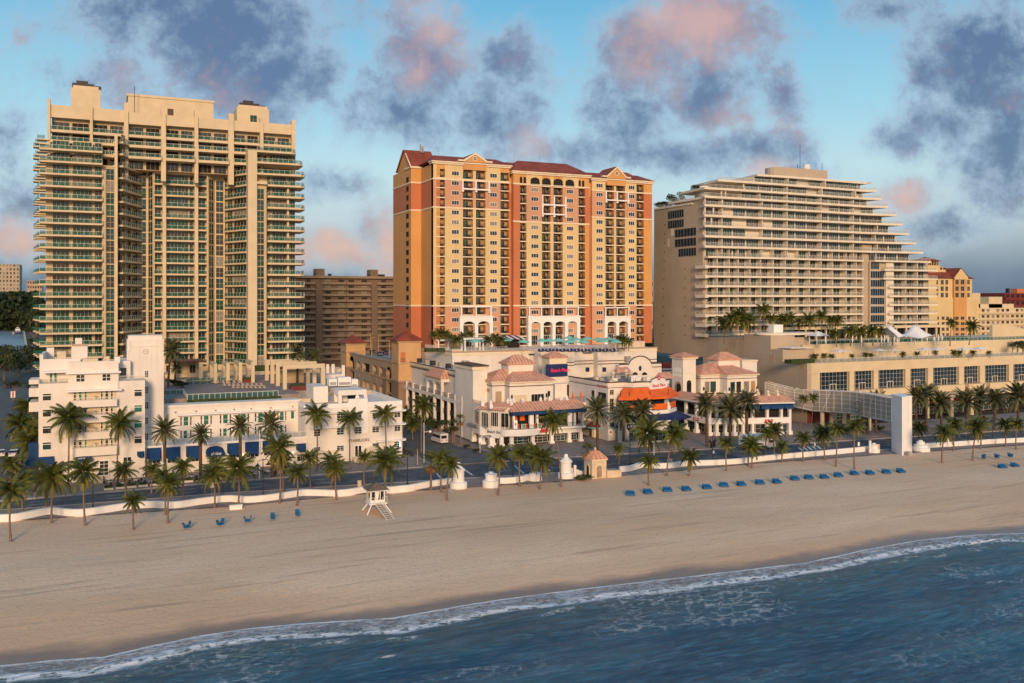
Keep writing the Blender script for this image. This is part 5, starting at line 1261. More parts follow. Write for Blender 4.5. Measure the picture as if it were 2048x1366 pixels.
 g.p('back_wall','cream_back').fb(f,a0+.5,a1-.5,-8.6,-8,DZ,zt-.251)
 for x in(352,382):window(g.p('door','cream_slab','glass_dark'),f,f.a(x)+.2,f.a(x+15),DZ+1,DZ+3.4,2,1,-7.98,.15)
 g.done()
 nm=0
 for row,(y,xa,xb,n)in enumerate(((779,468,530,8),(774,450,524,9),(768,426,480,6))):
  for i in range(n):
   q=GD(xa+(xb-xa)*i/(n-1),y);L_=MB('timber','beige_stone');L_.box(q[0]-.3,q[0]+.3,q[1],q[1]+1.3,DZ+.28,DZ+.36);L_.hexa([(q[0]-.3,q[1]+1.3,DZ+.28),(q[0]+.3,q[1]+1.3,DZ+.28),(q[0]+.3,q[1]+1.8,DZ+.75),(q[0]-.3,q[1]+1.8,DZ+.75),(q[0]-.3,q[1]+1.3,DZ+.36),(q[0]+.3,q[1]+1.3,DZ+.36),(q[0]+.3,q[1]+1.75,DZ+.82),(q[0]-.3,q[1]+1.75,DZ+.82)])
   for dx in(-.25,.22):
    for dy in(.1,1.1):L_.box(q[0]+dx,q[0]+dx+.04,q[1]+dy,q[1]+dy+.04,DZ,DZ+.28)
   L_.use(1).box(q[0]-.27,q[0]+.27,q[1]+.05,q[1]+1.25,DZ+.362,DZ+.44)
   rn_=['front','middle','rear'][row]
   single('sun_lounger',L_,f'{ORD[i]} wooden sun lounger from the left in the {rn_} row on the pool deck','sun lounger',(q[0],q[1],DZ),'sun loungers in rows on the pool deck')
mat('pool_water',(.03,.20,.22),.1,.1,1,spec=.5)
pool_deck()
# parking garage and the shops' long side wall
GX=82.0
def archbay(b,fr,a0,a1,z0,z1,d0,d1,rise=None):
 """wall piece with an arched opening a0..a1: fills above the arch up to z1, springing at z0"""
 c=(a0+a1)/2;r=(a1-a0)/2;rise=rise or r;P=fr.P
 for k in range(8):
  u0,u1=math.pi*k/8,math.pi*(k+1)/8
  qa,qb=c-r*math.cos(u0),c-r*math.cos(u1);za,zb=z0+rise*math.sin(u0),z0+rise*math.sin(u1)
  b.hexa([P(qa,d1,za),P(qb,d1,zb),P(qb,d0,zb),P(qa,d0,za),P(qa,d1,z1),P(qb,d1,z1),P(qb,d0,z1),P(qa,d0,z1)])
def garage():
 f=FS(GX);tA=f.P(f.a(797))[1]
 t=Thing('parking_garage','brown and tan arcaded parking garage with red roofed corner towers and a roof deck','garage',(GX+20,300,0))
 zt=f.z(783,723);zl=14.2;y0=tA+.1;y1=f.P(f.a(692))[1]
 b=t.p('wall','garage_brown');b.box(GX+1.2,GX+45,y0+2,y1,0,zl)
 d=t.p('roof_deck','roof_grey');d.box(GX+1.0,GX+44,y0+2,y1-.1,zl+.002,zl+.1)
 p=t.p('parapet','garage_trim');p.fb(f,f.a(783),f.a(692.5),-1.2,0,zt-2.6,zt);p.fb(f,f.a(783),f.a(692.5),.002,.2,zt-.35,zt)
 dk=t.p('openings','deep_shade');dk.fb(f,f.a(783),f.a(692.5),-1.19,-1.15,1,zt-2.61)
 zmid=f.z(783,761);x=709
 bays=[(699,708.5,'T'),(713.5,719.5,'r'),(725,739,'w'),(745.5,753,'r'),(758.5,764.5,'r'),(772.5,782.5,'T')]
 bays=[(a_,b_,c_)for a_,b_,c_ in bays]
 prev=692.5
 for(x0,x1,k)in bays+[(786,786,'e')]:
  w_=t.p('pier','garage_brown' if k in('T','e')else 'garage_trim');w_.fb(f,f.a(prev),f.a(min(x0,784)),-1.14,0,0,zt-2.602);prev=x1
  if k=='e':break
  a0,a1=f.a(x0),f.a(x1)
  if a0>a1:a0,a1=a1,a0
  w_=t.p('arch','garage_trim')
  if k=='T':archbay(w_,f,a0,a1,zt-4.6,zt-2.603,-1.13,0);w_.fb(f,a0,a1,-1.0,-.3,zmid-.9,zmid);w_.fb(f,a0,a1,-1,-.3,zmid-4.6,zmid-4.1)
  else:
   w_.fb(f,a0,a1,-1.13,.05,zmid-2.2,zmid+.4)
   if k=='w':
    m_=(a0+a1)/2;w_.fb(f,m_-.5,m_+.5,-1.12,0,0,zmid-2.201)
    for q0,q1 in((a0,m_-.5),(m_+.5,a1)):archbay(w_,f,q0,q1,zmid-3.6,zmid-2.202,-1.12,0,1.1)
   else:archbay(w_,f,a0,a1,zmid-3.6,zmid-2.202,-1.12,0,1.1)
   r=t.p('railing','metal_dark');railing(r,f,a0,a1,-.3,zmid+.4,.9,.6,.06)
 c=t.p('cornice','garage_tan');c.fb(f,f.a(783.5),f.a(693),.003,.25,zmid+.0,zmid+.35)
 def tower(nm,x_c,x_l,x_r,ye,yp,key):
  fS=FS(GX-1.3);yy=fS.P(fS.a(x_c))[1];fF=FT(yy);s1=fF.P(fF.a(x_r))[0];yb=fS.P(fS.a(x_l))[1]
  ze=fF.z(x_c,ye);h=(fF.z((x_c+x_r)/2,yp)-ze)
  w_=t.p('corner_tower','garage_tan','garage_brown','garage_trim','deep_shade')
  zq=min(ze-3.5,15.5)
  w_.use(1).box(GX-1.3,s1,yy,yb,0,10.2);w_.use(0).box(GX-1.28,s1-.02,yy+.02,yb-.02,10.2,ze)
  w_.use(2).box(GX-1.5,s1+.2,yy-.2,yb+.2,10.0,10.5);w_.box(GX-1.5,s1+.2,yy-.2,yb+.2,15.4,15.8);w_.box(GX-1.7,s1+.3,yy-.3,yb+.3,ze-.5,ze)
  r=t.p('roof','red_roof');r.hip(GX-1.3,s1,yy,yb,ze+.003,h,.8)
  return fS,fF,ze
 fS,fF,ze=tower('near',797,783,842,682,664,0)
 o=t.p('opening','or_deep','metal_dark');o.fb(fF,fF.a(801),fF.a(810.5),.003,.06,15.9,fF.z(805,704.5));railing(o,fF,fF.a(801),fF.a(810.5),.15,15.9,1.1,.4,.06,posts=1)
 n_=t.p('niche','garage_trim');
 for k in range(4):a=fS.a(785.5+k*2.6);n_.fb(fS,a-.35,a+.35,.003,.06,16.4,20.4)
 fS,fF,ze=tower('far',692.5,681.5,731,687,672,1)
 t.done()
 for i,(x,yb,yt,lab)in enumerate(((743.5,712,675,'leftmost'),(741,706,668,'farthest'),(757,704,673,'middle'),(778.5,716,682,'nearest'))):
  q=G(x,yb,zl);f2=FT(q[1]);zz=f2.z(x,yt);L_=Thing('lamp_post',f'{lab} of the pale lamp posts on the garage roof deck','lamp post',(q[0],q[1],zl),'pale lamp posts on the garage roof')
  L_.p('pole','garage_tan').cyl(q[0],q[1],zl,zz,.14,.09);L_.p('lamp_head','garage_tan').box(q[0]-.1,q[0]+1.1,q[1]-.15,q[1]+.15,zz,zz+.15);L_.done()
 return tA,zl
tA,GZL=garage()
# white shopping terrace below the resort tower
DK=19.9
def shops_podium():
 f=FT(238.0);s=FS(f.P(f.a(905))[0]);x0=s.P(0)[0]
 t=Thing('resort_podium','long white podium wall with brown bands carrying the resort pool deck','building',(x0+30,255,0))
 sR=FT(236.0).P(FT(236.0).a(1313.5))[0]
 b=t.p('wall','white_paint');b.box(x0,sR,238.0,292,0,DK)
 pr=[]
 def proj(xa,xb,tt,top=DK-.001):
  g=FT(tt);a0,a1=g.P(g.a(xa))[0],g.P(g.a(xb))[0];b=t.p('wall','white_paint');b.box(a0,a1,tt,237.999,0,top);pr.append((a0,a1,tt));return a0,a1
 proj(1077,1149,234.5);proj(1195,1313.5,235.5)
 w2=FT(238.0)
 def bands(x_0,x_1,tt,xa=None):
  for(z,h,o,m)in((DK,.35,.25,'garage_trim'),(DK-.65,.6,.12,'trim')):
   c=t.p('cornice',m);c.box(x_0-(o if xa else 0),x_1+o,tt-o,tt-.002,z-h+.3,z+.3)
 bands(x0,pr[0][0],238.0,1);bands(pr[0][0],pr[0][1],234.5);bands(pr[0][1],pr[1][0],238.0);bands(pr[1][0],pr[1][1],235.5)
 c=t.p('cornice','trim');c.box(x0-.2,x0-.002,237.8,266,DK-.9,DK+.05);c=t.p('cornice','garage_trim');c.box(x0-.3,x0-.002,237.7,266,DK+.053,DK+.35)
 zb1=FT(235.5).z(1200,722);zb2=FT(235.5).z(1200,728)
 for(a0,a1,tt)in(pr[0],(pr[0][1],pr[1][0],238.0),pr[1]):
  for z in(zb1,zb2):c=t.p('string_course','brown_band');c.box(a0+(2 if a0==pr[0][0]and z else 0),a1+.06,tt-.08,tt-.002,z-.13,z+.1)
 for x,tt in((1170.5,238),(1204,235.5)):
  g=FT(tt);w_=t.p('window','trim','navy');window(w_,g,g.a(x),g.a(x+8.5),g.z(x,744),g.z(x,734.5),1,1,.01,.08)
 for x,tt in((1057,238),(1165,238)):
  g=FT(tt);n_=t.p('balcony','navy','metal_white');a=g.a(x);n_.fb(g,a,a+3.0,.002,.9,DK-1.2,DK-.9);railing(n_,g,a,a+3.0,.8,DK-.9,1.3,.35,.05,posts=1)
 v=t.p('roof_plant','metal_grey');g=FT(236.5)
 for(xa,y0_,y1_)in((922,721,728),(1245,712,722)):a=g.a(xa);v.fb(g,a,a+1.8,.3 if xa<1000 else-.1,2.0,g.z(xa,y1_),g.z(xa,y0_))
 d=t.p('satellite_dish','beige_stone');q=FS(x0).P(FS(x0).a(896));d.lathe(q[0]-1.2,q[1],[(.1,14.2),(1.0,14.9),(1.2,15.4)],10)
 r=t.p('railing','metal_white');g=FT(238.3);railing(r,g,g.a(868)*0+g.a(930),g.a(1015),0,DK+.3,1.0,.5,.05);r2=FS(x0+.3);railing(r,r2,r2.a(850),r2.a(899),0,DK+.3,1.0,.5,.05)
 pl=t.p('planter','beige_stone','hedge');g=FT(239.2);pl.use(0).fb(g,g.a(903),g.a(923),-2,0,DK,DK+.8);pl.use(1).fb(g,g.a(862),g.a(900),-6,-4,DK,DK+1.0)
 pl.use(0).fb(g,g.a(1248),g.a(1300),-8,-3,DK,DK+1.8)
 t.done();return x0,sR
PX0,PX1=shops_podium()
def side_arcade():
 """two storey arcaded side wall along the side street, between garage and the shops' corner"""
 f=FS(GX+.4);ya=f.P(f.a(924.5))[1];yb=tA-.2
 t=Thing('arcaded_side_wing','pale two storey arcade with a tile roofed porch along the side street','building',(GX,235,0))
 zt=f.z(924,750);b=t.p('wall','white_paint');b.box(GX+2.6,PX0-.01,ya,yb,0,zt)
 c=t.p('cornice','trim','brown_band');c.use(0).box(GX+2.2,GX+2.598,ya,yb,zt-.7,zt+.1);c.use(1).box(GX+2.35,GX+2.597,ya,yb,zt-1.3,zt-1.1);c.box(GX+2.15,GX+2.6,ya,yb,zt+.103,zt+.3)
 zf=f.z(922,803);fl=t.p('floor_slab','white_paint');fl.box(GX+.4,GX+2.599,ya,yb,zf-1.0,zf)
 lo=t.p('ground_shade_panel','deep_shade');lo.box(GX+2.3,GX+2.598,ya,yb,0,zf-1.002);  # dark sheet on the wall, shade of the arcade put into its colour
 xs_=[797.5,812,825,839,853,867,882,895,909,922.5]
 for i,x in enumerate(xs_):
  a=f.a(x);p=t.p('column','white_paint');p.fb(f,a-.35,a+.35,-.7,0.05,0,zf+(1.3 if i not in(4,5,6)else 3.6))
  if i<len(xs_)-1:
   a2=f.a(xs_[i+1]);r=t.p('railing','metal_dark');railing(r,f,a+.36,a2-.36,-.3,zf,1.1,.35,.05)
   g=t.p('railing','metal_dark');railing(g,f,a+.36,a2-.36,-.5,zf-4.6,1.3,.4,.06)
 ye0,ye1=f.P(f.a(882))[1],f.P(f.a(853))[1];pr=t.p('porch','white_paint');pr.box(GX+.2,GX+2.59,ye0-.5,ye1+.5,zf+3.603,zf+4.6)
 for i in(4,5):archbay(pr,f,f.a(xs_[i])+.35,f.a(xs_[i+1])-.35,zf+2.2,zf+3.6,-.6,0,1.2)
 ro=t.p('porch_roof','clay_tile');ro.hip(GX+.2,GX+4.5,ye0-.5,ye1+.5,zf+4.603,2.2,.5)
 ac=t.p('roof_plant','metal_grey','metal_dark')
 for k,(x,w_)in enumerate(((830,.8),(842,1.4),(856,2),(869,1.8),(884,1.2),(900,1.5),(912,1.6))):
  yy=FS(GX+5).P(FS(GX+5).a(x))[1];ac.use(k%2).box(GX+4.2,GX+5.4,yy,yy+w_,zt,zt+1.3)
 t.done();return zt,ya,zf
ZSW,YSW,ZSF=side_arcade()
def lamps(t,fr,x,y):
 l=t.p('wall_lamp','metal_dark');a=fr.a(x);z=fr.z(x,y);l.lathe(*fr.P(a,.3)[:2],[(.12,z-.5),(.22,z-.3),(.22,z+.3),(.05,z+.5)],6)
def urn(b,x,y,z):
 b.box(x-.38,x+.38,y-.38,y+.38,z,z+1.05);b.lathe(x,y,[(.18,z+1.05),(.4,z+1.3),(.36,z+1.6),(.12,z+1.75),(.16,z+1.9),(.03,z+2.05)],8)
def left_shops():
 t=Thing('corner_restaurant','white corner restaurant with tiled hip roofs and blue canopy, left of the plaza','building',(95,200,0))
 FL=FT(193.6);A=FL.P(FL.a(1024))[:2];B=FL.P(FL.a(1163))[:2];C0=FS(GX).P(FS(GX).a(943))[1]
 corner=G(983,885)[:2];corner=(GX+.2,200.2)
 f0=Fr((GX+.2,C0),corner);f1=Fr(corner,(A[0]-1.5,A[1]+.4));f2=Fr((A[0]-1.5,A[1]+.4),B)
 zU=9.35;zS=f2.z(1100,868);zS1=f2.z(1100,853)
 g=FT(C0+.3);a0,a1=g.P(g.a(946))[0],g.P(g.a(974.5))[0];zt=g.z(946,733)
 b=t.p('corner_block','white_paint','trim','brown_band');b.use(0).box(a0,a1,C0+.3,YSW+.3+5,0,zt);b.use(1).box(a0-.25,a1+.25,C0+.05,YSW+5.4,zt-.9,zt-.1);b.use(2).box(a0-.35,a1+.35,C0-.05,YSW+5.5,zt-.098,zt+.25)
 poly=[f0.P(0,-1.2)[:2],f0.P(f0.len-.8,-1.2)[:2],f1.P(1.2,-1.8)[:2],f1.P(f1.len,-2.0)[:2],f2.P(.5,-2.0)[:2],f2.P(f2.len,-2.0)[:2],(B[0],215),(GX+1.4,215)]
 t.p('ground_shade_panel','deep_shade').fb(f2,.5,f2.len-.1,-1.99,-1.7,0,zS-.01)  # dark slab paints the shade behind the shop columns
 t.p('ground_shade_panel','deep_shade').fb(f1,1,f1.len,-1.75,-1.6,0,zS-.01)
 b=t.p('wall','cream_back');b.prism(poly,0,zU-.4)
 for fr in(f0,f1,f2):
  b=t.p('band','bright_white');b.fb(fr,0,fr.len,-1.2,.12,zS,zS1)
  b=t.p('band','white_paint');b.fb(fr,0,fr.len,-1.2,0,zU-1.2,zU)
 for fr,xs_ in((f0,(944,962.5,979)),(f1,(984,1001)),(f2,(1024,1066,1104,1139,1162))):
  cols=[fr.a(x)for x in xs_]
  for a in cols:c=t.p('column','bright_white');q=fr.P(a,-.35)[:2];c.box(q[0]-.42,q[0]+.42,q[1]-.42,q[1]+.42,0,zS-.001);c.box(q[0]-.6,q[0]+.6,q[1]-.6,q[1]+.6,0,.7)
  for p,q in zip(cols,cols[1:]):
   if fr is f0:
    ar=t.p('arch','white_paint');archbay(ar,fr,p+.42,q-.42,zS-1.4,zS-.002,-.7,0,1.3)
   window(t.p('shop_window','metal_white',rnd.choice(['glass_dark','glass_teal'])),fr,p+.5,q-.5,.4,zS-.6,3,2,-1.5 if fr is not f0 else-1.1,.12,.08)
 for fr,ws in((f0,((949,960,4),(964,977.5,4))),(f1,((982,997,4),(1002,1018,2)))):
  for x0,x1,n in ws:window(t.p('window','bright_white','glass_dark'),fr,fr.a(x0),fr.a(x1),zS1+.4,zU-1.25,n,1,-.3 if False else.01,.14,.1)
 w_=t.p('wall','white_paint');w_.fb(f0,0,f0.len,-1.19,-.001,zS1,zU-1.2);w_.fb(f1,0,f1.len,-1.3,-.001,zS1,zU-1.2)
 fl=t.p('blue_ledge','metal_grey');fl.fb(f0,f0.a(941),f0.len,.13,.9,zS1-.1,zS1+.25)
 bal=t.p('balcony','bright_white');cx=f2.a(1045);c_,rr=f2.P(cx,-1.2)[:2],4.6
 bal.prism([(c_[0]+rr*1.15*math.cos(u),c_[1]+rr*.75*math.sin(u))for u in[math.pi+math.pi*i/14 for i in range(15)]],zS+.25,zS1+.003);bal.fb(f2,cx,f2.len+.3,-1,1.6,zS1-.5,zS1+.004)
 rl=t.p('railing','metal_dark');pts=[(c_[0]+rr*1.12*math.cos(u),c_[1]+rr*.72*math.sin(u))for u in[math.pi*1.04+math.pi*.5*i/8 for i in range(9)]]+[f2.P(f2.len+.2,1.5)[:2]]
 for p,q in zip(pts,pts[1:]):fr=Fr(p,q);railing(rl,fr,0,fr.len,0,zS1,1.0,.4,.045)
 for i in range(22):
  m_=['orange_canvas','blue_canvas','trim','turquoise','or_yellow'][i%5]
  if 8<=i<=9:continue
  b=t.p('painted_board',m_);a=f2.a(1033)+i*.42;b.fb(f2,a,a+.3,.9,.95,zS1+.05,zS1+1.15)
 for x in(1023,1056,1070,1133,1145,1161):c=t.p('column','bright_white');a=f2.a(x);wd=1.1 if x in(1056,1133)else.5;c.fb(f2,a,a+wd,.2,.9,zS1,zU-1.0)
 dk=t.p('bar_interior','deep_shade');dk.fb(f2,.5,f2.len-.2,-1.99,-1.5,zS1,zU-1.3)
 for x in(1034,1049):o=t.p('orange_screen','orange_canvas');a=f2.a(x);o.fb(f2,a-.6,a+.6,-1.4,-1.3,zS1+1.6,zU-1.5)
 aw=t.p('canopy','blue_canvas',label='long blue canopy fascia under the tiled eave');aw.fb(f2,f2.a(1020),f2.len+.6,1.5,1.75,zU-1.75,zU-.75);aw.fb(f2,f2.a(1020),f2.a(1020)+.2,-1,1.5,zU-1.75,zU-.75)
 P=f2.P;ro=t.p('tile_skirt','clay_tile');zE,zR=zU-.72,zU+.95
 a0=f2.a(1019)
 ro.add([P(a0-.5,1.9,zE),P(f2.len+.9,1.9,zE),P(f2.len+.2,-1.9,zR),P(a0+1.5,-1.9,zR),P(a0-.5,1.9,zE-.12),P(f2.len+.9,1.9,zE-.12),P(f2.len+.9,-4,zE),P(a0-.5,-4,zE)],[(0,1,2,3),(4,5,1,0),(1,6,2),(0,3,7)])
 q=f1;ro.add([q.P(-.8,.9,zE+.1),q.P(q.len+.4,.9,zE+.1),q.P(q.len+.6,-1.6,zR-.1),q.P(.8,-2.0,zR-.1),q.P(-.8,-2.6,zE+.1)],[(0,1,2,3),(4,0,3)])
 rl=t.p('railing','timber');ur=t.p('balustrade_urns','bright_white')
 railing(rl,f0,f0.a(944),f0.len,-.2,zU,1.0,.3,.05);railing(rl,f2,.5,f2.len-1,-2.2,zU,1.0,.35,.05);railing(rl,f1,1.5,f1.len,-2.4,zU,1.0,.35,.05)
 for fr,xx,d in((f0,(963,980),-.2),(f1,(1005,1011),-2.3),(f2,(1035,1053,1089,1107,1130,1142),-2.2)):
  for x in xx:q=fr.P(fr.a(x),d)[:2];urn(ur,q[0],q[1],zU)
 g1,g2=FT(202.3),FT(199.0);s0=g1.P(g1.a(984.6))[0];sa=g1.P(g1.a(1009))[0];sb=g2.P(g2.a(1019))[0];s1=g2.P(g2.a(1106))[0];ze=g2.z(1060,765)
 pv=t.p('pavilion_wall','white_paint');pv.prism([(s0,213),(s0,202.3),(sa,202.3),(sb,199.0),(s1,199.0),(s1,213)],zU,ze)
 cn=t.p('cornice','trim','brown_band');
 for o,z0,z1,m in((.5,ze,ze+.35,0),(.12,ze-.9,ze-.7,1)):
  cn.use(m).prism([(s0-o,213),(s0-o,202.3-o),(sa-o*.5,202.3-o),(sb-o*.4,199.0-o),(s1+o,199.0-o),(s1+o,213)],z0+.002,z1)
 ro=t.p('pavilion_roof','clay_tile');o=.7;zz=ze+.36;zp=zz+2.9
 pts=[(s0-o,202.3-o),(sa-.3,202.3-o),(sb-.3,199-o),(s1+o,199-o),(s1+o,213),(s0-o,213)]
 c0,c1=((s0+s1)/2+.2,206.5),((s0+s1)/2+3.4,206.5)
 ro.add([(*p,zz)for p in pts]+[(sa+.3,206.0,zp-.3),(*c0,zp),(*c1,zp)],[(0,1,6),(1,2,7,6),(2,3,8,7),(3,4,8),(4,5,6,7,8),(5,0,6),(5,4,3,2,1,0)])
 q=G(1037,737,zp-.6);cx0,cx1=FT(204.0).P(FT(204.0).a(1017))[0],FT(204.0).P(FT(204.0).a(1066))[0]
 cu=t.p('cupola','white_paint');cu.box(cx0,cx1,204.0,208.5,zp-2.2,zp+.9);ro.hip(cx0,cx1,204.0,208.5,zp+.903,2.0,.6,.25)
 window(t.p('shutter','trim','cream_slab'),g2,g2.a(1027),g2.a(1053),g2.z(1040,803),g2.z(1040,789.5),1,1,.01,.1)
 window(t.p('terrace_door','bright_white','glass_dark'),g2,g2.a(1062),g2.a(1088),zU,g2.z(1075,787.5),4,1,.01,.12)
 window(t.p('window','navy','glass_dark'),g2,g2.a(1095),g2.a(1100),g2.z(1097,797),g2.z(1097,782),1,1,.01,.1)
 v=t.p('vent','garage_trim');fs=FS(s0);v.fb(fs,fs.a(974),fs.a(980),.003,.06,fs.z(976,784),fs.z(976,777));v.fb(g1,g1.a(991),g1.a(1003),.003,.05,zU,zU+3)
 lamps(t,g2,1023,793);lamps(t,g2,1092,790)
 text(t,"Beach Bistro",f1,f1.a(992),(zS+zS1)/2,.16,1.0,'navy',shear=.2);sg=t.p('sign_panel','bright_white');sg.fb(f1,f1.a(984),f1.a(999),.122,.14,zS-.5,zS1+.4)
 p_=t.p('sign_board','lettering_white','red_paint');a=f2.a(1021);p_.use(0).fb(f2,a,a+1.0,1.75,1.85,zS1+.2,zS1+2.2);p_.use(1).vprism(f2,[(a+.5+.28*math.cos(u)*(1 if k%2 else.6),zS1+1.3+.38*math.sin(u)*(1 if k%2 else.6))for k,u in enumerate([2*math.pi*i/10 for i in range(10)])],1.852,1.88)
 p_=t.p('sign_board','lettering_red');a=f2.a(1076);p_.fb(f2,a,a+2.0,1.62,1.68,zS1-1.0,zS1-.2);
 t.done()
left_shops()
def sign_tower():
 g=FT(215.0);a0,a1=g.P(g.a(1099))[0],g.P(g.a(1133.5))[0];ze=g.z(1115,716)
 t=Thing('sign_tower','square tower with a tiled pyramid roof and a navy sign board with pink lettering','tower',(a0,215,0))
 t.p('shaft','white_paint').box(a0+.2,a1-.6,215.2,219,0,g.z(1115,753));t.p('head','trim').box(a0,a1-.02,215.0,219.5,g.z(1115,753),ze)
 t.p('roof','clay_tile').hip(a0,a1,215,219.5,ze+.003,g.z(1110,702)-ze-.5,.35,.3)
 s_=t.p('sign_board','navy');s_.fb(g,g.a(1091.5),g.a(1134),.003,.35,g.z(1115,753),g.z(1115,728))
 text(t,"Beach Place",g,g.a(1119),g.z(1115,740.5),.37,1.35,'lettering_pink',parent=s_,shear=.15,scx=.9)
 t.done()
sign_tower()
def centre_shops():
 f=FT(191.6);x0=f.P(f.a(1216))[0];t=Thing('plaza_restaurant','white plaza restaurant with an orange awning and curved sign gable','building',(x0+8,200,0))
 zt=f.z(1216,766);f.a(1343);x1=f.P(f.a(1342))[0]
 W='white_paint'
 sgl=FT(191.6)
 p=[(x0,212),(x0,191.6),(f.P(f.a(1247))[0],191.6),(FT(189.5).P(FT(189.5).a(1266))[0],189.5),(FT(189.5).P(FT(189.5).a(1298))[0],189.5),(x1,192.5),(x1,214),(x0+6,214)]
 b=t.p('wall',W);b.prism(p,0,zt-.8)
 pa=t.p('parapet',W,'brown_band');
 for q0,q1 in zip(p[:6],p[1:6]):fr=Fr(q0,q1);pa.use(0).fb(fr,0,fr.len,-.4,.15,zt-.798,zt);pa.use(1).fb(fr,0,fr.len,-.35,.28,zt+.003,zt+.2);pa.fb(fr,0,fr.len,.002,.06,zt-1.3,zt-1.15)
 rf_=t.p('roof','roof_grey');rf_.prism([(x+(.5 if x<x0+5 else-.5),y+.8)if y<200 else(x+(.5 if x<x0+7 else-.5),y-.5)for x,y in p],zt-.797,zt-.6)
 ac=t.p('roof_plant','metal_grey','metal_white','beige_stone')
 rr_=random.Random(5)
 for i in range(15):
  x,y=x0+2+rr_.random()*14,197+rr_.random()*12;w_,d_,h_=.5+rr_.random()*1.2,.5+rr_.random(),.5+rr_.random()*.8
  ac.use(i%3).box(x,x+w_,y,y+d_,zt-.6,zt-.6+h_)
 for(px_,py_)in((1252,748),(1226,752),(1262,752)):q=G(px_,py_+8,zt-.6);ac.use(2).lathe(q[0],q[1],[(.35,zt-.6),(.35,zt+.8),(.6,zt+1),(.5,zt+1.5),(.15,zt+1.8)],10)
 g=Fr(p[4],p[5]);ga,gb=g.a(1297),g.a(1331);gc=(ga+gb)/2;zg=g.z(1314,755);gb_=t.p('sign_gable','bright_white','brown_band');gw=gb-ga
 out=[(ga,zt-2.6)]+[(gb,zt-2.6),(gb,zt-.1),(gb-gw*.1,zt-.1),(gb-gw*.12,zt+(zg-zt)*.45),(gb-gw*.3,zt+(zg-zt)*.8),(gc,zg),(ga+gw*.3,zt+(zg-zt)*.8),(ga+gw*.12,zt+(zg-zt)*.45),(ga+gw*.1,zt-.1),(ga,zt-.1)]
 gb_.use(0).vprism(g,out,-.3,.55)
 for q0,q1 in zip(out[2:],out[3:]):gb_.use(1).tube([g.P(q0[0],.2,q0[1]+.08),g.P(q1[0],.2,q1[1]+.08)],.13,5)
 text(t,"Beach Place",g,gc,zt-1.0,.58,1.15,'lettering_red',parent=gb_,shear=.1)
 su=t.p('sun_emblem','lettering_red','bright_white',parent=gb_);zc=zt+.9
 pts=[(gc+(.85 if k%2 else.5)*math.cos(2*math.pi*k/18),zc+(.85 if k%2 else.5)*math.sin(2*math.pi*k/18))for k in range(18)]
 for k in range(18):q0,q1=pts[k],pts[(k+1)%18];su.face([g.P(gc,.6,zc),g.P(*(q0[0],.6,q0[1])),g.P(q1[0],.6,q1[1])][::-1])
 su.use(1).vprism(g,[(gc+.22*math.cos(u),zc+.22*math.sin(u))for u in[2*math.pi*i/10 for i in range(10)]],.602,.62)
 h=FT(216.0);ha,hb=h.a(1238),h.a(1323);zh=h.z(1280,735);hh=t.p('curved_gable_wall',W,'brown_band','navy');n=14;hc0,hc1=h.a(1258),h.a(1302);hm=(hc0+hc1)/2;hr=(hc1-hc0)/2;ztop=h.z(1280,712.5);zs=h.z(1280,727)
 hh.use(0).fb(h,ha,hb,-2,0,0,zs-.3)
 pr_=[(hm-hr*math.cos(u),zs+(ztop-zs)*math.sin(u)**1.3)for u in[math.pi*i/n for i in range(n+1)]]
 for q0,q1 in zip(pr_,pr_[1:]):hh.use(0).hexa([h.P(q0[0],0,zs-.299),h.P(q1[0],0,zs-.299),h.P(q1[0],-1,zs-.299),h.P(q0[0],-1,zs-.299),h.P(q0[0],0,q0[1]),h.P(q1[0],0,q1[1]),h.P(q1[0],-1,q1[1]),h.P(q0[0],-1,q0[1])]);hh.use(1).tube([h.P(q0[0],.05,q0[1]+.05),h.P(q1[0],.05,q1[1]+.05)],.16,5)
 hh.fb(h,ha,hc0,.01,.12,zs-.2,zs+.1);hh.fb(h,hc1,hb,.01,.12,zs-.2,zs+.1);hh.fb(h,hc1+.3,hb,.01,.12,zs-1.2,zs-1.0)
 hh.use(2).vprism(h,[(hm+.45*math.cos(u),zh-.2+.75*math.sin(u))for u in[2*math.pi*i/14 for i in range(14)]],.003,.08)
 for x in(1270,1289):o=t.p('arched_opening','deep_shade');a=h.a(x);z=h.z(x,750);o.vprism(h,[(a+.9*math.cos(u),z+.8*math.sin(u))for u in[math.pi*i/10 for i in range(11)]],.003,.06)
 for(xa,xb,y0,y1,tt)in((1228,1259,735,746,213),(1312,1343,746,757,205)):
  q=FT(tt);ro=t.p('tile_skirt','clay_tile');a0,a1=q.a(xa),q.a(xb);ro.add([q.P(a0,1.5,q.z(xa,y1)),q.P(a1,1.5,q.z(xa,y1)),q.P(a1,-1,q.z(xa,y0)),q.P(a0+1.6,-1,q.z(xa,y0)),q.P(a0,-1,q.z(xa,y1))],[(0,1,2,3),(0,3,4)])
 k=t.p('red_cover','dark_red');q=FT(222.0);
 for i in range(8):a=q.a(1296+i*6.2);z=q.z(1320,732);k.hexa([q.P(a,0,z-1),q.P(a+1.0,0,z-1),q.P(a+1.0,-3,z-1),q.P(a,-3,z-1),q.P(a+.1,-.3,z+.6+.3*(i%2)),q.P(a+.9,-.3,z+.5),q.P(a+.9,-2.6,z+.9),q.P(a+.1,-2.6,z+.7)])
 bl=t.p('wall',W);bl.fb(q,q.a(1290),q.a(1400),-6,.6,0,q.z(1320,737));bd=t.p('string_course','brown_band');bd.fb(q,q.a(1290),q.a(1398),.602,.7,q.z(1320,741.5),q.z(1320,740))
 s=FS(x0);text(t,"HOOTERS",s,s.a(1203),s.z(1203,771),.06,1.0,'lettering_red')
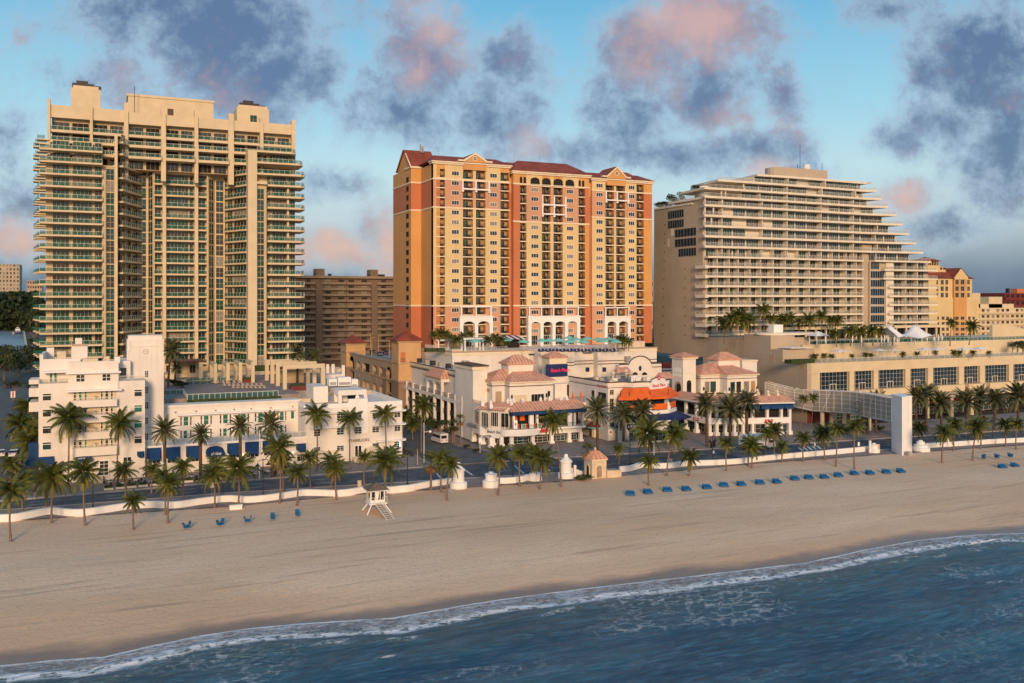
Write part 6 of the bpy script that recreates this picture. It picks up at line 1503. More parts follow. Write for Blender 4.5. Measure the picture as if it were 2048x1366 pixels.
 window(t.p('window','trim','glass_blue'),s,s.a(1183),s.a(1190),s.z(1185,800),s.z(1185,780),1,1,.01,.1);o=t.p('opening','deep_shade');o.fb(s,s.a(1197),s.a(1212.5),.003,.05,s.z(1204,805),s.z(1204,785))
 for(y0,y1,a_)in((779.5,790,True),(797,822,False)):
  w_=t.p('window','trim','glass_dark');a0,a1=f.a(1219),f.a(1227.5);window(w_,f,a0,a1,f.z(1219,y1),f.z(1219,y0),2,3,.01,.1)
 zt2=g.z(1310,817);pts=[FT(188.8).P(FT(188.8).a(1238))[:2],FT(187.2).P(FT(187.2).a(1258))[:2],FT(186.8).P(FT(186.8).a(1300))[:2],FT(187.2).P(FT(187.2).a(1338))[:2],(x1+1.0,190.5)]
 inner=[(x1+1,193),(f.P(f.a(1240))[0],192)]
 fl=t.p('terrace_floor','bright_white');fl.prism(pts+inner,zt2-.9,zt2)
 for q0,q1 in zip(pts,pts[1:]):
  fr=Fr(q0,q1);o=t.p('orange_panel','orange_canvas');o.fb(fr,.4,fr.len-.4,-.2,-.12,zt2+.2,zt2+1.6);c=t.p('column','bright_white');urn(c,*fr.P(.1,-.2)[:2],zt2)
  r=t.p('railing','metal_dark');railing(r,fr,.3,fr.len-.3,-.35,zt2+1.4,.6,1,.05)
  po=t.p('post','metal_dark');po.tube([fr.P(.3,-.3,zt2),fr.P(.3,-.3,zt2+5)],.07)
 i_=t.p('bar_interior','deep_shade');i_.prism([(a,b_-.12)for a,b_ in[p[2],p[3],p[4],(p[5][0]-.4,p[5][1])]]+[(p[5][0]-.4,195),(p[2][0]+.2,195)],zt2,zt2+4.6)
 zo,zi=g.z(1290,791),g.z(1290,775);ca=t.p('canopy','orange_canvas',label='broad orange awning over the upper dining terrace')
 outer=[(pts[0][0]-.3,pts[0][1]-.3),(pts[1][0]-.1,pts[1][1]-.5),(pts[2][0],pts[2][1]-.5),(pts[3][0],pts[3][1]-.5),(pts[4][0]+.6,pts[4][1])]
 inn=[(p[2][0]-.2,p[2][1]-.05),(p[3][0],p[3][1]-.05),(p[4][0],p[4][1]-.05),(p[5][0]-1.2,p[5][1]-.4),(p[5][0]-.2,p[5][1]+.2)]
 zo=g.z(1290,793);zi=zo+2.1
 for j in range(4):
  ca.face([(*outer[j],zo),(*outer[j+1],zo),(*inn[j+1],zi),(*inn[j],zi)]);ca.face([(*outer[j],zo-.5),(*outer[j+1],zo-.5),(*outer[j+1],zo),(*outer[j],zo)])
 ca.face([(*inn[0],zo),(*outer[0],zo),(*inn[0],zi)])
 nv=t.p('canopy','navy',label='navy canopy under the dining terrace');z1=zt2-.95;zlow=z1-1.2
 o2=[(q[0]+dx,q[1]-2.4)for q,dx in zip(pts,(-1,0,.6,1.5,2.6))]
 for j in range(4):nv.face([(*o2[j],zlow),(*o2[j+1],zlow),(*pts[j+1],z1),(*pts[j],z1)]);nv.face([(*o2[j],zlow-.35),(*o2[j+1],zlow-.35),(*o2[j+1],zlow),(*o2[j],zlow)])
 e=FT(184.6);e0,e1=e.a(1253),e.a(1338);ze=e.z(1260,847);lp=t.p('kiosk_wall',W,'navy','metal_white');lp.use(0).fb(e,e0,e1,-4,0,0,ze);lp.use(1).fb(e,e0+.1,e0+6.4,.003,.1,ze-1.35,ze-.15);lp.use(2).fb(e,e0-.3,e1+.3,-4,.35,ze+.003,ze+.2)
 text(t,"OCEAN BAR",e,e0+3.2,ze-.75,.13,.95,'lettering_white',scx=1.05);text(t,"BISTRO",e,e.a(1327),ze-.7,.03,.85,'lettering_dark')
 awning(t,e,1255,1275,855,861,1.2,'blue_canvas');window(t.p('shop_window','metal_white','glass_teal'),e,e0+.6,e0+4.5,.6,3.1,3,2,.01);window(t.p('shop_window','metal_white','glass_dark'),e,e0+6,e1-1,.6,3.1,5,2,.01)
 awning(t,FT(190.6),1221,1240,845,852,2.2,'blue_canvas')
 sgn=t.p('round_sign','red_paint','lettering_white');a=f.a(1221);sgn.use(1).fb(f,a-.35,a+.35,.01,.06,1.6,2.9);sgn.use(0).vprism(f,[(a+.28*math.cos(u),2.3+.28*math.sin(u))for u in[2*math.pi*i/12 for i in range(12)]],.062,.08)
 st=t.p('stair','beige_stone','metal_dark');e2=FT(182.0)
 for k_ in range(5):st.use(0).fb(e2,e2.a(1254),e2.a(1290),-2.4+k_*0,2.0-k_*.4,.2+k_*.17,.2+(k_+1)*.17-.002)
 railing(st,e2,e2.a(1254),e2.a(1280),1.5,.9,1,.8,.05,posts=1)
 bk=t.p('back_wall','garage_trim','deep_shade','white_paint');q=FT(212.5);bk.use(2).fb(q,q.a(1110),q.a(1165),-2,0,4.8,12.5);bk.use(1).fb(q,q.a(1134),q.a(1143),.003,.05,4.9,12.2);bk.use(1).fb(q,q.a(1105),q.a(1215),-1,.001,0,4.79)
 te=t.p('terrace_floor','bright_white');q=FT(203.0);te.fb(q,q.a(1115),q.a(1180),-9,0,q.z(1150,812),q.z(1150,806));rr2=t.p('railing','metal_dark');railing(rr2,q,q.a(1112),q.a(1178),-.3,q.z(1150,806),1.5,.3,.05)
 tb=t.p('floor_slab','trim');q=FT(200.0);tb.fb(q,q.a(1165),q.a(1216)-.1,-3,0,q.z(1190,840),q.z(1190,835));rr3=t.p('railing','metal_dark');railing(rr3,q,q.a(1166),q.a(1215),-.2,q.z(1190,835),1.1,.3,.05)
 t.done()
 q=G(1195,871,.6);k=Thing('drinks_stall','round cream drinks stall with a teal and red conical top in the shaded passage','stall',(q[0],q[1],.3))
 k.p('counter','trim','dark_red').lathe(q[0],q[1],[(1.6,.3),(1.6,2.6)],12);k.p('canopy_top','dark_red').lathe(q[0],q[1],[(2.9,3.0),(1.2,4.3),(.05,4.6)],14);k.p('canopy_rim','turquoise').lathe(q[0],q[1],[(2.95,2.7),(2.95,2.98)],14);k.done()
 for i,(x,y,lab)in enumerate(((1145.5,793,'left closed orange parasol on the terrace behind the blue sign board'),(1162,792,'right closed orange parasol on the terrace behind the blue sign board'),(1353,791,'closed orange parasol standing in the arched balcony of the square white tower'))):
  f5=FT(201.5 if i<2 else 203.2);a=f5.a(x);px_,py_,_=f5.P(a);zz=f5.z(x,y+12);U=Thing('closed_parasol',lab,'parasol',(px_,py_,zz),'closed orange parasols on the upper terraces')
  U.p('pole','metal_dark').cyl(px_,py_,zz,zz+2.6,.04);U.p('canopy','orange_canvas').lathe(px_,py_,[(.28,zz+.9),(.36,zz+1.3),(.15,zz+2.4),(.03,zz+2.8)],8);U.done()
centre_shops()
def right_shops():
 t=Thing('arcaded_shops','white arcaded shops with tile skirts and blue awnings right of the plaza','building',(150,195,0))
 W='white_paint'
 A=(140.0,204.0);B=(140.0,187.8);C=(147.5,184.6);D=FT(181.2).P(FT(181.2).a(1581.5))[:2]
 f0,f1,f2=Fr(A,B),Fr(B,C),Fr(C,D);zU=9.2
 zS,zS1=f2.z(1500,848),f2.z(1500,836)
 b=t.p('wall','cream_back');b.prism([(141.8,204),(141.8,189.5),(148,187.2),(D[0]-.3,184.2),(D[0]-.3,213),(148.5,213)],0,zU-.4)
 for fr,xs_ in((f0,(1370,1391,1417)),(f1,(1434,1451,1469)),(f2,(1487,1506,1535,1563,1580))):
  t.p('band','bright_white').fb(fr,0,fr.len,-1.5,.1,zS,zS1);t.p('band',W).fb(fr,0,fr.len,-1.5,0,zU-1.4,zU-.6)
  t.p('bar_interior','deep_shade').fb(fr,0,fr.len,-1.49,-1.3,zS1+.01,zU-1.42)
  r=t.p('railing','metal_dark');railing(r,fr,0,fr.len,-.2,zS1,1.3,.3,.05)
  for x in xs_:
   a=fr.a(x);q=fr.P(a,-.35)[:2];c=t.p('column','bright_white');c.box(q[0]-.35,q[0]+.35,q[1]-.35,q[1]+.35,0,zU-1.402);c.box(q[0]-.6,q[0]+.6,q[1]-.6,q[1]+.6,0,1.1)
  n=max(1,int(fr.len/4))
  for i in range(n):window(t.p('shop_window','metal_white',rnd.choice(['glass_dark','glass_teal','glass_green'])),fr,fr.len*i/n+.3,fr.len*(i+1)/n-.3,.5,zS-.5,3,2,-1.75 if fr is not f2 else-2.1,.12,.08)
 for fr,a0,a1 in((f0,-.2,f0.len+.4),(f1,-.3,f1.len+.3),(f2,-.3,f2.len+.7)):
  P=fr.P;t.p('tile_skirt','clay_tile').add([P(a0,.9,zU-.6),P(a1,.9,zU-.6),P(a1-(.9 if fr is f2 else 0),-2.4,zU+.9),P(a0+.3,-2.4,zU+.9),P(a1,-4,zU-.6)],[(0,1,2,3),(1,4,2)])
  t.p('eave','bright_white').fb(fr,a0,a1,-.5,.95,zU-.9,zU-.62)
 for x0,x1 in((1493,1516),(1519,1537),(1537.5,1564),(1565,1583)):
  a0,a1=f2.a(x0),f2.a(x1);P=f2.P;z=zU-1.0;n=5;aw=t.p('awning','blue_canvas')
  for k in range(n):
   u0,u1=math.pi/2*k/n,math.pi/2*(k+1)/n;aw.face([P(a0,.1+1.2*math.sin(u0),z-1.2+1.2*math.cos(u0)),P(a1,.1+1.2*math.sin(u0),z-1.2+1.2*math.cos(u0)),P(a1,.1+1.2*math.sin(u1),z-1.2+1.2*math.cos(u1)),P(a0,.1+1.2*math.sin(u1),z-1.2+1.2*math.cos(u1))][::-1])
 for fr,x in((f0,1393),(f2,1537)):
  s_=t.p('shop_sign','red_paint');a=fr.a(x);s_.fb(fr,a-1.1,a+1.1,.12,.2,zS+.3,zS+1.1);text(t,"CVS",fr,a,zS+.7,.22,.75,'lettering_white',parent=s_)
 g1,g2=FT(203.0),FT(199.5);s0=g1.P(g1.a(1401.5))[0];sa=g1.P(g1.a(1439))[0];sb=g2.P(g2.a(1454.5))[0];s1=g2.P(g2.a(1514))[0];ze=g2.z(1480,751)
 t.p('pavilion_wall',W).prism([(s0,214),(s0,203),(sa,203),(sb,199.5),(s1,199.5),(s1,214)],zU,ze)
 cn=t.p('cornice','trim','brown_band')
 for o,z0,z1,m in((.5,ze,ze+.35,0),(.12,ze-.9,ze-.75,1)):cn.use(m).prism([(s0-o,214),(s0-o,203-o),(sa-o*.5,203-o),(sb-o*.4,199.5-o),(s1+o,199.5-o),(s1+o,214)],z0+.002,z1)
 o=.7;zz=ze+.36;zp=zz+2.6;ro=t.p('pavilion_roof','clay_tile')
 pts=[(s0-o,203-o),(sa-.3,203-o),(sb-.3,199.5-o),(s1+o,199.5-o),(s1+o,214),(s0-o,214)]
 ro.add([(*p,zz)for p in pts]+[(s0+4.5,207.5,zp),(sb+1.5,206.5,zp),(s1-5.5,206.5,zp)],[(0,1,7,6),(1,2,7),(2,3,8,7),(3,4,8),(4,5,6,7,8),(5,0,6),(5,4,3,2,1,0)])
 h=FT(205.0);c0,c1=h.P(h.a(1437))[0],h.P(h.a(1480))[0];zc=h.z(1460,720);t.p('cupola',W).box(c0,c1,205,210,zp-2.4,zc);ro.hip(c0,c1,205,210,zc+.003,1.9,.5,.25)
 h=FT(207.5);t.p('stair_head',W,'trim').box(h.P(h.a(1484))[0],h.P(h.a(1514))[0],207.5,213,ze-2,h.z(1500,723));t.p('cornice','trim').box(h.P(h.a(1483))[0],h.P(h.a(1515))[0],207.3,213.2,h.z(1500,723)+.002,h.z(1500,720))
 for fr,x0,x1,m in((g1,1409,1419,'curtain'),(g1,1420,1432,'glass_teal'),(g2,1460,1470,'glass_teal'),(g2,1472,1482,'glass_dark'),(g2,1487,1498,'curtain'),(g2,1501,1510,'or_back')):
  window(t.p('window','trim',m),fr,fr.a(x0),fr.a(x1),zU+.1,zU+3.2,1,1,.01,.12)
 lamps(t,g1,1406.5,777);lamps(t,g2,1457.5,778);lamps(t,g2,1513,775)
 ur=t.p('balustrade_urns','trim');rl=t.p('railing','timber')
 for x in(1435,1455,1472):q=f1.P(f1.a(x),-2.6)[:2];urn(ur,q[0],q[1],zU+.3)
 for x in(1518,1536,1545,1564):q=f2.P(f2.a(x),-2.6 if x!=1536 else-6)[:2];urn(ur,q[0],q[1],zU+.3)
 railing(rl,f2,0,f2.len-1,-2.7,zU+.3,.9,.4,.05);railing(rl,f1,0,f1.len,-2.7,zU+.3,.9,.4,.05)
 t.done()
 sx=143.4;f=FS(sx);g=FT(204.0);x1=g.P(g.a(1391.5))[0];yb=f.P(f.a(1344))[1];ze=g.z(1368,718)
 T=Thing('square_tower','square white tower with a tiled pyramid roof and tall arched openings between the restaurants','tower',(sx,204,0))
 w_=T.p('shaft','white_paint');w_.box(sx,x1,204,yb,0,ze)
 c=T.p('cornice','trim');c.box(sx-.45,x1+.45,203.55,yb+.45,ze+.002,ze+.45);c.box(sx-.1,x1+.1,203.9,yb+.1,g.z(1368,747),g.z(1368,745.5))
 T.p('roof','clay_tile').hip(sx,x1,204,yb,ze+.453,g.z(1368,704)-ze-.8,.7,.15)
 def arch(fr,x0,x1_,yb_,yt,m,d):a0,a1=fr.a(x0),fr.a(x1_);r_=(a1-a0)/2;z0,z1=fr.z(x0,yb_),fr.z(x0,yt)-r_;p=T.p('arched_opening',m);p.vprism(fr,[(a0,z0),(a1,z0),(a1,z1)]+[((a0+a1)/2+r_*math.cos(u),z1+r_*math.sin(u))for u in[math.pi*i/10 for i in range(1,10)]]+[(a0,z1)],.003,d)
 arch(g,1373.5,1382.5,786,760.5,'glass_dark',.06);arch(f,1350,1362.5,793,762,'or_back',.05);arch(f,1353.5,1362,793,766,'deep_shade',.08)
 arch(f,1350,1362,826,800,'deep_shade',.06)
 r=T.p('railing','metal_dark');railing(r,f,f.a(1344),f.a(1362.5),.5,f.z(1355,795),1.2,.3,.05);T.p('balcony','bright_white').fb(f,f.a(1344),f.a(1363),.003,.7,f.z(1355,798.5),f.z(1355,795))
 for k in range(4):a=f.a(1347.5+k*4.2);n_=T.p('niche','bright_white');n_.fb(f,a-.3,a+.3,.003,.07,ze-5,ze-2.6)
 T.done()
right_shops()
# palms and trees
def frond(b,az,el,droop,ln,n=9,lw=.26,seg=7,leafdrop=.5,wid=.030,rr=random,twist=0):
 """one feather frond of length ln from the origin; leaflets are narrow blades on both sides"""
 p=Vector((0,0,0));ca,sa=math.cos(az),math.sin(az);pts=[p.copy()];dirs=[]
 for i in range(seg):
  e=el-droop*(i/seg)**1.3;d=Vector((math.cos(e)*ca,math.cos(e)*sa,math.sin(e)));p=p+d*ln/seg;pts.append(p.copy());dirs.append(d)
 side=Vector((-sa,ca,0))
 for i in range(seg):
  w0=side*.012*(1-i/seg)+side*.003;up=Vector((0,0,.012));b.face([pts[i]-w0,pts[i]+w0,pts[i+1]+w0*.7,pts[i+1]-w0*.7])
 for k in range(n*2):
  u=.12+.88*(k+.5)/(n*2);j=min(seg-1,int(u*seg));f=u*seg-j;q=pts[j].lerp(pts[j+1],f);d=dirs[j]
  L_=lw*(math.sin(math.pi*min(1,u*.9+.12))**.6)*(.8+.4*rr.random())
  for sg in(-1,1):
   o=(side*sg+d*.75+Vector((0,0,-leafdrop-.3*rr.random()))).normalized();tip=q+o*L_;w_=d*wid
   b.face([q-w_,q+w_,tip+w_*.25])
def crown_mesh(kind,seed):
 rr=random.Random(seed)
 if kind=='coco':
  b=MB('leaf','leaf_old','leaf_dead');n=28
  for i in range(n):
   q=i/(n-1);az=i*2.39996+rr.uniform(-.25,.25);el=R(78)-R(118)*q+rr.uniform(-.12,.12)
   od=q>.72 and rr.random()>.3;b.use(int(od));frond(b,az,el,R(62)+R(25)*rr.random(),.82+.25*rr.random(),12,.19 if od else.27,7,.75,.027,rr)
  for i in range(3):b.use(1+(i>1));frond(b,rr.random()*6.3,R(-62)-.2*rr.random(),R(18),.75,7,.10,5,.6,.02,rr)
  b.use(2)
  for k in range(5):a=k*1.26;b.lathe(.05*math.cos(a),.05*math.sin(a),[(.01,-.09),(.03,-.06),(.01,-.02)],5)
 elif kind=='date':
  b=MB('leaf_date','leaf_date','trunk_date');n=44
  for i in range(n):
   q=i/(n-1);az=i*2.39996+rr.uniform(-.2,.2);el=R(80)-R(112)*q+rr.uniform(-.1,.1)
   b.use(0);frond(b,az,el,R(46)+R(20)*rr.random(),.85+.2*rr.random(),12,.19,6,.3,.030,rr)
  b.use(2).lathe(0,0,[(.04,-.22),(.09,-.12),(.10,-.03),(.04,.03)],8)
 else:
  b=MB('leaf','leaf_dead','leaf_old');n=34
  for i in range(n):
   q=i/(n-1);az=i*2.39996;el=R(80)-R(150)*q;ca,sa=math.cos(az),math.sin(az)
   d=Vector((math.cos(el)*ca,math.cos(el)*sa,math.sin(el)));c=d*(.45+.1*rr.random());side=Vector((-sa,ca,0));up=d.cross(side)
   b.use(0 if q<.62 else(2 if q<.74 else 1));b.face([side*.01,side*-.01,c-side*.008,c+side*.008])
   for k in range(11):
    a=(k-5)*.27;o=(d*math.cos(a)+side*math.sin(a)+Vector((0,0,-.25*rr.random()))).normalized();t=c+o*(.42+.12*rr.random());w_=side.cross(o).cross(o)*.03 if False else(side*math.cos(a)-d*math.sin(a))*.03
    b.face([c-w_,c+w_,t])
 return b.mesh(kind+'_crown')
CR={k:[crown_mesh(k,11+i)for i in range(n)]for k,n in(('coco',5),('date',3),('sabal',2))}
prnd=random.Random(21)
def palm(kind,base,crown,rad,label,z=0.0,group=None,name=None,depth=None,tr=1.0):
 """base and crown are photo points; rad is the crown's half width in photo pixels"""
 x,y=G(base[0],base[1],z);Y=SN*x+CS*y
 X=(crown[0]-1024)/FP*Y;cz=H-(crown[1]-HZ)/FP*Y
 cx,cy=CS*X+SN*Y,-SN*X+CS*Y
 cx+=0;r=rad/FP*Y
 nm=name or{'coco':'coconut_palm','date':'date_palm','sabal':'sabal_palm'}[kind]
 t=bpy.data.objects.new(nm,None);link(t);t.location=(x,y,z);props(t,label,'palm tree',group);t.empty_display_size=.5
 h=cz-z;dx,dy=cx-x,cy-y;n=8;pts=[]
 bow=prnd.uniform(-.25,.25)if kind=='coco' else 0
 for i in range(n+1):
  u=i/n;pts.append((dx*u**1.4+bow*math.sin(math.pi*u),dy*u**1.4,-.3+(h+.3)*u))
 r0={'coco':.17,'date':.34,'sabal':.2}[kind]*tr;rs=[r0*(1.55 if i==0 else(1.15 if i==1 else 1-.35*i/n))for i in range(n+1)]
 if kind=='date':rs=[r0*(1.3 if i==0 else 1-.15*i/n)for i in range(n)]+[r0*1.25]
 b=MB('trunk' if kind!='date' else 'trunk_date');b.sm=True;b.tube(pts,rs,7)
 tk=bpy.data.objects.new('trunk',b.mesh('palm_trunk'));link(tk,t)
 c=bpy.data.objects.new('crown',prnd.choice(CR[kind]));link(c,t);c.location=(dx,dy,h);c.rotation_euler=(prnd.uniform(-.12,.12),prnd.uniform(-.12,.12),prnd.uniform(0,6.28));s_=r*prnd.uniform(.95,1.25)
 c.scale=(s_,s_,s_*prnd.uniform(.95,1.15));return t
SB='palms growing in the sand in front of the low wall';PR='palms on the seaside promenade behind the low wall';ST='palms on the pavement in front of the buildings'
def row(kind,lst,group,fmt,z=0.0,rad=30,**k):
 """lst holds (base x, base y, crown x, crown y, radius, label or None)"""
 n=0
 for it in lst:
  n+=1;palm(kind,it[:2],it[2:4],it[4]or rad,it[5]if len(it)>5 and it[5]else fmt%ORD[n-1],z,group,**k)
row('coco',[(22,1083,22,985,36,'leftmost coconut palm, standing in the sand below the low wall'),(103,1046,104,955,46,'bushy coconut palm with many hanging yellow fronds near the left edge of the sand'),
(171,1051,168,945,36,'slim coconut palm in the sand before the oval blue awning'),(267,1060,266,1003,30,'short coconut palm in the sand, lowest of those left of the beach chairs'),
(336,1047,338,968,40,'broad coconut palm in the sand just left of the first folded beach chairs'),(429,1016,427,950,34,'yellowing coconut palm beside the blue arched awning, above the second folded chair'),
(476,1016,477,938,38,'coconut palm rooted in the sand at the small white bench block'),(559,1007,557,898,44,'largest coconut palm of the left sand row, above the third folded chair'),(593,1011,594,945,30,'thin coconut palm above the fourth folded chair'),
(673,1000,671,938,36,'coconut palm in the sand below the right wing of the white hotel'),(769,997,771,922,42,'dense coconut palm directly behind the lifeguard hut'),
(883,984,884,920,28,'coconut palm just left of the tall round gate pillar'),(894,1001,901,930,26,'leaning coconut palm in the sand before the tall round gate pillar'),
(996,990,997,914,40,'coconut palm in the sand right of the stepped round gate post'),(1080,979,1084,918,38,'coconut palm in front of the right end of the central wall stretch'),
(1122,974,1107,842,36,'very tall leaning coconut palm in front of the corner restaurant'),(1298,971,1298,924,26,'low coconut palm in the sand right of the tiled kiosk'),
(1334,952,1347,872,38,'coconut palm with a strongly slanting trunk right of the tiled kiosk'),(1378,952,1380,915,26,'short coconut palm in the sand left of the traffic light'),
(1453,942,1452,887,24,'slim coconut palm in the sand below the arcaded shops'),(1503,936,1504,893,28,'two stemmed looking coconut palm in the sand before the white truck'),
(1564,925,1565,893,22,'small coconut palm in the sand right of the white truck'),(1607,924,1607,878,24,'coconut palm in the sand under the left half of the footbridge'),(1650,920,1648,868,27,'full coconut palm in the sand under the middle of the footbridge'),
(1672,933,1675,859,25,'leaning coconut palm in the sand under the right half of the footbridge'),(1709,938,1711,852,24,'tall coconut palm in the sand nearest the left side of the lift tower'),
(1884,926,1890,867,24,'slender coconut palm in the sand right of the lift tower'),(1945,921,1952,855,27,'leaning coconut palm in the sand above the blue loungers at the right edge')],SB,'',-.05)
row('coco',[(47,1030,42,968,34),(94,1019,92,960,34),(250,1005,247,942,28),(303,985,304,940,28),(331,1028,327,952,26),(366,1007,366,933,26),(439,993,434,930,28),(565,985,563,925,26),(622,980,621,916,26),(663,978,664,925,26),
(729,970,729,915,24),(783,975,782,912,26),(1040,972,1040,908,30),(1062,961,1066,905,26),(1237,928,1237,900,16),(1497,930,1498,885,24),(1533,913,1533,868,20),(1549,909,1548,862,24),(1838,884,1838,857,20),(1907,901,1908,850,24),(1961,897,1962,846,22),(2011,892,2010,850,22),(2032,898,2034,848,24)],PR,'%s coconut palm from the left among those on the promenade paving',.1)
row('sabal',[(862,980,862,925,24,'brown skirted fan palm left of the tall round gate pillar'),(1176,952,1174,902,18,'fan palm with a ball shaped crown beside the tiled kiosk')],SB,'',-.02)
row('coco',[(136,974,138,838,42,'tall coconut palm in front of the left wing of the white hotel'),(236,970,240,848,34,'tall coconut palm in front of the hotel door, left of the blank tower'),(633,942,632,829,32,'tall coconut palm at the left corner of the right hotel wing'),(700,938,700,838,28,'tall coconut palm left of the black shop lettering'),(770,934,769,829,28,'tall coconut palm at the right end of the white hotel'),
(1296,918,1297,866,44,'broad coconut palm in front of the restaurant with the orange awning'),(1348,905,1352,862,30,'coconut palm right of the broad one before the orange awning')],ST,'',.15)
row('date',[(330,966,329,862,34,'first date palm from the left on the hotel terrace'),(401,964,401,870,26,'small date palm beside the arched blue awning'),(481,958,480,853,30,'date palm between two square blue awnings'),(545,953,541,850,36,'darkest date palm on the hotel terrace, near the right wing'),
(1195,908,1194,822,32,'date palm left of the red stall in the plaza'),(1247,890,1248,830,34,'date palm in front of the dining terrace, left of its centre'),(1287,888,1286,822,30,'date palm in front of the orange panels of the dining terrace'),(1414,893,1413,810,34,'leftmost date palm before the arcaded shops'),(1460,878,1460,820,34,'middle date palm before the arcaded shops'),(1494,872,1494,806,34,'rightmost date palm before the arcaded shops')],ST,'',.2)
row('date',[(1735,868,1732,816,26),(1752,866,1750,806,28),(1832,866,1832,795,30),(1853,862,1852,792,30),(1883,864,1882,808,28),(1933,862,1933,805,34),(1961,850,1960,792,26),(1990,860,1990,800,30),(2036,856,2036,796,34)],'date palms in front of the terraced podium','%s date palm from the left in the row before the terraced podium',.1)
row('coco',[(56,960,60,885,46),(20,985,24,930,34),(84,958,88,868,38),(40,930,42,850,40),(62,900,58,815,30),(90,940,112,905,34)],'palms crowding the street corner left of the white hotel','%s coconut palm in the clump left of the white hotel',.1)
row('coco',[(843,905,846,812,32,'tall palm in the side street beside the curved lamp arm'),(806,890,808,830,24,'dark palm in the side street nearest the white hotel'),(826,880,826,850,20,'low dark palm in the side street behind the white hotel')],'palms along the side street','',.1)
row('sabal',[(922,889,920,840,15,'brown fan palm on the side street pavement by the corner restaurant'),(910,885,908,850,14,'fan palm behind the brown one on the side street pavement')],'palms along the side street','',.2)
row('date',[(594,764,596,706,24,'dark palm left of the pair on the pool deck by the bar pergola'),(632,766,628,716,24,'palm right of the pair on the pool deck by the bar pergola')],'palms on the hotel pool deck','',DZ,tr=.8)
row('date',[(336,775,341,702,30,'big dark palm beside the blank hotel tower on the pool deck'),(349,772,352,735,16,'small dark palm behind the blank hotel tower')],'palms on the hotel pool deck','',DZ,tr=.8)
row('coco',[(1448,686,1450,645,22),(1462,688,1465,640,24),(1480,688,1480,636,26),(1496,686,1496,642,22),(1529,682,1527,621,20),(1545,682,1543,638,18),(1568,680,1567,640,18),(1584,680,1580,636,18),(1597,680,1598,645,16),(1617,684,1619,640,20),(1641,680,1643,632,20),(1659,680,1662,642,18),(1675,680,1676,640,18)],
'palms standing before the lower floors of the stepped tower','%s palm from the left before the balconies of the stepped tower',21.2,tr=.8)
row('coco',[(1673,692,1671,668,16),(1701,690,1700,662,18),(1726,690,1722,664,18),(1746,690,1744,660,18),(1762,690,1760,664,18),(1785,688,1783,660,10),(1900,690,1903,646,16),(1938,688,1944,652,18)],'palms on the upper terrace of the podium','%s palm from the left among those on the upper podium terrace',21.3,tr=.8)
row('coco',[(1594,716,1592,692,9),(1604,718,1603,700,9),(1612,717,1612,704,8),(1621,716,1620,700,12),(1632,722,1630,713,10),(1648,722,1648,712,9),(1662,720,1663,713,8),(1705,722,1704,713,8),(1733,720,1731,710,9),(1743,720,1742,711,9),(1805,720,1806,709,9),(1834,718,1834,708,8),(1866,716,1870,706,8),(1908,716,1908,706,9),(1916,716,1919,706,9),(1944,716,1946,706,9),(1980,714,1978,706,8)],'small palms on the middle terrace of the podium','%s small palm from the left on the middle podium terrace',16.8,tr=.5)
row('coco',[(869,697,867,669,12),(880,697,880,667,14),(892,697,892,668,14),(903,699,903,676,13),(915,702,914,681,15),(927,701,926,673,14),(940,698,939,670,13),(978,702,977,681,13),(990,701,990,676,14),(1002,702,1003,680,13),(1010,699,1011,684,12),(1248,700,1247,681,14),(1236,700,1237,678,13),(1257,700,1257,684,12)],'palms on the resort pool deck','%s palm from the left on the resort pool deck',DK,tr=.6)
row('coco',[(137,766,139,748,11,'tiny potted palm on the left rooftop terrace of the hotel')if False else(86,765,87,751,11,'tiny potted palm on the left rooftop terrace of the hotel'),(283,760,284,745,11,'tiny potted palm on the right rooftop terrace of the hotel'),],None,'',16.7,tr=.4)
row('coco',[(1600,858,1607,798,13,'left palm in front of the first bay window of the podium'),(1622,858,1627,796,13,'right palm in front of the first bay window of the podium'),(1694,852,1694,806,12,'palm below the second bay window of the podium')],None,'',.1,tr=.6)
def leafy(seed,n,m='leaf_dark',flat=1.0,leaf=.055):
 rr=random.Random(seed);b=MB(m,'leaf');lobes=[Vector((rr.uniform(-.6,.6),rr.uniform(-.6,.6),rr.uniform(-.25,.5)*flat))for _ in range(9)];rad=[rr.uniform(.3,.52)for _ in lobes]
 for i in range(n):
  k=rr.randrange(9);v=Vector((rr.gauss(0,1),rr.gauss(0,1),rr.gauss(0,1))).normalized()*rad[k]*(rr.random()**.25);p=lobes[k]+Vector((v.x,v.y,v.z*.75*flat))
  u=Vector((rr.gauss(0,1),rr.gauss(0,1),rr.gauss(0,1))).normalized();w_=u.cross(Vector((rr.gauss(0,1),rr.gauss(0,1),rr.gauss(0,1)))).normalized();s_=leaf*rr.uniform(.6,1.5)
  b.use(0 if rr.random()<.8 else 1).face([p-u*s_,p-w_*s_*.6,p+u*s_,p+w_*s_*.6])
 return b.mesh('leafy_crown')
LF=[leafy(1,1500),leafy(2,1500),leafy(3,1400,flat=.7),leafy(4,700,flat=.6,leaf=.09)]
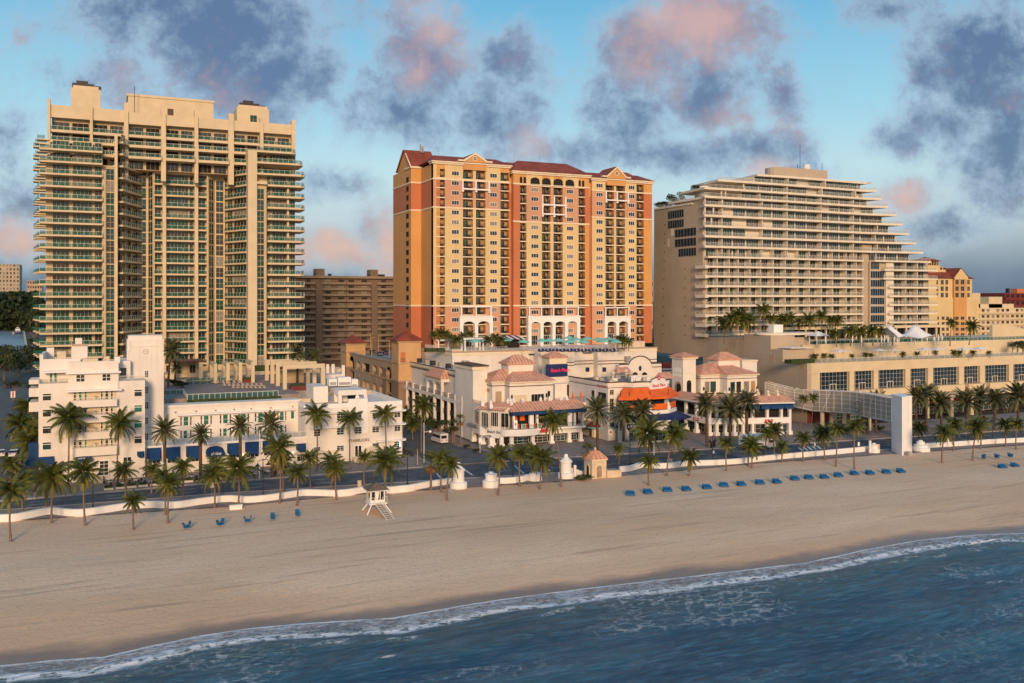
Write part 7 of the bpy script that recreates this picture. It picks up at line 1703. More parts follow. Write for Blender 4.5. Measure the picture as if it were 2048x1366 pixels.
def tree(base,cz_px,rad,label,z=0.0,group=None,shrub=False,name='leafy_tree',k=None,cat='tree',xy=None,hh=None,rr=None):
 x,y=xy or G(base[0],base[1],z);Y=SN*x+CS*y
 cz=hh if hh is not None else H-(cz_px-HZ)/FP*Y;r=rr or rad/FP*Y
 t=bpy.data.objects.new(name,None);link(t);t.location=(x,y,z);props(t,label,cat,group);t.empty_display_size=.5
 h=max(.3,cz-z)
 if not shrub:
  b=MB('trunk');b.tube([(0,0,-.3),(.1,0,h*.5),(.2,.1,h)],[.35,.28,.15],6)
  for a in(0,2,4):b.tube([(.1,0,h*.5),(.1+r*.5*math.cos(a),r*.5*math.sin(a),h*.95)],[.18,.07],5)
  tk=bpy.data.objects.new('trunk',b.mesh('tree_trunk'));link(tk,t)
 else:
  b=MB('trunk')
  for a in(0,1.6,3.1,4.7):b.tube([(0,0,-.1),(r*.3*math.cos(a),r*.3*math.sin(a),h)],[.06,.03],4)
  tk=bpy.data.objects.new('stem',b.mesh('shrub_stem'));link(tk,t)
 c=bpy.data.objects.new('crown',LF[k if k is not None else prnd.randrange(3)]);link(c,t);c.location=(0,0,h);c.rotation_euler=(0,0,prnd.uniform(0,6.28));c.scale=(r,r,r*prnd.uniform(.8,1.0));return t
def trow(lst,group,fmt,z=0.0,**k):
 for i,it in enumerate(lst):tree(it[:2],it[2],it[3],it[4]if len(it)>4 else fmt%ORD[i],z,group,**k)
trow([(8,760,725,34),(38,752,722,36),(60,745,705,30),(20,742,705,32),(76,742,712,24),(-10,770,722,34),(84,730,700,20)],'dark trees between the street and the canal','%s dark leafy tree in the belt between the street and the canal',.0)
trow([(66,815,775,26),(44,842,812,22),(70,880,845,24),(80,920,880,20),(30,800,768,16)],'dark trees along the left flank of the white hotel','%s dark tree along the left flank of the white hotel',.0)
trow([(60,668,628,26),(72,675,628,26),(50,655,612,22),(62,655,606,26),(78,660,640,22),(66,690,660,18),(74,650,606,24),(64,700,682,14)],'dark trees on the far canal bank','%s dark tree on the far bank of the canal',.0)
trow([(820,868,835,16),(834,860,838,16),(868,882,850,16),(880,886,848,18),(893,884,846,16),(905,886,858,14),(858,870,842,18)],'dark street trees along the arcade','%s dark street tree along the arcaded side wing',.1)
trow([(1345,0,0,0)][:0],None,'')
for i,(x,y,r,lv)in enumerate(((1321,405,10,0),(1329,407,9,0),(1352,386,13,1),(1390,376,9,2),(1400,377,8,2))):
 f=FS(SX+3);a=f.a(x);P_=f.P(a);zz=f.z(x,y);zb=[zkR[13]+1.5,zkR[14],zkR[15]][lv];zz=min(zz,zb+1.5)
 tree(None,0,0,f'{["outermost", "second", "round middle", "fourth", "innermost"][i]} roof garden shrub on the left terraces of the stepped tower',zb,'roof garden shrubs on the stepped tower',True,'roof_shrub',None,'shrub',(P_[0],P_[1]),max(zz,zb+.8),r/FP*f.Y(x)*1.5)
for i,(x,y,lab,z,rr)in enumerate(((1166,962,'low green bush in the sand beside the tiled kiosk',-.1,15),(1186,958,'small green bush touching the base of the tiled kiosk',-.1,8),(1272,937,'low creeping plants at the wall right of the kiosk',-.1,14),(648,912,'round bush by the hotel terrace umbrellas',.1,12),(690,912,'round bush beside the shop door of the hotel',.1,10),(1690,868,'green hedge clump under the footbridge, left part',.1,14),(1720,866,'green hedge clump under the footbridge, middle part',.1,14),(1756,862,'green hedge clump under the footbridge, right part',.1,14),(955,905,'low bushes on the side street pavement',.2,10),(935,896,'clipped bushes by the corner restaurant wall',.2,9),(349,772,'dark bush on the pool deck beside the hotel tower',DZ,16),(365,775,'dark bush on the pool deck left of the pool',DZ,12))):
 tree((x,y),y-rr*.45,rr,lab,z,None,True,'shrub',3,'shrub')
trow([(2022,700,686,12),(2035,705,688,15),(2046,708,690,14),(2012,698,684,9)],'dark trees at the right end of the podium','%s dark tree at the right end of the podium roof',16.8)
for s_,(x0,x1,Yd,hh,lab)in enumerate(((-60,85,980,42,'dark tree belt beyond the canal at the far left'),(600,800,640,10,'tree belt far behind the brown grey slab'),(1288,1312,420,10,'trees in the narrow gap beside the orange tower'),(1850,2120,560,14,'tree belt far behind the cream apartment block'))):
 rr=random.Random(50+s_);b=MB('leaf_dark','trunk')
 for i in range(int((x1-x0)*(34 if s_==0 else 14))):
  px_=rr.uniform(x0,x1);Y=Yd*rr.uniform(1,1.15 if s_==0 else 1.7);X=(px_-1024)/FP*Y;c=(CS*X+SN*Y,-SN*X+CS*Y);z=rr.random()*hh if s_==0 else abs(rr.gauss(0,.5))*hh*(.75+.25*math.sin(px_*.21));z=min(z,hh*1.2)
  u=Vector((rr.gauss(0,1),rr.gauss(0,1),rr.gauss(0,1))).normalized();w_=u.cross(Vector((rr.gauss(0,1),rr.gauss(0,1),1))).normalized();q=Vector((*c,z+.5));sz=rr.uniform(1.0,2.4)*(1.8 if s_==0 else 1)
  b.face([q-u*sz,q-w_*sz*.7,q+u*sz,q+w_*sz*.7])
 single('tree_belt',b,lab,'trees',kind='stuff')
 # beach wall, gate posts, kiosk, lifeguard hut
def wall_run(name,label,pix_pts,h=1.05,th=.45,m='bright_white'):
 P_=[Vector(G(x,y,-.12))for x,y in pix_pts]
 pts=[]
 for i in range(len(P_)-1):
  a,b_,c,d=P_[max(0,i-1)],P_[i],P_[i+1],P_[min(len(P_)-1,i+2)]
  for k in range(4):u=k/4;pts.append(.5*((2*b_)+(c-a)*u+(2*a-5*b_+4*c-d)*u*u+(3*b_-a-3*c+d)*u**3))
 pts.append(P_[-1]);t=Thing(name,label,'wall',(*pts[0],0));b=t.p('wall',m);cp_=t.p('coping',m)
 for i in range(len(pts)-1):
  for buf,o0,o1,z0,z1 in((b,0,th,-.6,h),(cp_,-.08,th+.08,h+.002,h+.12)):
   q=[]
   for p_,j in((pts[i],i),(pts[i+1],i+1)):
    d_=(pts[min(len(pts)-1,j+1)]-pts[max(0,j-1)]).normalized();n_=Vector((-d_.y,d_.x));q+=[p_+n_*o0,p_+n_*o1]
   a,c,e,g=q
   buf.hexa([(a.x,a.y,z0),(e.x,e.y,z0),(g.x,g.y,z0),(c.x,c.y,z0),(a.x,a.y,z1),(e.x,e.y,z1),(g.x,g.y,z1),(c.x,c.y,z1)])
 t.done()
wall_run('beach_wall','long wavy white beach wall on the left, ending at the tall round pillar',[(-60,1052),(0,1046),(24,1045),(49,1041),(82,1034),(103,1031),(127,1034),(156,1035),(185,1032),(225,1026),(267,1020),(308,1018),(349,1019),(400,1012),(431,1008),(461,1006),(492,1008),(523,1006),(554,1002),(580,998),(605,994),(636,994),(667,995),(697,993),(728,988),(750,987),(780,988),(800,986),(820,984),(862,976),(905,970)])
wall_run('beach_wall','short white wall stretch between the stepped post and the very tall palm',[(992,969),(1010,969.5),(1030,968),(1046,966),(1058,962)])
wall_run('beach_wall','white beach wall from the tiled kiosk to the lift tower',[(1240,946),(1262,944),(1275,940),(1286,937),(1300,938),(1322,939),(1345,938),(1376,934),(1406,933),(1437,932),(1470,930),(1500,927),(1553,921),(1620,915),(1687,909),(1738,904)])
wall_run('beach_wall','white beach wall running right from the lift tower',[(1851,898),(1880,896),(1928,893),(1990,889),(2048,886),(2120,881)])
wall_run('beach_wall','low beige wall joining the tiled kiosk',[(1214,957),(1230,956.5),(1243,955)],1.3,.5,'beige_stone')
def gate_post(x,y,prof,label,s=1.0):
 q=G(x,y,-.1);b=MB('bright_white');b.sm=False;b.lathe(q[0],q[1],[(r*s,z*s)for r,z in prof],20);single('gate_post',b,label,'pillar',(q[0],q[1],0),'round white gate posts of the beach wall')
tall=[(1.7,-.4),(1.7,1.0),(1.5,1.15),(1.15,1.2),(1.1,3.2),(1.3,3.3),(1.3,3.6),(1.0,3.8),(.6,4.2),(.42,4.3),(.42,4.7),(.3,4.9),(.02,5.0)]
low=[(1.7,-.4),(1.7,1.1),(1.5,1.25),(1.15,1.3),(1.1,2.2),(1.25,2.3),(1.25,2.5),(.8,2.6),(.5,2.65),(.5,2.9),(.02,3.0)]
gate_post(917,976,tall,'tall round white pillar with finial at the left beach gate',.95);gate_post(982,974,low,'stepped round white post right of the left beach gate',.95)
gate_post(1070,962,[(1.6,-.4),(1.5,.8),(1.2,1.6),(1.0,1.7),(.5,1.9),(.02,2.0)],'low round white post at the foot of the very tall palm',.9);gate_post(1132,957,tall,'tall round white pillar left of the tiled kiosk',.95)
gate_post(1748,906,low,'small stepped white post left of the lift tower',.75);gate_post(1841,902,[(2.6,-.4),(2.5,.9),(2.0,1.1),(1.9,1.7),(1.2,1.9),(1.1,2.6),(.6,2.7),(.6,3.0),(.02,3.1)],'broad stepped round white post right of the lift tower',.8)
for(x,y,h,lab)in((1150,955,3.3,'plain slim white bollard post left of the kiosk'),(1740,907,4.0,'plain slim white bollard post left of the lift tower')):
 q=G(x,y,-.1);b=MB('bright_white');b.lathe(q[0],q[1],[(.28,-.3),(.28,h*.62),(.30,h*.63),(.30,h*.7),(.05,h*.72)],10);single('bollard_post',b,lab,'post',(q[0],q[1],0))
b=MB('bright_white');q0,q1=Vector(G(1140,955,-.1)),Vector(G(1172,948,-.1));fr=Fr(q0,q1);b.vprism(fr,[(0,-.2),(fr.len,-.2),(fr.len,.4),(fr.len*.7,.7),(fr.len*.4,1.3),(0,1.9)],-.4,0);single('curved_wall_end',b,'white sloping wall end right of the tall pillar, left of the kiosk','wall',(*q0,0))
q=G(472,1020,-.1);b=MB('bright_white');b.box(q[0]-1.0,q[0]+1.0,q[1],q[1]+.7,-.2,.62);b.box(q[0]-1.1,q[0]+1.1,q[1]-.08,q[1]+.78,.622,.72);single('bench_block',b,'white block bench in the sand before the left wall','bench',(q[0],q[1],0))
def kiosk():
 x,y=G(1186,959,-.1);w_=3.2;t=Thing('tiled_kiosk','small cream domed kiosk with clay tile roof and arched door on the sand','kiosk',(x+1.6,y+1.6,0))
 f0=FT(y);x0=x-.2;x1=x0+w_;h=3.5
 t.p('wall','beige_stone','trim').prism([(x0,y),(x1,y),(x1,y+w_),(x0,y+w_)],-.4,h)
 for fr,a0 in((FT(y),x0+w_/2),(FS(x0),None)):
  if a0 is None:fr=Fr((x0,y+w_),(x0,y));am=w_/2
  else:am=a0
  o=t.p('arched_door','beige_stone' if False else('timber' if a0 else 'leaf_dark'));o.vprism(fr,[(am-.55,.2),(am+.55,.2),(am+.55,1.9)]+[(am+.55*math.cos(u),1.9+.55*math.sin(u))for u in[math.pi*i/8 for i in range(1,8)]]+[(am-.55,1.9)],.003,.05)
  fr_=t.p('door_surround','trim')
  for k in range(8):u0,u1=math.pi*k/8,math.pi*(k+1)/8;fr_.tube([fr.P(am+.68*math.cos(u0),.06,1.9+.68*math.sin(u0)),fr.P(am+.68*math.cos(u1),.06,1.9+.68*math.sin(u1))],.09,4)
  for sg in(-1,1):fr_.tube([fr.P(am+sg*.68,.06,0),fr.P(am+sg*.68,.06,1.9)],.09,4)
 t.p('cornice','trim').box(x0-.2,x1+.2,y-.2,y+w_+.2,h+.002,h+.25)
 r=t.p('roof','clay_tile');cx,cy=x0+w_/2,y+w_/2;rr=[(2.7,h+.253),(2.25,h+.55),(1.6,h+1.05),(.8,h+1.6),(.02,h+2.0)]
 for(r0,z0),(r1,z1)in zip(rr,rr[1:]):
  for k in range(4):
   a0,a1=math.pi/2*k+math.pi/4,math.pi/2*(k+1)+math.pi/4;r.face([(cx+r0*math.cos(a0),cy+r0*math.sin(a0),z0),(cx+r0*math.cos(a1),cy+r0*math.sin(a1),z0),(cx+r1*math.cos(a1),cy+r1*math.sin(a1),z1),(cx+r1*math.cos(a0),cy+r1*math.sin(a0),z1)])
 ri=t.p('roof_ribs','or_pink')
 for k in range(28):
  s_,v=k//7,-.86+(k%7)*.287;pp=[(r_*.707,v*r_*.707,z_+.02)for r_,z_ in rr[:4]];c_,d_=[(1,0),(0,1),(-1,0),(0,-1)][s_];ri.tube([(cx+a*c_-b_*d_,cy+a*d_+b_*c_,z_)for a,b_,z_ in pp],.06,4)
 t.p('finial','trim').lathe(cx,cy,[(.12,h+1.85),(.2,h+2.1),(.03,h+2.35)],8);t.done()
kiosk()
def guard_hut():
 x,y=G(752,1024,-.25);z=-.25;t=Thing('lifeguard_hut','white lifeguard hut on splayed legs with a shingle roof and a long ramp','lifeguard hut',(x,y,z))
 def P(a,d,h):return(x+a,y+d,z+h)
 s=1.25;fz=1.75;
 t.p('platform','metal_white').box(x-s-.25,x+s+.25,y-1.6,y+s+.1,z+fz-.18,z+fz)
 for sx in(-1,1):
  for sy in(-1,1):t.p('leg','metal_white').tube([P(sx*1.0,sy*.9-.2,fz-.1),P(sx*2.1,sy*1.7-.3,0)],.13,4)
 h=2.1
 wl=t.p('cabin_frame','metal_white');
 for a in(-s,s-.16):
  for d in(-s+.2,s-.16):wl.box(x+a,x+a+.16,y+d,y+d+.16,z+fz+.002,z+fz+h)
 for a0,a1,d0,d1 in((-s+.16,s-.16,-s+.22,-s+.3),(-s+.02,-s+.1,-s+.36,s-.16),(s-.1,s-.02,-s+.36,s-.16),(-s+.16,s-.16,s-.12,s-.04)):
  wl.box(x+a0,x+a1,y+d0,y+d1,z+fz+.002,z+fz+.45);wl.box(x+a0,x+a1,y+d0,y+d1,z+fz+h-.22,z+fz+h-.002)
 fr=FT(y-s+.26)
 for(u0,u1)in((-s+.18,-.42),(-.4,.4),(.42,s-.18)):window(t.p('window','metal_white','glass_dark'),fr,fr.a(0)*0+x+u0,x+u1,z+fz+.05,z+fz+h-.2,1,1,0,.1)
 fs=Fr((x-s+.08,y+s-.2),(x-s+.08,y-s+.4));window(t.p('window','metal_white','glass_dark'),fs,0,fs.len,z+fz+.5,z+fz+h-.2,2,1,-.02,.08)
 cu=t.p('curtain','metal_white');cu.hexa([P(-.3,-s+.15,fz+.5),P(.05,-s+.15,fz+.5),P(.05,-s+.2,fz+.5),P(-.3,-s+.2,fz+.5),P(-.35,-s+.15,fz+1.8),P(.25,-s+.15,fz+1.8),P(.25,-s+.2,fz+1.8),P(-.35,-s+.2,fz+1.8)])
 r=t.p('roof','shingle');r.hip(x-s,x+s,y-s,y+s,z+fz+h+.003,.95,.5,.12)
 t.p('eave_trim','metal_white').box(x-s-.55,x+s+.55,y-s-.55,y+s+.55,z+fz+h-.1,z+fz+h)
 rl=t.p('railing','metal_white')
 for sx in(-1,1):rl.tube([P(sx*1.45,-1.55,fz),P(sx*1.45,-1.55,fz+.95),P(sx*1.45,.2,fz+.95)],.05,4);rl.tube([P(sx*1.45,-1.55,fz+.5),P(sx*1.45,.2,fz+.5)],.04,4);rl.tube([P(sx*1.45,-1.55,fz+.95),P(sx*.7,-1.58,fz+.95),P(sx*.7,-1.58,fz)],.05,4)
 x2,y2=G(782,1041,-.3);ra=t.p('ramp','timber','metal_white');dx,dy=x2-x,y2-y
 v=Vector((dx-.0,dy+1.6));n_=Vector((-v.y,v.x)).normalized()*.6
 a=Vector((x,y-1.6));e=Vector((x2,y2));ra.use(0).hexa([(*(a-n_),z+fz-.16),(*(e-n_),z-.1),(*(e+n_),z-.1),(*(a+n_),z+fz-.16),(*(a-n_),z+fz-.05),(*(e-n_),z+.03),(*(e+n_),z+.03),(*(a+n_),z+fz-.05)])
 ra.use(1)
 for sg in(-1,1):ra.tube([(*(a+n_*sg*1.05),z+fz-.02),(*(e+n_*sg*1.05),z+.06)],.06,4)
 for k in range(9):u=k/9+.05;c=a.lerp(e,u);hh=z+fz-.04+(.07-fz)*u;ra.tube([(*(c-n_),hh),(*(c+n_),hh)],.03,4)
 t.done()
mat('shingle',(.16,.11,.085),.9,.35,3,bump=.05,bscale=6)
guard_hut()
# beach furniture
def folded_chairs():
 t=Thing('stacked_beach_chairs','','beach chairs',(0,0,0));L_=t.p('seat','lounger_blue');L_.hexa([(-.5,-.35,.35),(.5,-.35,.35),(.5,.35,.45),(-.5,.35,.45),(-.5,-.35,.6),(.5,-.35,.6),(.5,.35,.75),(-.5,.35,.75)])
 t.p('backrest','lounger_blue').hexa([(.32,-.4,.5),(.5,-.4,.5),(.5,.4,.5),(.32,.4,.5),(.62,-.4,1.45),(.75,-.4,1.4),(.75,.4,1.4),(.62,.4,1.45)])
 t.p('folded_shade','lounger_blue').hexa([(-.55,-.3,.7),(-.15,-.3,.7),(-.15,.3,.7),(-.55,.3,.7),(-.75,-.28,1.2),(-.5,-.28,1.35),(-.5,.28,1.35),(-.75,.28,1.2)])
 for sx in(-.4,.4):
  for sy in(-.3,.3):t.p('leg','metal_grey').tube([(sx,sy,-.05),(sx*.9,sy,.5)],.03,4)
 t.p('arm','timber').tube([(-.8,-.36,.95),(.5,-.36,.9)],.03,4);t.p('arm','timber').tube([(-.8,.36,.95),(.5,.36,.9)],.03,4)
 return t.done()
def covered_lounger():
 t=Thing('covered_lounger','','beach lounger',(0,0,0));t.p('bed','lounger_blue').hexa([(-1.05,-.75,.12),(1.05,-.75,.12),(1.05,.7,.12),(-1.05,.7,.12),(-1.05,-.7,.5),(1.05,-.7,.5),(1.0,.6,.8),(-1.0,.6,.8)])
 t.p('backrest','lounger_blue').hexa([(-1.0,.58,.802),(1.0,.58,.802),(1.0,.75,.802),(-1.0,.75,.802),(-.95,.7,1.15),(.95,.7,1.0),(.95,.82,1.0),(-.95,.82,1.15)])
 for sx in(-.9,.9):
  for sy in(-.6,.6):t.p('leg','metal_grey').box(sx-.03,sx+.03,sy-.03,sy+.03,-.1,.12)
 return t.done()
def copy_tree(o,parent=None):
 c=o.copy();COL.objects.link(c);c.parent=parent
 for ch in o.children:copy_tree(ch,c)
 return c
def spread(proto,lst,cat,group,z=0.0,sc_=1.0):
 """lst: (px, py, rotation, label)"""
 for i,(x,y,rz,lab)in enumerate(lst):
  o=proto if i==0 else copy_tree(proto);q=G(x,y,z);o.location=(q[0],q[1],z if z>1 else sand_z(*q)if q[1]<158 else z);o.rotation_euler=(0,0,R(rz));o.scale=(sc_,)*3;props(o,lab,cat,group)
spread(folded_chairs(),[(373,1058,15,'leftmost folded blue beach chairs, nearest the water'),(440,1052,30,'second folded blue beach chairs from the left'),(495,1046,-10,'third folded blue beach chairs from the left'),(545,1041,80,'fourth folded blue beach chairs from the left'),(595,1034,85,'folded blue beach chairs just left of the lifeguard hut side of the beach'),
(1967,919,20,'folded blue beach chairs, left of the group at the right edge'),(1994,918,70,'folded blue beach chairs, middle of the group at the right edge'),(2021,916,75,'folded blue beach chairs, right of the group at the right edge')][:4]+[(595,1034,85,'folded blue beach chairs nearest the lifeguard hut'),(1967,919,20,'left folded chairs in the group at the right edge'),(1994,918,70,'middle folded chairs in the group at the right edge'),(2021,916,75,'right folded chairs in the group at the right edge')],'beach chairs','folded blue beach chairs on the sand',sc_=.85)
spread(covered_lounger(),[(x,y,-14+(i*37%23)-11,f'{ORD[i]} covered blue lounger from the left in the row on the right sand')for i,(x,y)in enumerate(((1261,990),(1296,986),(1335,982),(1373,980),(1414,976),(1448,972),(1483,970),(1520,967),(1554,965),(1590,959),(1618,957),(1649,956),(1677,953),(1709,949),(1740,948),(1773,946),(1802,944),(2005,934),(2030,931)))],'beach lounger','covered blue loungers in a row on the sand',sc_=.76)
def street_lamp():
 t=Thing('street_lamp','','street lamp',(0,0,0));t.p('pole','metal_dark').lathe(0,0,[(.2,0),(.2,.5),(.09,.7),(.07,6.3),(.1,6.4),(.02,6.8)],8)
 t.p('cross_arm','metal_dark').tube([(-1.1,0,6.0),(-1.0,0,6.35),(-.5,0,6.5),(.5,0,6.5),(1.0,0,6.35),(1.1,0,6.0)],.06,5)
 for s_ in(-1,1):t.p('lantern','metal_dark').lathe(1.1*s_,0,[(.48,5.45),(.42,5.55),(.14,5.85),(.08,6.02)],10)
 return t.done()
spread(street_lamp(),[(186,1017,24,'twin street lamp in front of the oval blue awning'),(526,993,24,'twin street lamp in front of the square awnings'),(815,972,24,'twin street lamp right of the lifeguard hut'),(1026,957,24,'twin street lamp between the stepped post and the very tall palm'),(1260,935,24,'twin street lamp right of the tiled kiosk'),(1425,929,24,'twin street lamp carrying the traffic signal'),(1632,907,24,'twin street lamp under the footbridge'),(1920,884,24,'twin street lamp right of the lift tower'),(1985,882,24,'twin street lamp nearest the right edge')],'street lamp','twin black street lamps on the promenade',.1)
for(x,y,h,lab)in((519,958,9.5,'tall bare flagpole before the blue awnings of the hotel'),(848,925,8.5,'pale pole with one white globe lamp at the side street corner'),(835,930,3.4,'short tan post at the side street corner'),(960,905,3.0,'white sign on a thin post on the side street corner'),(324,968,4,'thin lamp post with a flat head on the hotel terrace'),(1308,910,6,'thin black pole before the broad plaza palm')):
 q=G(x,y,.12);t=Thing('slim_post',lab,'post',(q[0],q[1],.12));t.p('pole','metal_white' if h!=3.4 else 'garage_tan').cyl(q[0],q[1],.1,.12+h,.09,.06)
 if h==8.5:t.p('lamp_arm','metal_white').tube([(q[0],q[1],6.6),(q[0]+1.3,q[1],6.7)],.05,4);t.p('globe','bright_white').lathe(q[0]+1.4,q[1],[(.02,6.3),(.3,6.5),(.3,6.75),(.02,6.95)],10)
 if h==3.0:t.p('sign_plate','bright_white').box(q[0]-.35,q[0]+.35,q[1]-.14,q[1]-.1,2.2,3.5)
 if h==4:t.p('lamp_head','metal_white').lathe(q[0],q[1],[(.5,4.0),(.1,4.4)],8)
 t.done()
q=G(1425,929,.1);t=Thing('traffic_light','traffic light heads with a white plate hanging on the lamp pole by the crossing','traffic light',(q[0],q[1],4));t.p('signal_head','metal_dark').box(q[0]-.6,q[0]-.15,q[1]-.3,q[1],3.6,4.9);t.p('signal_head','metal_dark').box(q[0]+.15,q[0]+.6,q[1]-.3,q[1],3.8,5.1);t.p('lens','tail_lamp').box(q[0]-.5,q[0]-.25,q[1]-.33,q[1]-.302,4.5,4.75);t.p('plate','bright_white').box(q[0]-.2,q[0]+.2,q[1]-.4,q[1]-.35,2.5,3.1);t.done()
for(x,y,lab)in((719,973,'beige litter bin beside the wall left of the lifeguard hut'),(1341,928,'beige litter bin behind the wall by the slanting palm'),(1756,898,'beige litter bin behind the post by the lift tower')):
 q=G(x,y,.1);b=MB('beige_stone','metal_dark');b.lathe(q[0],q[1],[(.38,.08),(.42,.2),(.42,1.15),(.36,1.2),(.36,1.28)],12);b.use(1).lathe(q[0],q[1],[(.2,1.281),(.2,1.34)],10);single('litter_bin',b,lab,'litter bin',(q[0],q[1],.1),'beige litter bins on the promenade')
for(x,y,lab)in((424,992,'small white sign on a post in the sand left of the bench block'),(1753,905,''),(1717,905,'small white sign plate on the wall left of the lift tower'),(1896,896,'small white sign plate on the wall right of the lift tower'),(1630,905,'small white sign plate by the zebra crossing')):
 if not lab:continue
 q=G(x,y,-.1);t=Thing('sign_post',lab,'sign',(q[0],q[1],-.1));t.p('post','metal_grey').cyl(q[0],q[1],-.1,2.3,.04);t.p('sign_plate','bright_white').box(q[0]-.28,q[0]+.28,q[1]-.09,q[1]-.05,1.4,2.3);t.done()
crn=random.Random(9);n=0
for i,(x,y)in enumerate([(222+k*26+crn.uniform(-4,4),971-k*1.8+(k%2)*4)for k in range(14)]):
 q=G(x,y,.12);t=Thing('cafe_table_set',f'{ORD[i]} café table with dark chairs from the left on the hotel terrace','table and chairs',(q[0],q[1],.12),'café tables on the hotel terrace')
 t.p('tabletop','trim').lathe(q[0],q[1],[(.55,.82),(.55,.87)],10);t.p('table_leg','metal_dark').cyl(q[0],q[1],.12,.82,.05)
 for a in(0,1.57,3.14,4.71):
  cx,cy=q[0]+.95*math.cos(a+i),q[1]+.95*math.sin(a+i);c=t.p('chair','metal_dark');c.box(cx-.22,cx+.22,cy-.22,cy+.22,.52,.58);ox,oy=.2*math.cos(a+i),.2*math.sin(a+i);c.box(cx+ox-.18,cx+ox+.18,cy+oy-.05,cy+oy+.05,.58,1.05)
  for sx in(-.2,.17):
   for sy in(-.2,.17):c.box(cx+sx,cx+sx+.03,cy+sy,cy+sy+.03,.12,.52)
 t.done()
for i in range(12):
 x=208+i*23;q=G(x,981-i*2.2,.12);b=MB('trim','hedge');b.box(q[0],q[0]+1.6,q[1],q[1]+.35,.1,.5);b.use(1).box(q[0]+.08,q[0]+1.52,q[1]+.05,q[1]+.3,.5,.95);single('planter_box',b,f'{ORD[i]} low cream planter from the left along the hotel terrace edge','planter',(q[0],q[1],.12),'planters along the hotel terrace')
def parasol(m,name='parasol',r=1.7,h=2.5,z=0.0,dome=.55,closed=False):
 t=Thing(name,'','parasol',(0,0,0));t.p('pole','metal_white').cyl(0,0,0,h+(0 if not closed else-.4),.05,n=6)
 if closed:t.p('canopy',m).lathe(0,0,[(.12,h*.35),(.2,h*.5),(.15,h*.85),(.02,h)],8)
 else:t.p('canopy',m).lathe(0,0,[(r,h-.1),(r*.97,h),(r*.5,h+dome*.55),(.02,h+dome)],8)
 t.p('base','metal_grey').lathe(0,0,[(.3,0),(.3,.08)],8);return t.done()
spread(parasol('trim','cafe_parasol',1.8,2.4),[(605,928,0,'first cream parasol from the left by the right hotel wing'),(640,925,0,'second cream parasol by the right hotel wing'),(668,922,0,'third cream parasol by the right hotel wing'),(743,918,0,'cream parasol right of the shop door')],'parasol','cream parasols by the right hotel wing',.15)
spread(parasol('turquoise','pool_parasol',1.9,2.7,dome=.9),[(x,y,i*9,f'{ORD[i]} turquoise parasol from the left on the resort pool deck')for i,(x,y)in enumerate(((902,697,),(943,700),(951,702),(972,700),(1012,699),(1048,703),(1084,701),(1098,700),(1117,700),(1138,694),(1139,703),(1152,698),(1167,704),(1174,696),(1196,698),(1205,702),(1217,697),(1231,703)))],'parasol','turquoise parasols on the resort pool deck',DK)
for i in range(22):
 x=1085+i*7.2;q=G(x,706.5-(i%2),DK);b=MB('navy','metal_white');b.box(q[0]-.35,q[0]+.35,q[1]+.2,q[1]+1.9,DK+.35,DK+.55);b.hexa([(q[0]-.35,q[1]+1.9,DK+.35),(q[0]+.35,q[1]+1.9,DK+.35),(q[0]+.35,q[1]+2.3,DK+.6),(q[0]-.35,q[1]+2.3,DK+.6),(q[0]-.35,q[1]+1.8,DK+.55),(q[0]+.35,q[1]+1.8,DK+.55),(q[0]+.35,q[1]+2.2,DK+1.1),(q[0]-.35,q[1]+2.2,DK+1.1)])
 for dx in(-.33,.27):
  for dy in(.25,1.8):b.use(1).box(q[0]+dx,q[0]+dx+.06,q[1]+dy,q[1]+dy+.06,DK,DK+.35)
 single('navy_sunbed',b,f'{ORD[i]} navy sunbed from the left under the turquoise parasols','sunbed',(q[0],q[1],DK),'navy sunbeds on the resort pool deck')
for i,(x0,x1,y,yt,lab)in enumerate(((877,893,697,682,'small white pergola at the left end of the resort pool deck'),(930,966,702,679,'large white pergola with round columns in the middle of the resort pool deck'))):
 q0,q1=G(x0,y,DK),G(x1,y-1,DK);f=FT(q0[1]);zt=f.z(x0,yt);t=Thing('white_pergola',lab,'pergola',(q0[0],q0[1],DK),'white pergolas on the resort pool deck')
 for x_ in(q0[0],q1[0]):
  for dy in(0,2.6):t.p('column','bright_white').lathe(x_,q0[1]+dy,[(.32,DK),(.25,DK+.3),(.22,zt-.3),(.35,zt)],10)
 for dy in(0,2.6):t.p('beam','bright_white').box(q0[0]-.6,q1[0]+.6,q0[1]+dy-.15,q0[1]+dy+.15,zt+.002,zt+.35)
 sl_=int((q1[0]-q0[0])/.6)
 for k in range(sl_+1):t.p('slat','bright_white').box(q0[0]+k*.6-.06,q0[0]+k*.6+.06,q0[1]-.7,q0[1]+3.3,zt+.352,zt+.5)
 t.done()
q=G(1012,696,DK);t=Thing('deck_bar','white striped awning bar on the resort pool deck','bar',(q[0],q[1],DK));t.p('counter','deep_shade').box(q[0]-2,q[0]+5,q[1]+1,q[1]+3,DK,DK+2.6);a_=t.p('canopy','bright_white','navy')
for k in range(9):a_.use(k%2).hexa([(q[0]-3+k,q[1]-1.4,DK+2.7),(q[0]-2+k,q[1]-1.4,DK+2.7),(q[0]-2+k,q[1]+3.4,DK+3.6),(q[0]-3+k,q[1]+3.4,DK+3.6),(q[0]-3+k,q[1]-1.4,DK+2.8),(q[0]-2+k,q[1]-1.4,DK+2.8),(q[0]-2+k,q[1]+3.4,DK+3.7),(q[0]-3+k,q[1]+3.4,DK+3.7)])
t.done()
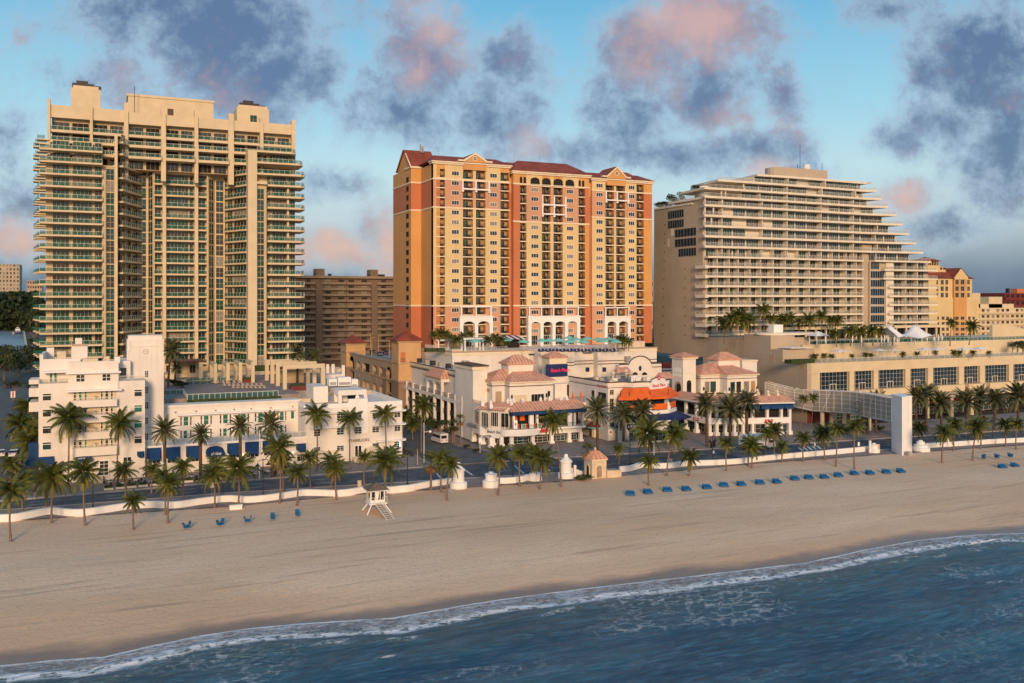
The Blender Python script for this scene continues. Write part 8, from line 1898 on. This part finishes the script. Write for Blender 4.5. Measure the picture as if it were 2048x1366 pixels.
spread(parasol('bright_white','closed_parasol',1,3.2,closed=True),[(x,y,0,f'{ORD[i]} closed white parasol from the left on the upper podium terrace')for i,(x,y)in enumerate(((1651,694),(1705,692),(1723,693),(1763,692),(1769,691),(1776,692),(1782,690),(1789,692),(1794,691),(1798,691),(1854,690),(1868,689),(1877,689),(1884,688)))],'parasol','closed white parasols on the podium',21.25)
for i,(x,y,r)in enumerate(((1683,720,18),(1760,718,16),(1790,718,16),(1851,716,16),(1877,715,14),(1931,715,16),(1962,714,16))):
 q=G(x,y,16.8);t=Thing('pool_cabana',f'{ORD[i]} white tented cabana from the left on the middle podium terrace','cabana',(q[0],q[1],16.8),'white cabanas on the middle podium terrace');w_=r/FP*275
 t.p('roof','bright_white').add([(q[0]-w_,q[1]-1.2,19.3),(q[0]+w_,q[1]-1.2,19.3),(q[0]+w_,q[1]+2.2,19.3),(q[0]-w_,q[1]+2.2,19.3),(q[0],q[1]+.5,20.0)],[(0,1,4),(1,2,4),(2,3,4),(3,0,4),(3,2,1,0)])
 for dx in(-w_+.1,w_-.2):
  for dy in(-1.1,2.0):t.p('post','metal_white').box(q[0]+dx,q[0]+dx+.12,q[1]+dy,q[1]+dy+.12,16.8,19.299)
 t.done()
q=G(1825,690,21.3);t=Thing('tensile_tent','large white two peaked tensile tent on the upper podium terrace','tent',(q[0],q[1],21.3));m_=t.p('membrane','bright_white');m_.sm=True
N_=26;vs=[];fs=[]
for j in range(9):
 for i in range(N_+1):
  u,v=i/N_,j/8;X_=q[0]-9+16*u;Y_=q[1]-3+8*v;e=abs(v-.5)*2
  zz=23.8+2.7*math.exp(-((u-.70)/.15)**2)*(1-e)**.8+2.7*math.exp(-((u-.06)/.11)**2)*(1-e)**.8+.8*(1-e)-.5*(u>.9)*(u-.9)*10+.3*math.sin(u*9)
  vs.append((X_,Y_+(1-e)*.3,zz))
for j in range(8):
 for i in range(N_):a=j*(N_+1)+i;fs.append((a,a+1,a+N_+2,a+N_+1))
m_.add(vs,fs)
for(u,zz)in((.06,26.8),(.70,27.2)):t.p('mast','metal_white').cyl(q[0]-9+16*u,q[1]+1,21.2,zz,.12)
for u in(0,.33,.6,.95):
 for dy in(-2.8,4.8):t.p('post','metal_white').cyl(q[0]-9+16*u,q[1]+dy,21.2,23.9,.07)
t.done()
q=G(1644,690,21.3);t=Thing('white_gazebo','white pitched gazebo left on the upper podium terrace','gazebo',(q[0],q[1],21.3));t.p('roof','bright_white').hip(q[0]-2,q[0]+2,q[1],q[1]+3.4,24.0,1.2,.4,.1)
for dx in(-1.9,1.8):
 for dy in(0.1,3.2):t.p('post','bright_white').box(q[0]+dx,q[0]+dx+.15,q[1]+dy,q[1]+dy+.15,21.3,23.99)
t.done()
# vehicles
mat('car_white',(.62,.60,.58),.3,.04,1,spec=.6);mat('car_dark',(.03,.035,.045),.3,.1,1,spec=.6);mat('car_blue',(.05,.09,.15),.3,.1,1,spec=.6)
def wheel(t,x,y,r=.36):
 w_=t.p('wheel','tyre','metal_grey');n=14
 for rr,h_,m_ in((r,.12,0),(r*.6,.13,1)):
  w_.use(m_);w_.add([(x+rr*math.cos(2*math.pi*k/n),y+s_*h_,r+rr*math.sin(2*math.pi*k/n))for s_ in(-1,1)for k in range(n)],[tuple(range(n))[::-1],tuple(range(n,2*n))]+[(k,(k+1)%n,n+(k+1)%n,n+k)for k in range(n)][::1])
def car(name,paint,label,px_,py_,rz,z=.05,kind='car',L_=4.6,group=None):
 q=G(px_,py_,z);t=Thing(name,label,kind if kind!='car' else 'car',(0,0,0),group);fr=Fr((-L_/2,-.9),(L_/2,-.9));b=t.p('body',paint)
 if kind=='car':
  b.vprism(fr,[(0,.3),(L_,.3),(L_,.75),(L_*.97,.88),(L_*.76,.95),(L_*.66,.97),(L_*.1,1.0),(0,.9)],-1.8,0)
  g=t.p('cabin','glass_dark');g.vprism(fr,[(L_*.12,.99),(L_*.72,.96),(L_*.56,1.42),(L_*.22,1.45)],-1.7,-.1);r=t.p('roof',paint);r.vprism(fr,[(L_*.22,1.452),(L_*.56,1.422),(L_*.55,1.5),(L_*.24,1.52)],-1.65,-.15)
 elif kind=='van':
  b.vprism(fr,[(0,.35),(L_,.35),(L_,1.0),(L_*.93,1.2),(L_*.83,2.1),(L_*.76,2.45),(0.05,2.5),(0,2.3)],-1.9,.1)
  g=t.p('side_glass','glass_dark');g.vprism(fr,[(.4,1.4),(L_*.86,1.4),(L_*.81,2.1),(.4,2.1)],.101,.14);g.vprism(fr,[(.4,1.4),(L_*.86,1.4),(L_*.81,2.1),(.4,2.1)],-1.94,-1.901)
  w_=t.p('windscreen','glass_dark');P=fr.P;w_.hexa([P(L_*.935,-1.7,1.22),P(L_*.935,-.1,1.22),P(L_*.84,-.1,2.12),P(L_*.84,-1.7,2.12),P(L_*.945,-1.7,1.25),P(L_*.945,-.1,1.25),P(L_*.85,-.1,2.15),P(L_*.85,-1.7,2.15)])
  r=t.p('rear_window','glass_dark');r.box(-L_/2-.04,-L_/2-.001,-.6,.8,1.35,2.05)
 else:
  b.vprism(fr,[(L_*.74,.5),(L_,.5),(L_,1.3),(L_*.97,1.5),(L_*.9,2.3),(L_*.74,2.35)],-1.9,.1);t.p('cargo_box','bright_white').vprism(fr,[(0,.95),(L_*.73,.95),(L_*.73,3.45),(0,3.45)],-2.1,.3);t.p('chassis','metal_dark').vprism(fr,[(0,.55),(L_*.74,.55),(L_*.74,.948),(0,.948)],-1.5,-.3)
  w_=t.p('windscreen','glass_dark');P=fr.P;w_.hexa([P(L_*.972,-1.75,1.52),P(L_*.972,-.05,1.52),P(L_*.91,-.05,2.22),P(L_*.91,-1.75,2.22),P(L_*.985,-1.75,1.55),P(L_*.985,-.05,1.55),P(L_*.92,-.05,2.25),P(L_*.92,-1.75,2.25)])
  for d0,d1 in((.101,.13),(-1.93,-1.901)):w_2=t.p('side_glass','glass_dark');w_2.vprism(fr,[(L_*.8,1.5),(L_*.95,1.5),(L_*.9,2.1),(L_*.8,2.1)],d0,d1)
 for x in(-L_*.32,L_*.32):
  for y in(-.85,.85):wheel(t,x,y,.36 if kind=='car' else.42)
 for y in(-.62,.62):t.p('headlight','headlamp').box(L_/2-.02,L_/2+.03,y-.2,y+.2,.65,.85);t.p('tail_light','tail_lamp').box(-L_/2-.03,-L_/2+.02,y-.15,y+.15,.75,.98)
 o=t.done();o.location=(q[0],q[1],z);o.rotation_euler=(0,0,R(rz));return o
car('white_minibus','car_white','white minibus parked in the side street',879,885,95,.15,'van',5.6)
car('box_truck','car_white','white box truck parked before the arcaded shops',1515,898,-6,.02,'truck',8.6)
for i,(x,y,p_,lab)in enumerate(((745,707,'car_dark','dark car farthest left on the garage roof'),(760,711,'car_blue','blue car in the middle of the garage roof'),(772,709,'car_dark','dark car by the corner tower on the garage roof'))):car('parked_car',p_,lab,x,y,80,GZL+.1,group='cars on the garage roof')
for i,(x,y,p_,lab)in enumerate(((16,776,'car_dark','dark car driving away down the left street'),(2,912,'car_white','pale car at the lower left street corner'),(28,912,'car_white','pale car second on the lower left street corner'))):car('street_car',p_,lab,x,y,90,.15,group='cars in the left street')
q=G(26,800,.2);t=Thing('street_sign','red and white sign in the left street','sign',(q[0],q[1],.1));t.p('post','metal_grey').cyl(q[0],q[1],.1,2.2,.05);t.p('sign_plate','bright_white').box(q[0]-.7,q[0]+.7,q[1]-.05,q[1],1.0,3.2);t.p('sign_cross','red_paint').box(q[0]-.25,q[0]+.25,q[1]-.08,q[1]-.052,1.1,3.1);t.done()
# canal, boats and quay at the far left
b=MB('canal_water');mat('canal_water',(.22,.26,.27),.35,.1,.05,bump=.03,bscale=.8)
c4=[G(-90,712),G(50,705),G(46,652),G(-90,652)];b.face([(x,y,-.08)for x,y in c4]);struct('canal_water',b)
b=MB('beige_stone');p0,p1=G(58,712),G(48,652);fr=Fr(p0,p1);b.fb(fr,0,fr.len,-1.6,0,-.3,.5);single('quay',b,'pale quay along the right side of the canal','quay',(*p0,0))
def boat(x,y,s,lab,hull='bright_white'):
 q=G(x,y,0);t=Thing('motor_yacht',lab,'boat',(q[0],q[1],0),'motor yachts moored along the quay');L_=12*s
 def P(a,w_,z):return(q[0]+w_,q[1]+a,z)
 h=t.p('hull',hull);st=[(-.5,.17,.15),(-.2,.2,.12),(.2,.17,.14),(.5,.01,.2)]
 rings=[]
 for(u,w_,z_)in st:rings.append([P(u*L_,-w_*L_*.6,-.1),P(u*L_,w_*L_*.6,-.1),P(u*L_,w_*L_,z_*L_),P(u*L_,-w_*L_,z_*L_)])
 vs=sum(rings,[]);fs=[(0,1,2,3),(12,15,14,13)]
 for k in range(3):
  for j in range(4):fs.append((k*4+j,k*4+4+j,k*4+4+(j+1)%4,k*4+(j+1)%4))
 h.add(vs,fs);c=t.p('cabin','bright_white','glass_dark');c.hexa([P(-.35*L_,-.13*L_,.13*L_),P(-.35*L_,.13*L_,.13*L_),P(.15*L_,.11*L_,.13*L_),P(.15*L_,-.11*L_,.13*L_),P(-.3*L_,-.12*L_,.24*L_),P(-.3*L_,.12*L_,.24*L_),P(.05*L_,.1*L_,.24*L_),P(.05*L_,-.1*L_,.24*L_)])
 c.use(1).box(q[0]-.10*L_,q[0]+.10*L_,q[1]-.345*L_,q[1]-.33*L_,.16*L_,.22*L_);r=t.p('flybridge','bright_white');r.box(q[0]-.11*L_,q[0]+.11*L_,q[1]-.3*L_,q[1]-.05*L_,.29*L_,.31*L_)
 m=t.p('mast','metal_white');m.tube([P(-.2*L_,0,.24*L_),P(-.2*L_,0,.45*L_)],.06,4)
 for sx in(-.1,.1):t.p('roof_post','metal_white').box(q[0]+sx*L_-.05,q[0]+sx*L_+.05,q[1]-.25*L_,q[1]-.24*L_,.24*L_,.29*L_)
 t.done()
for i,(x,y,s_,lab,hl)in enumerate(((37,668,1.35,'nearest motor yacht with a dark blue hull','navy'),(36,662,1.15,'second nearest motor yacht with a white flybridge','bright_white'),(36,659,1.2,'third nearest motor yacht at the quay','bright_white'),(36,656,1.2,'fourth nearest motor yacht at the quay','bright_white'),(36,653.5,1.2,'farthest motor yacht at the quay','bright_white'),(27,668,.5,'small tender beside the nearest yacht','metal_grey'))):boat(x,y,s_,lab,hl)
b=MB('white_paint','deep_shade');q=G(22,632);b.box(q[0]-6,q[0]+6,q[1],q[1]+8,0,5.5);b.use(1).box(q[0]-4.5,q[0]+4.5,q[1]-.1,q[1]-.01,1.5,4.2);single('boathouse',b,'small pale boathouse across the canal water','building',(q[0],q[1],0))
b=MB('white_paint','deep_shade');q=G(66,618);b.box(q[0]-14,q[0]+16,q[1],q[1]+8,0,13);b.use(1).box(q[0]-12,q[0]+14,q[1]-.1,q[1]-.01,7,10.5);single('waterfront_house',b,'long low pale house among trees left of the green glass tower','building',(q[0],q[1],0))
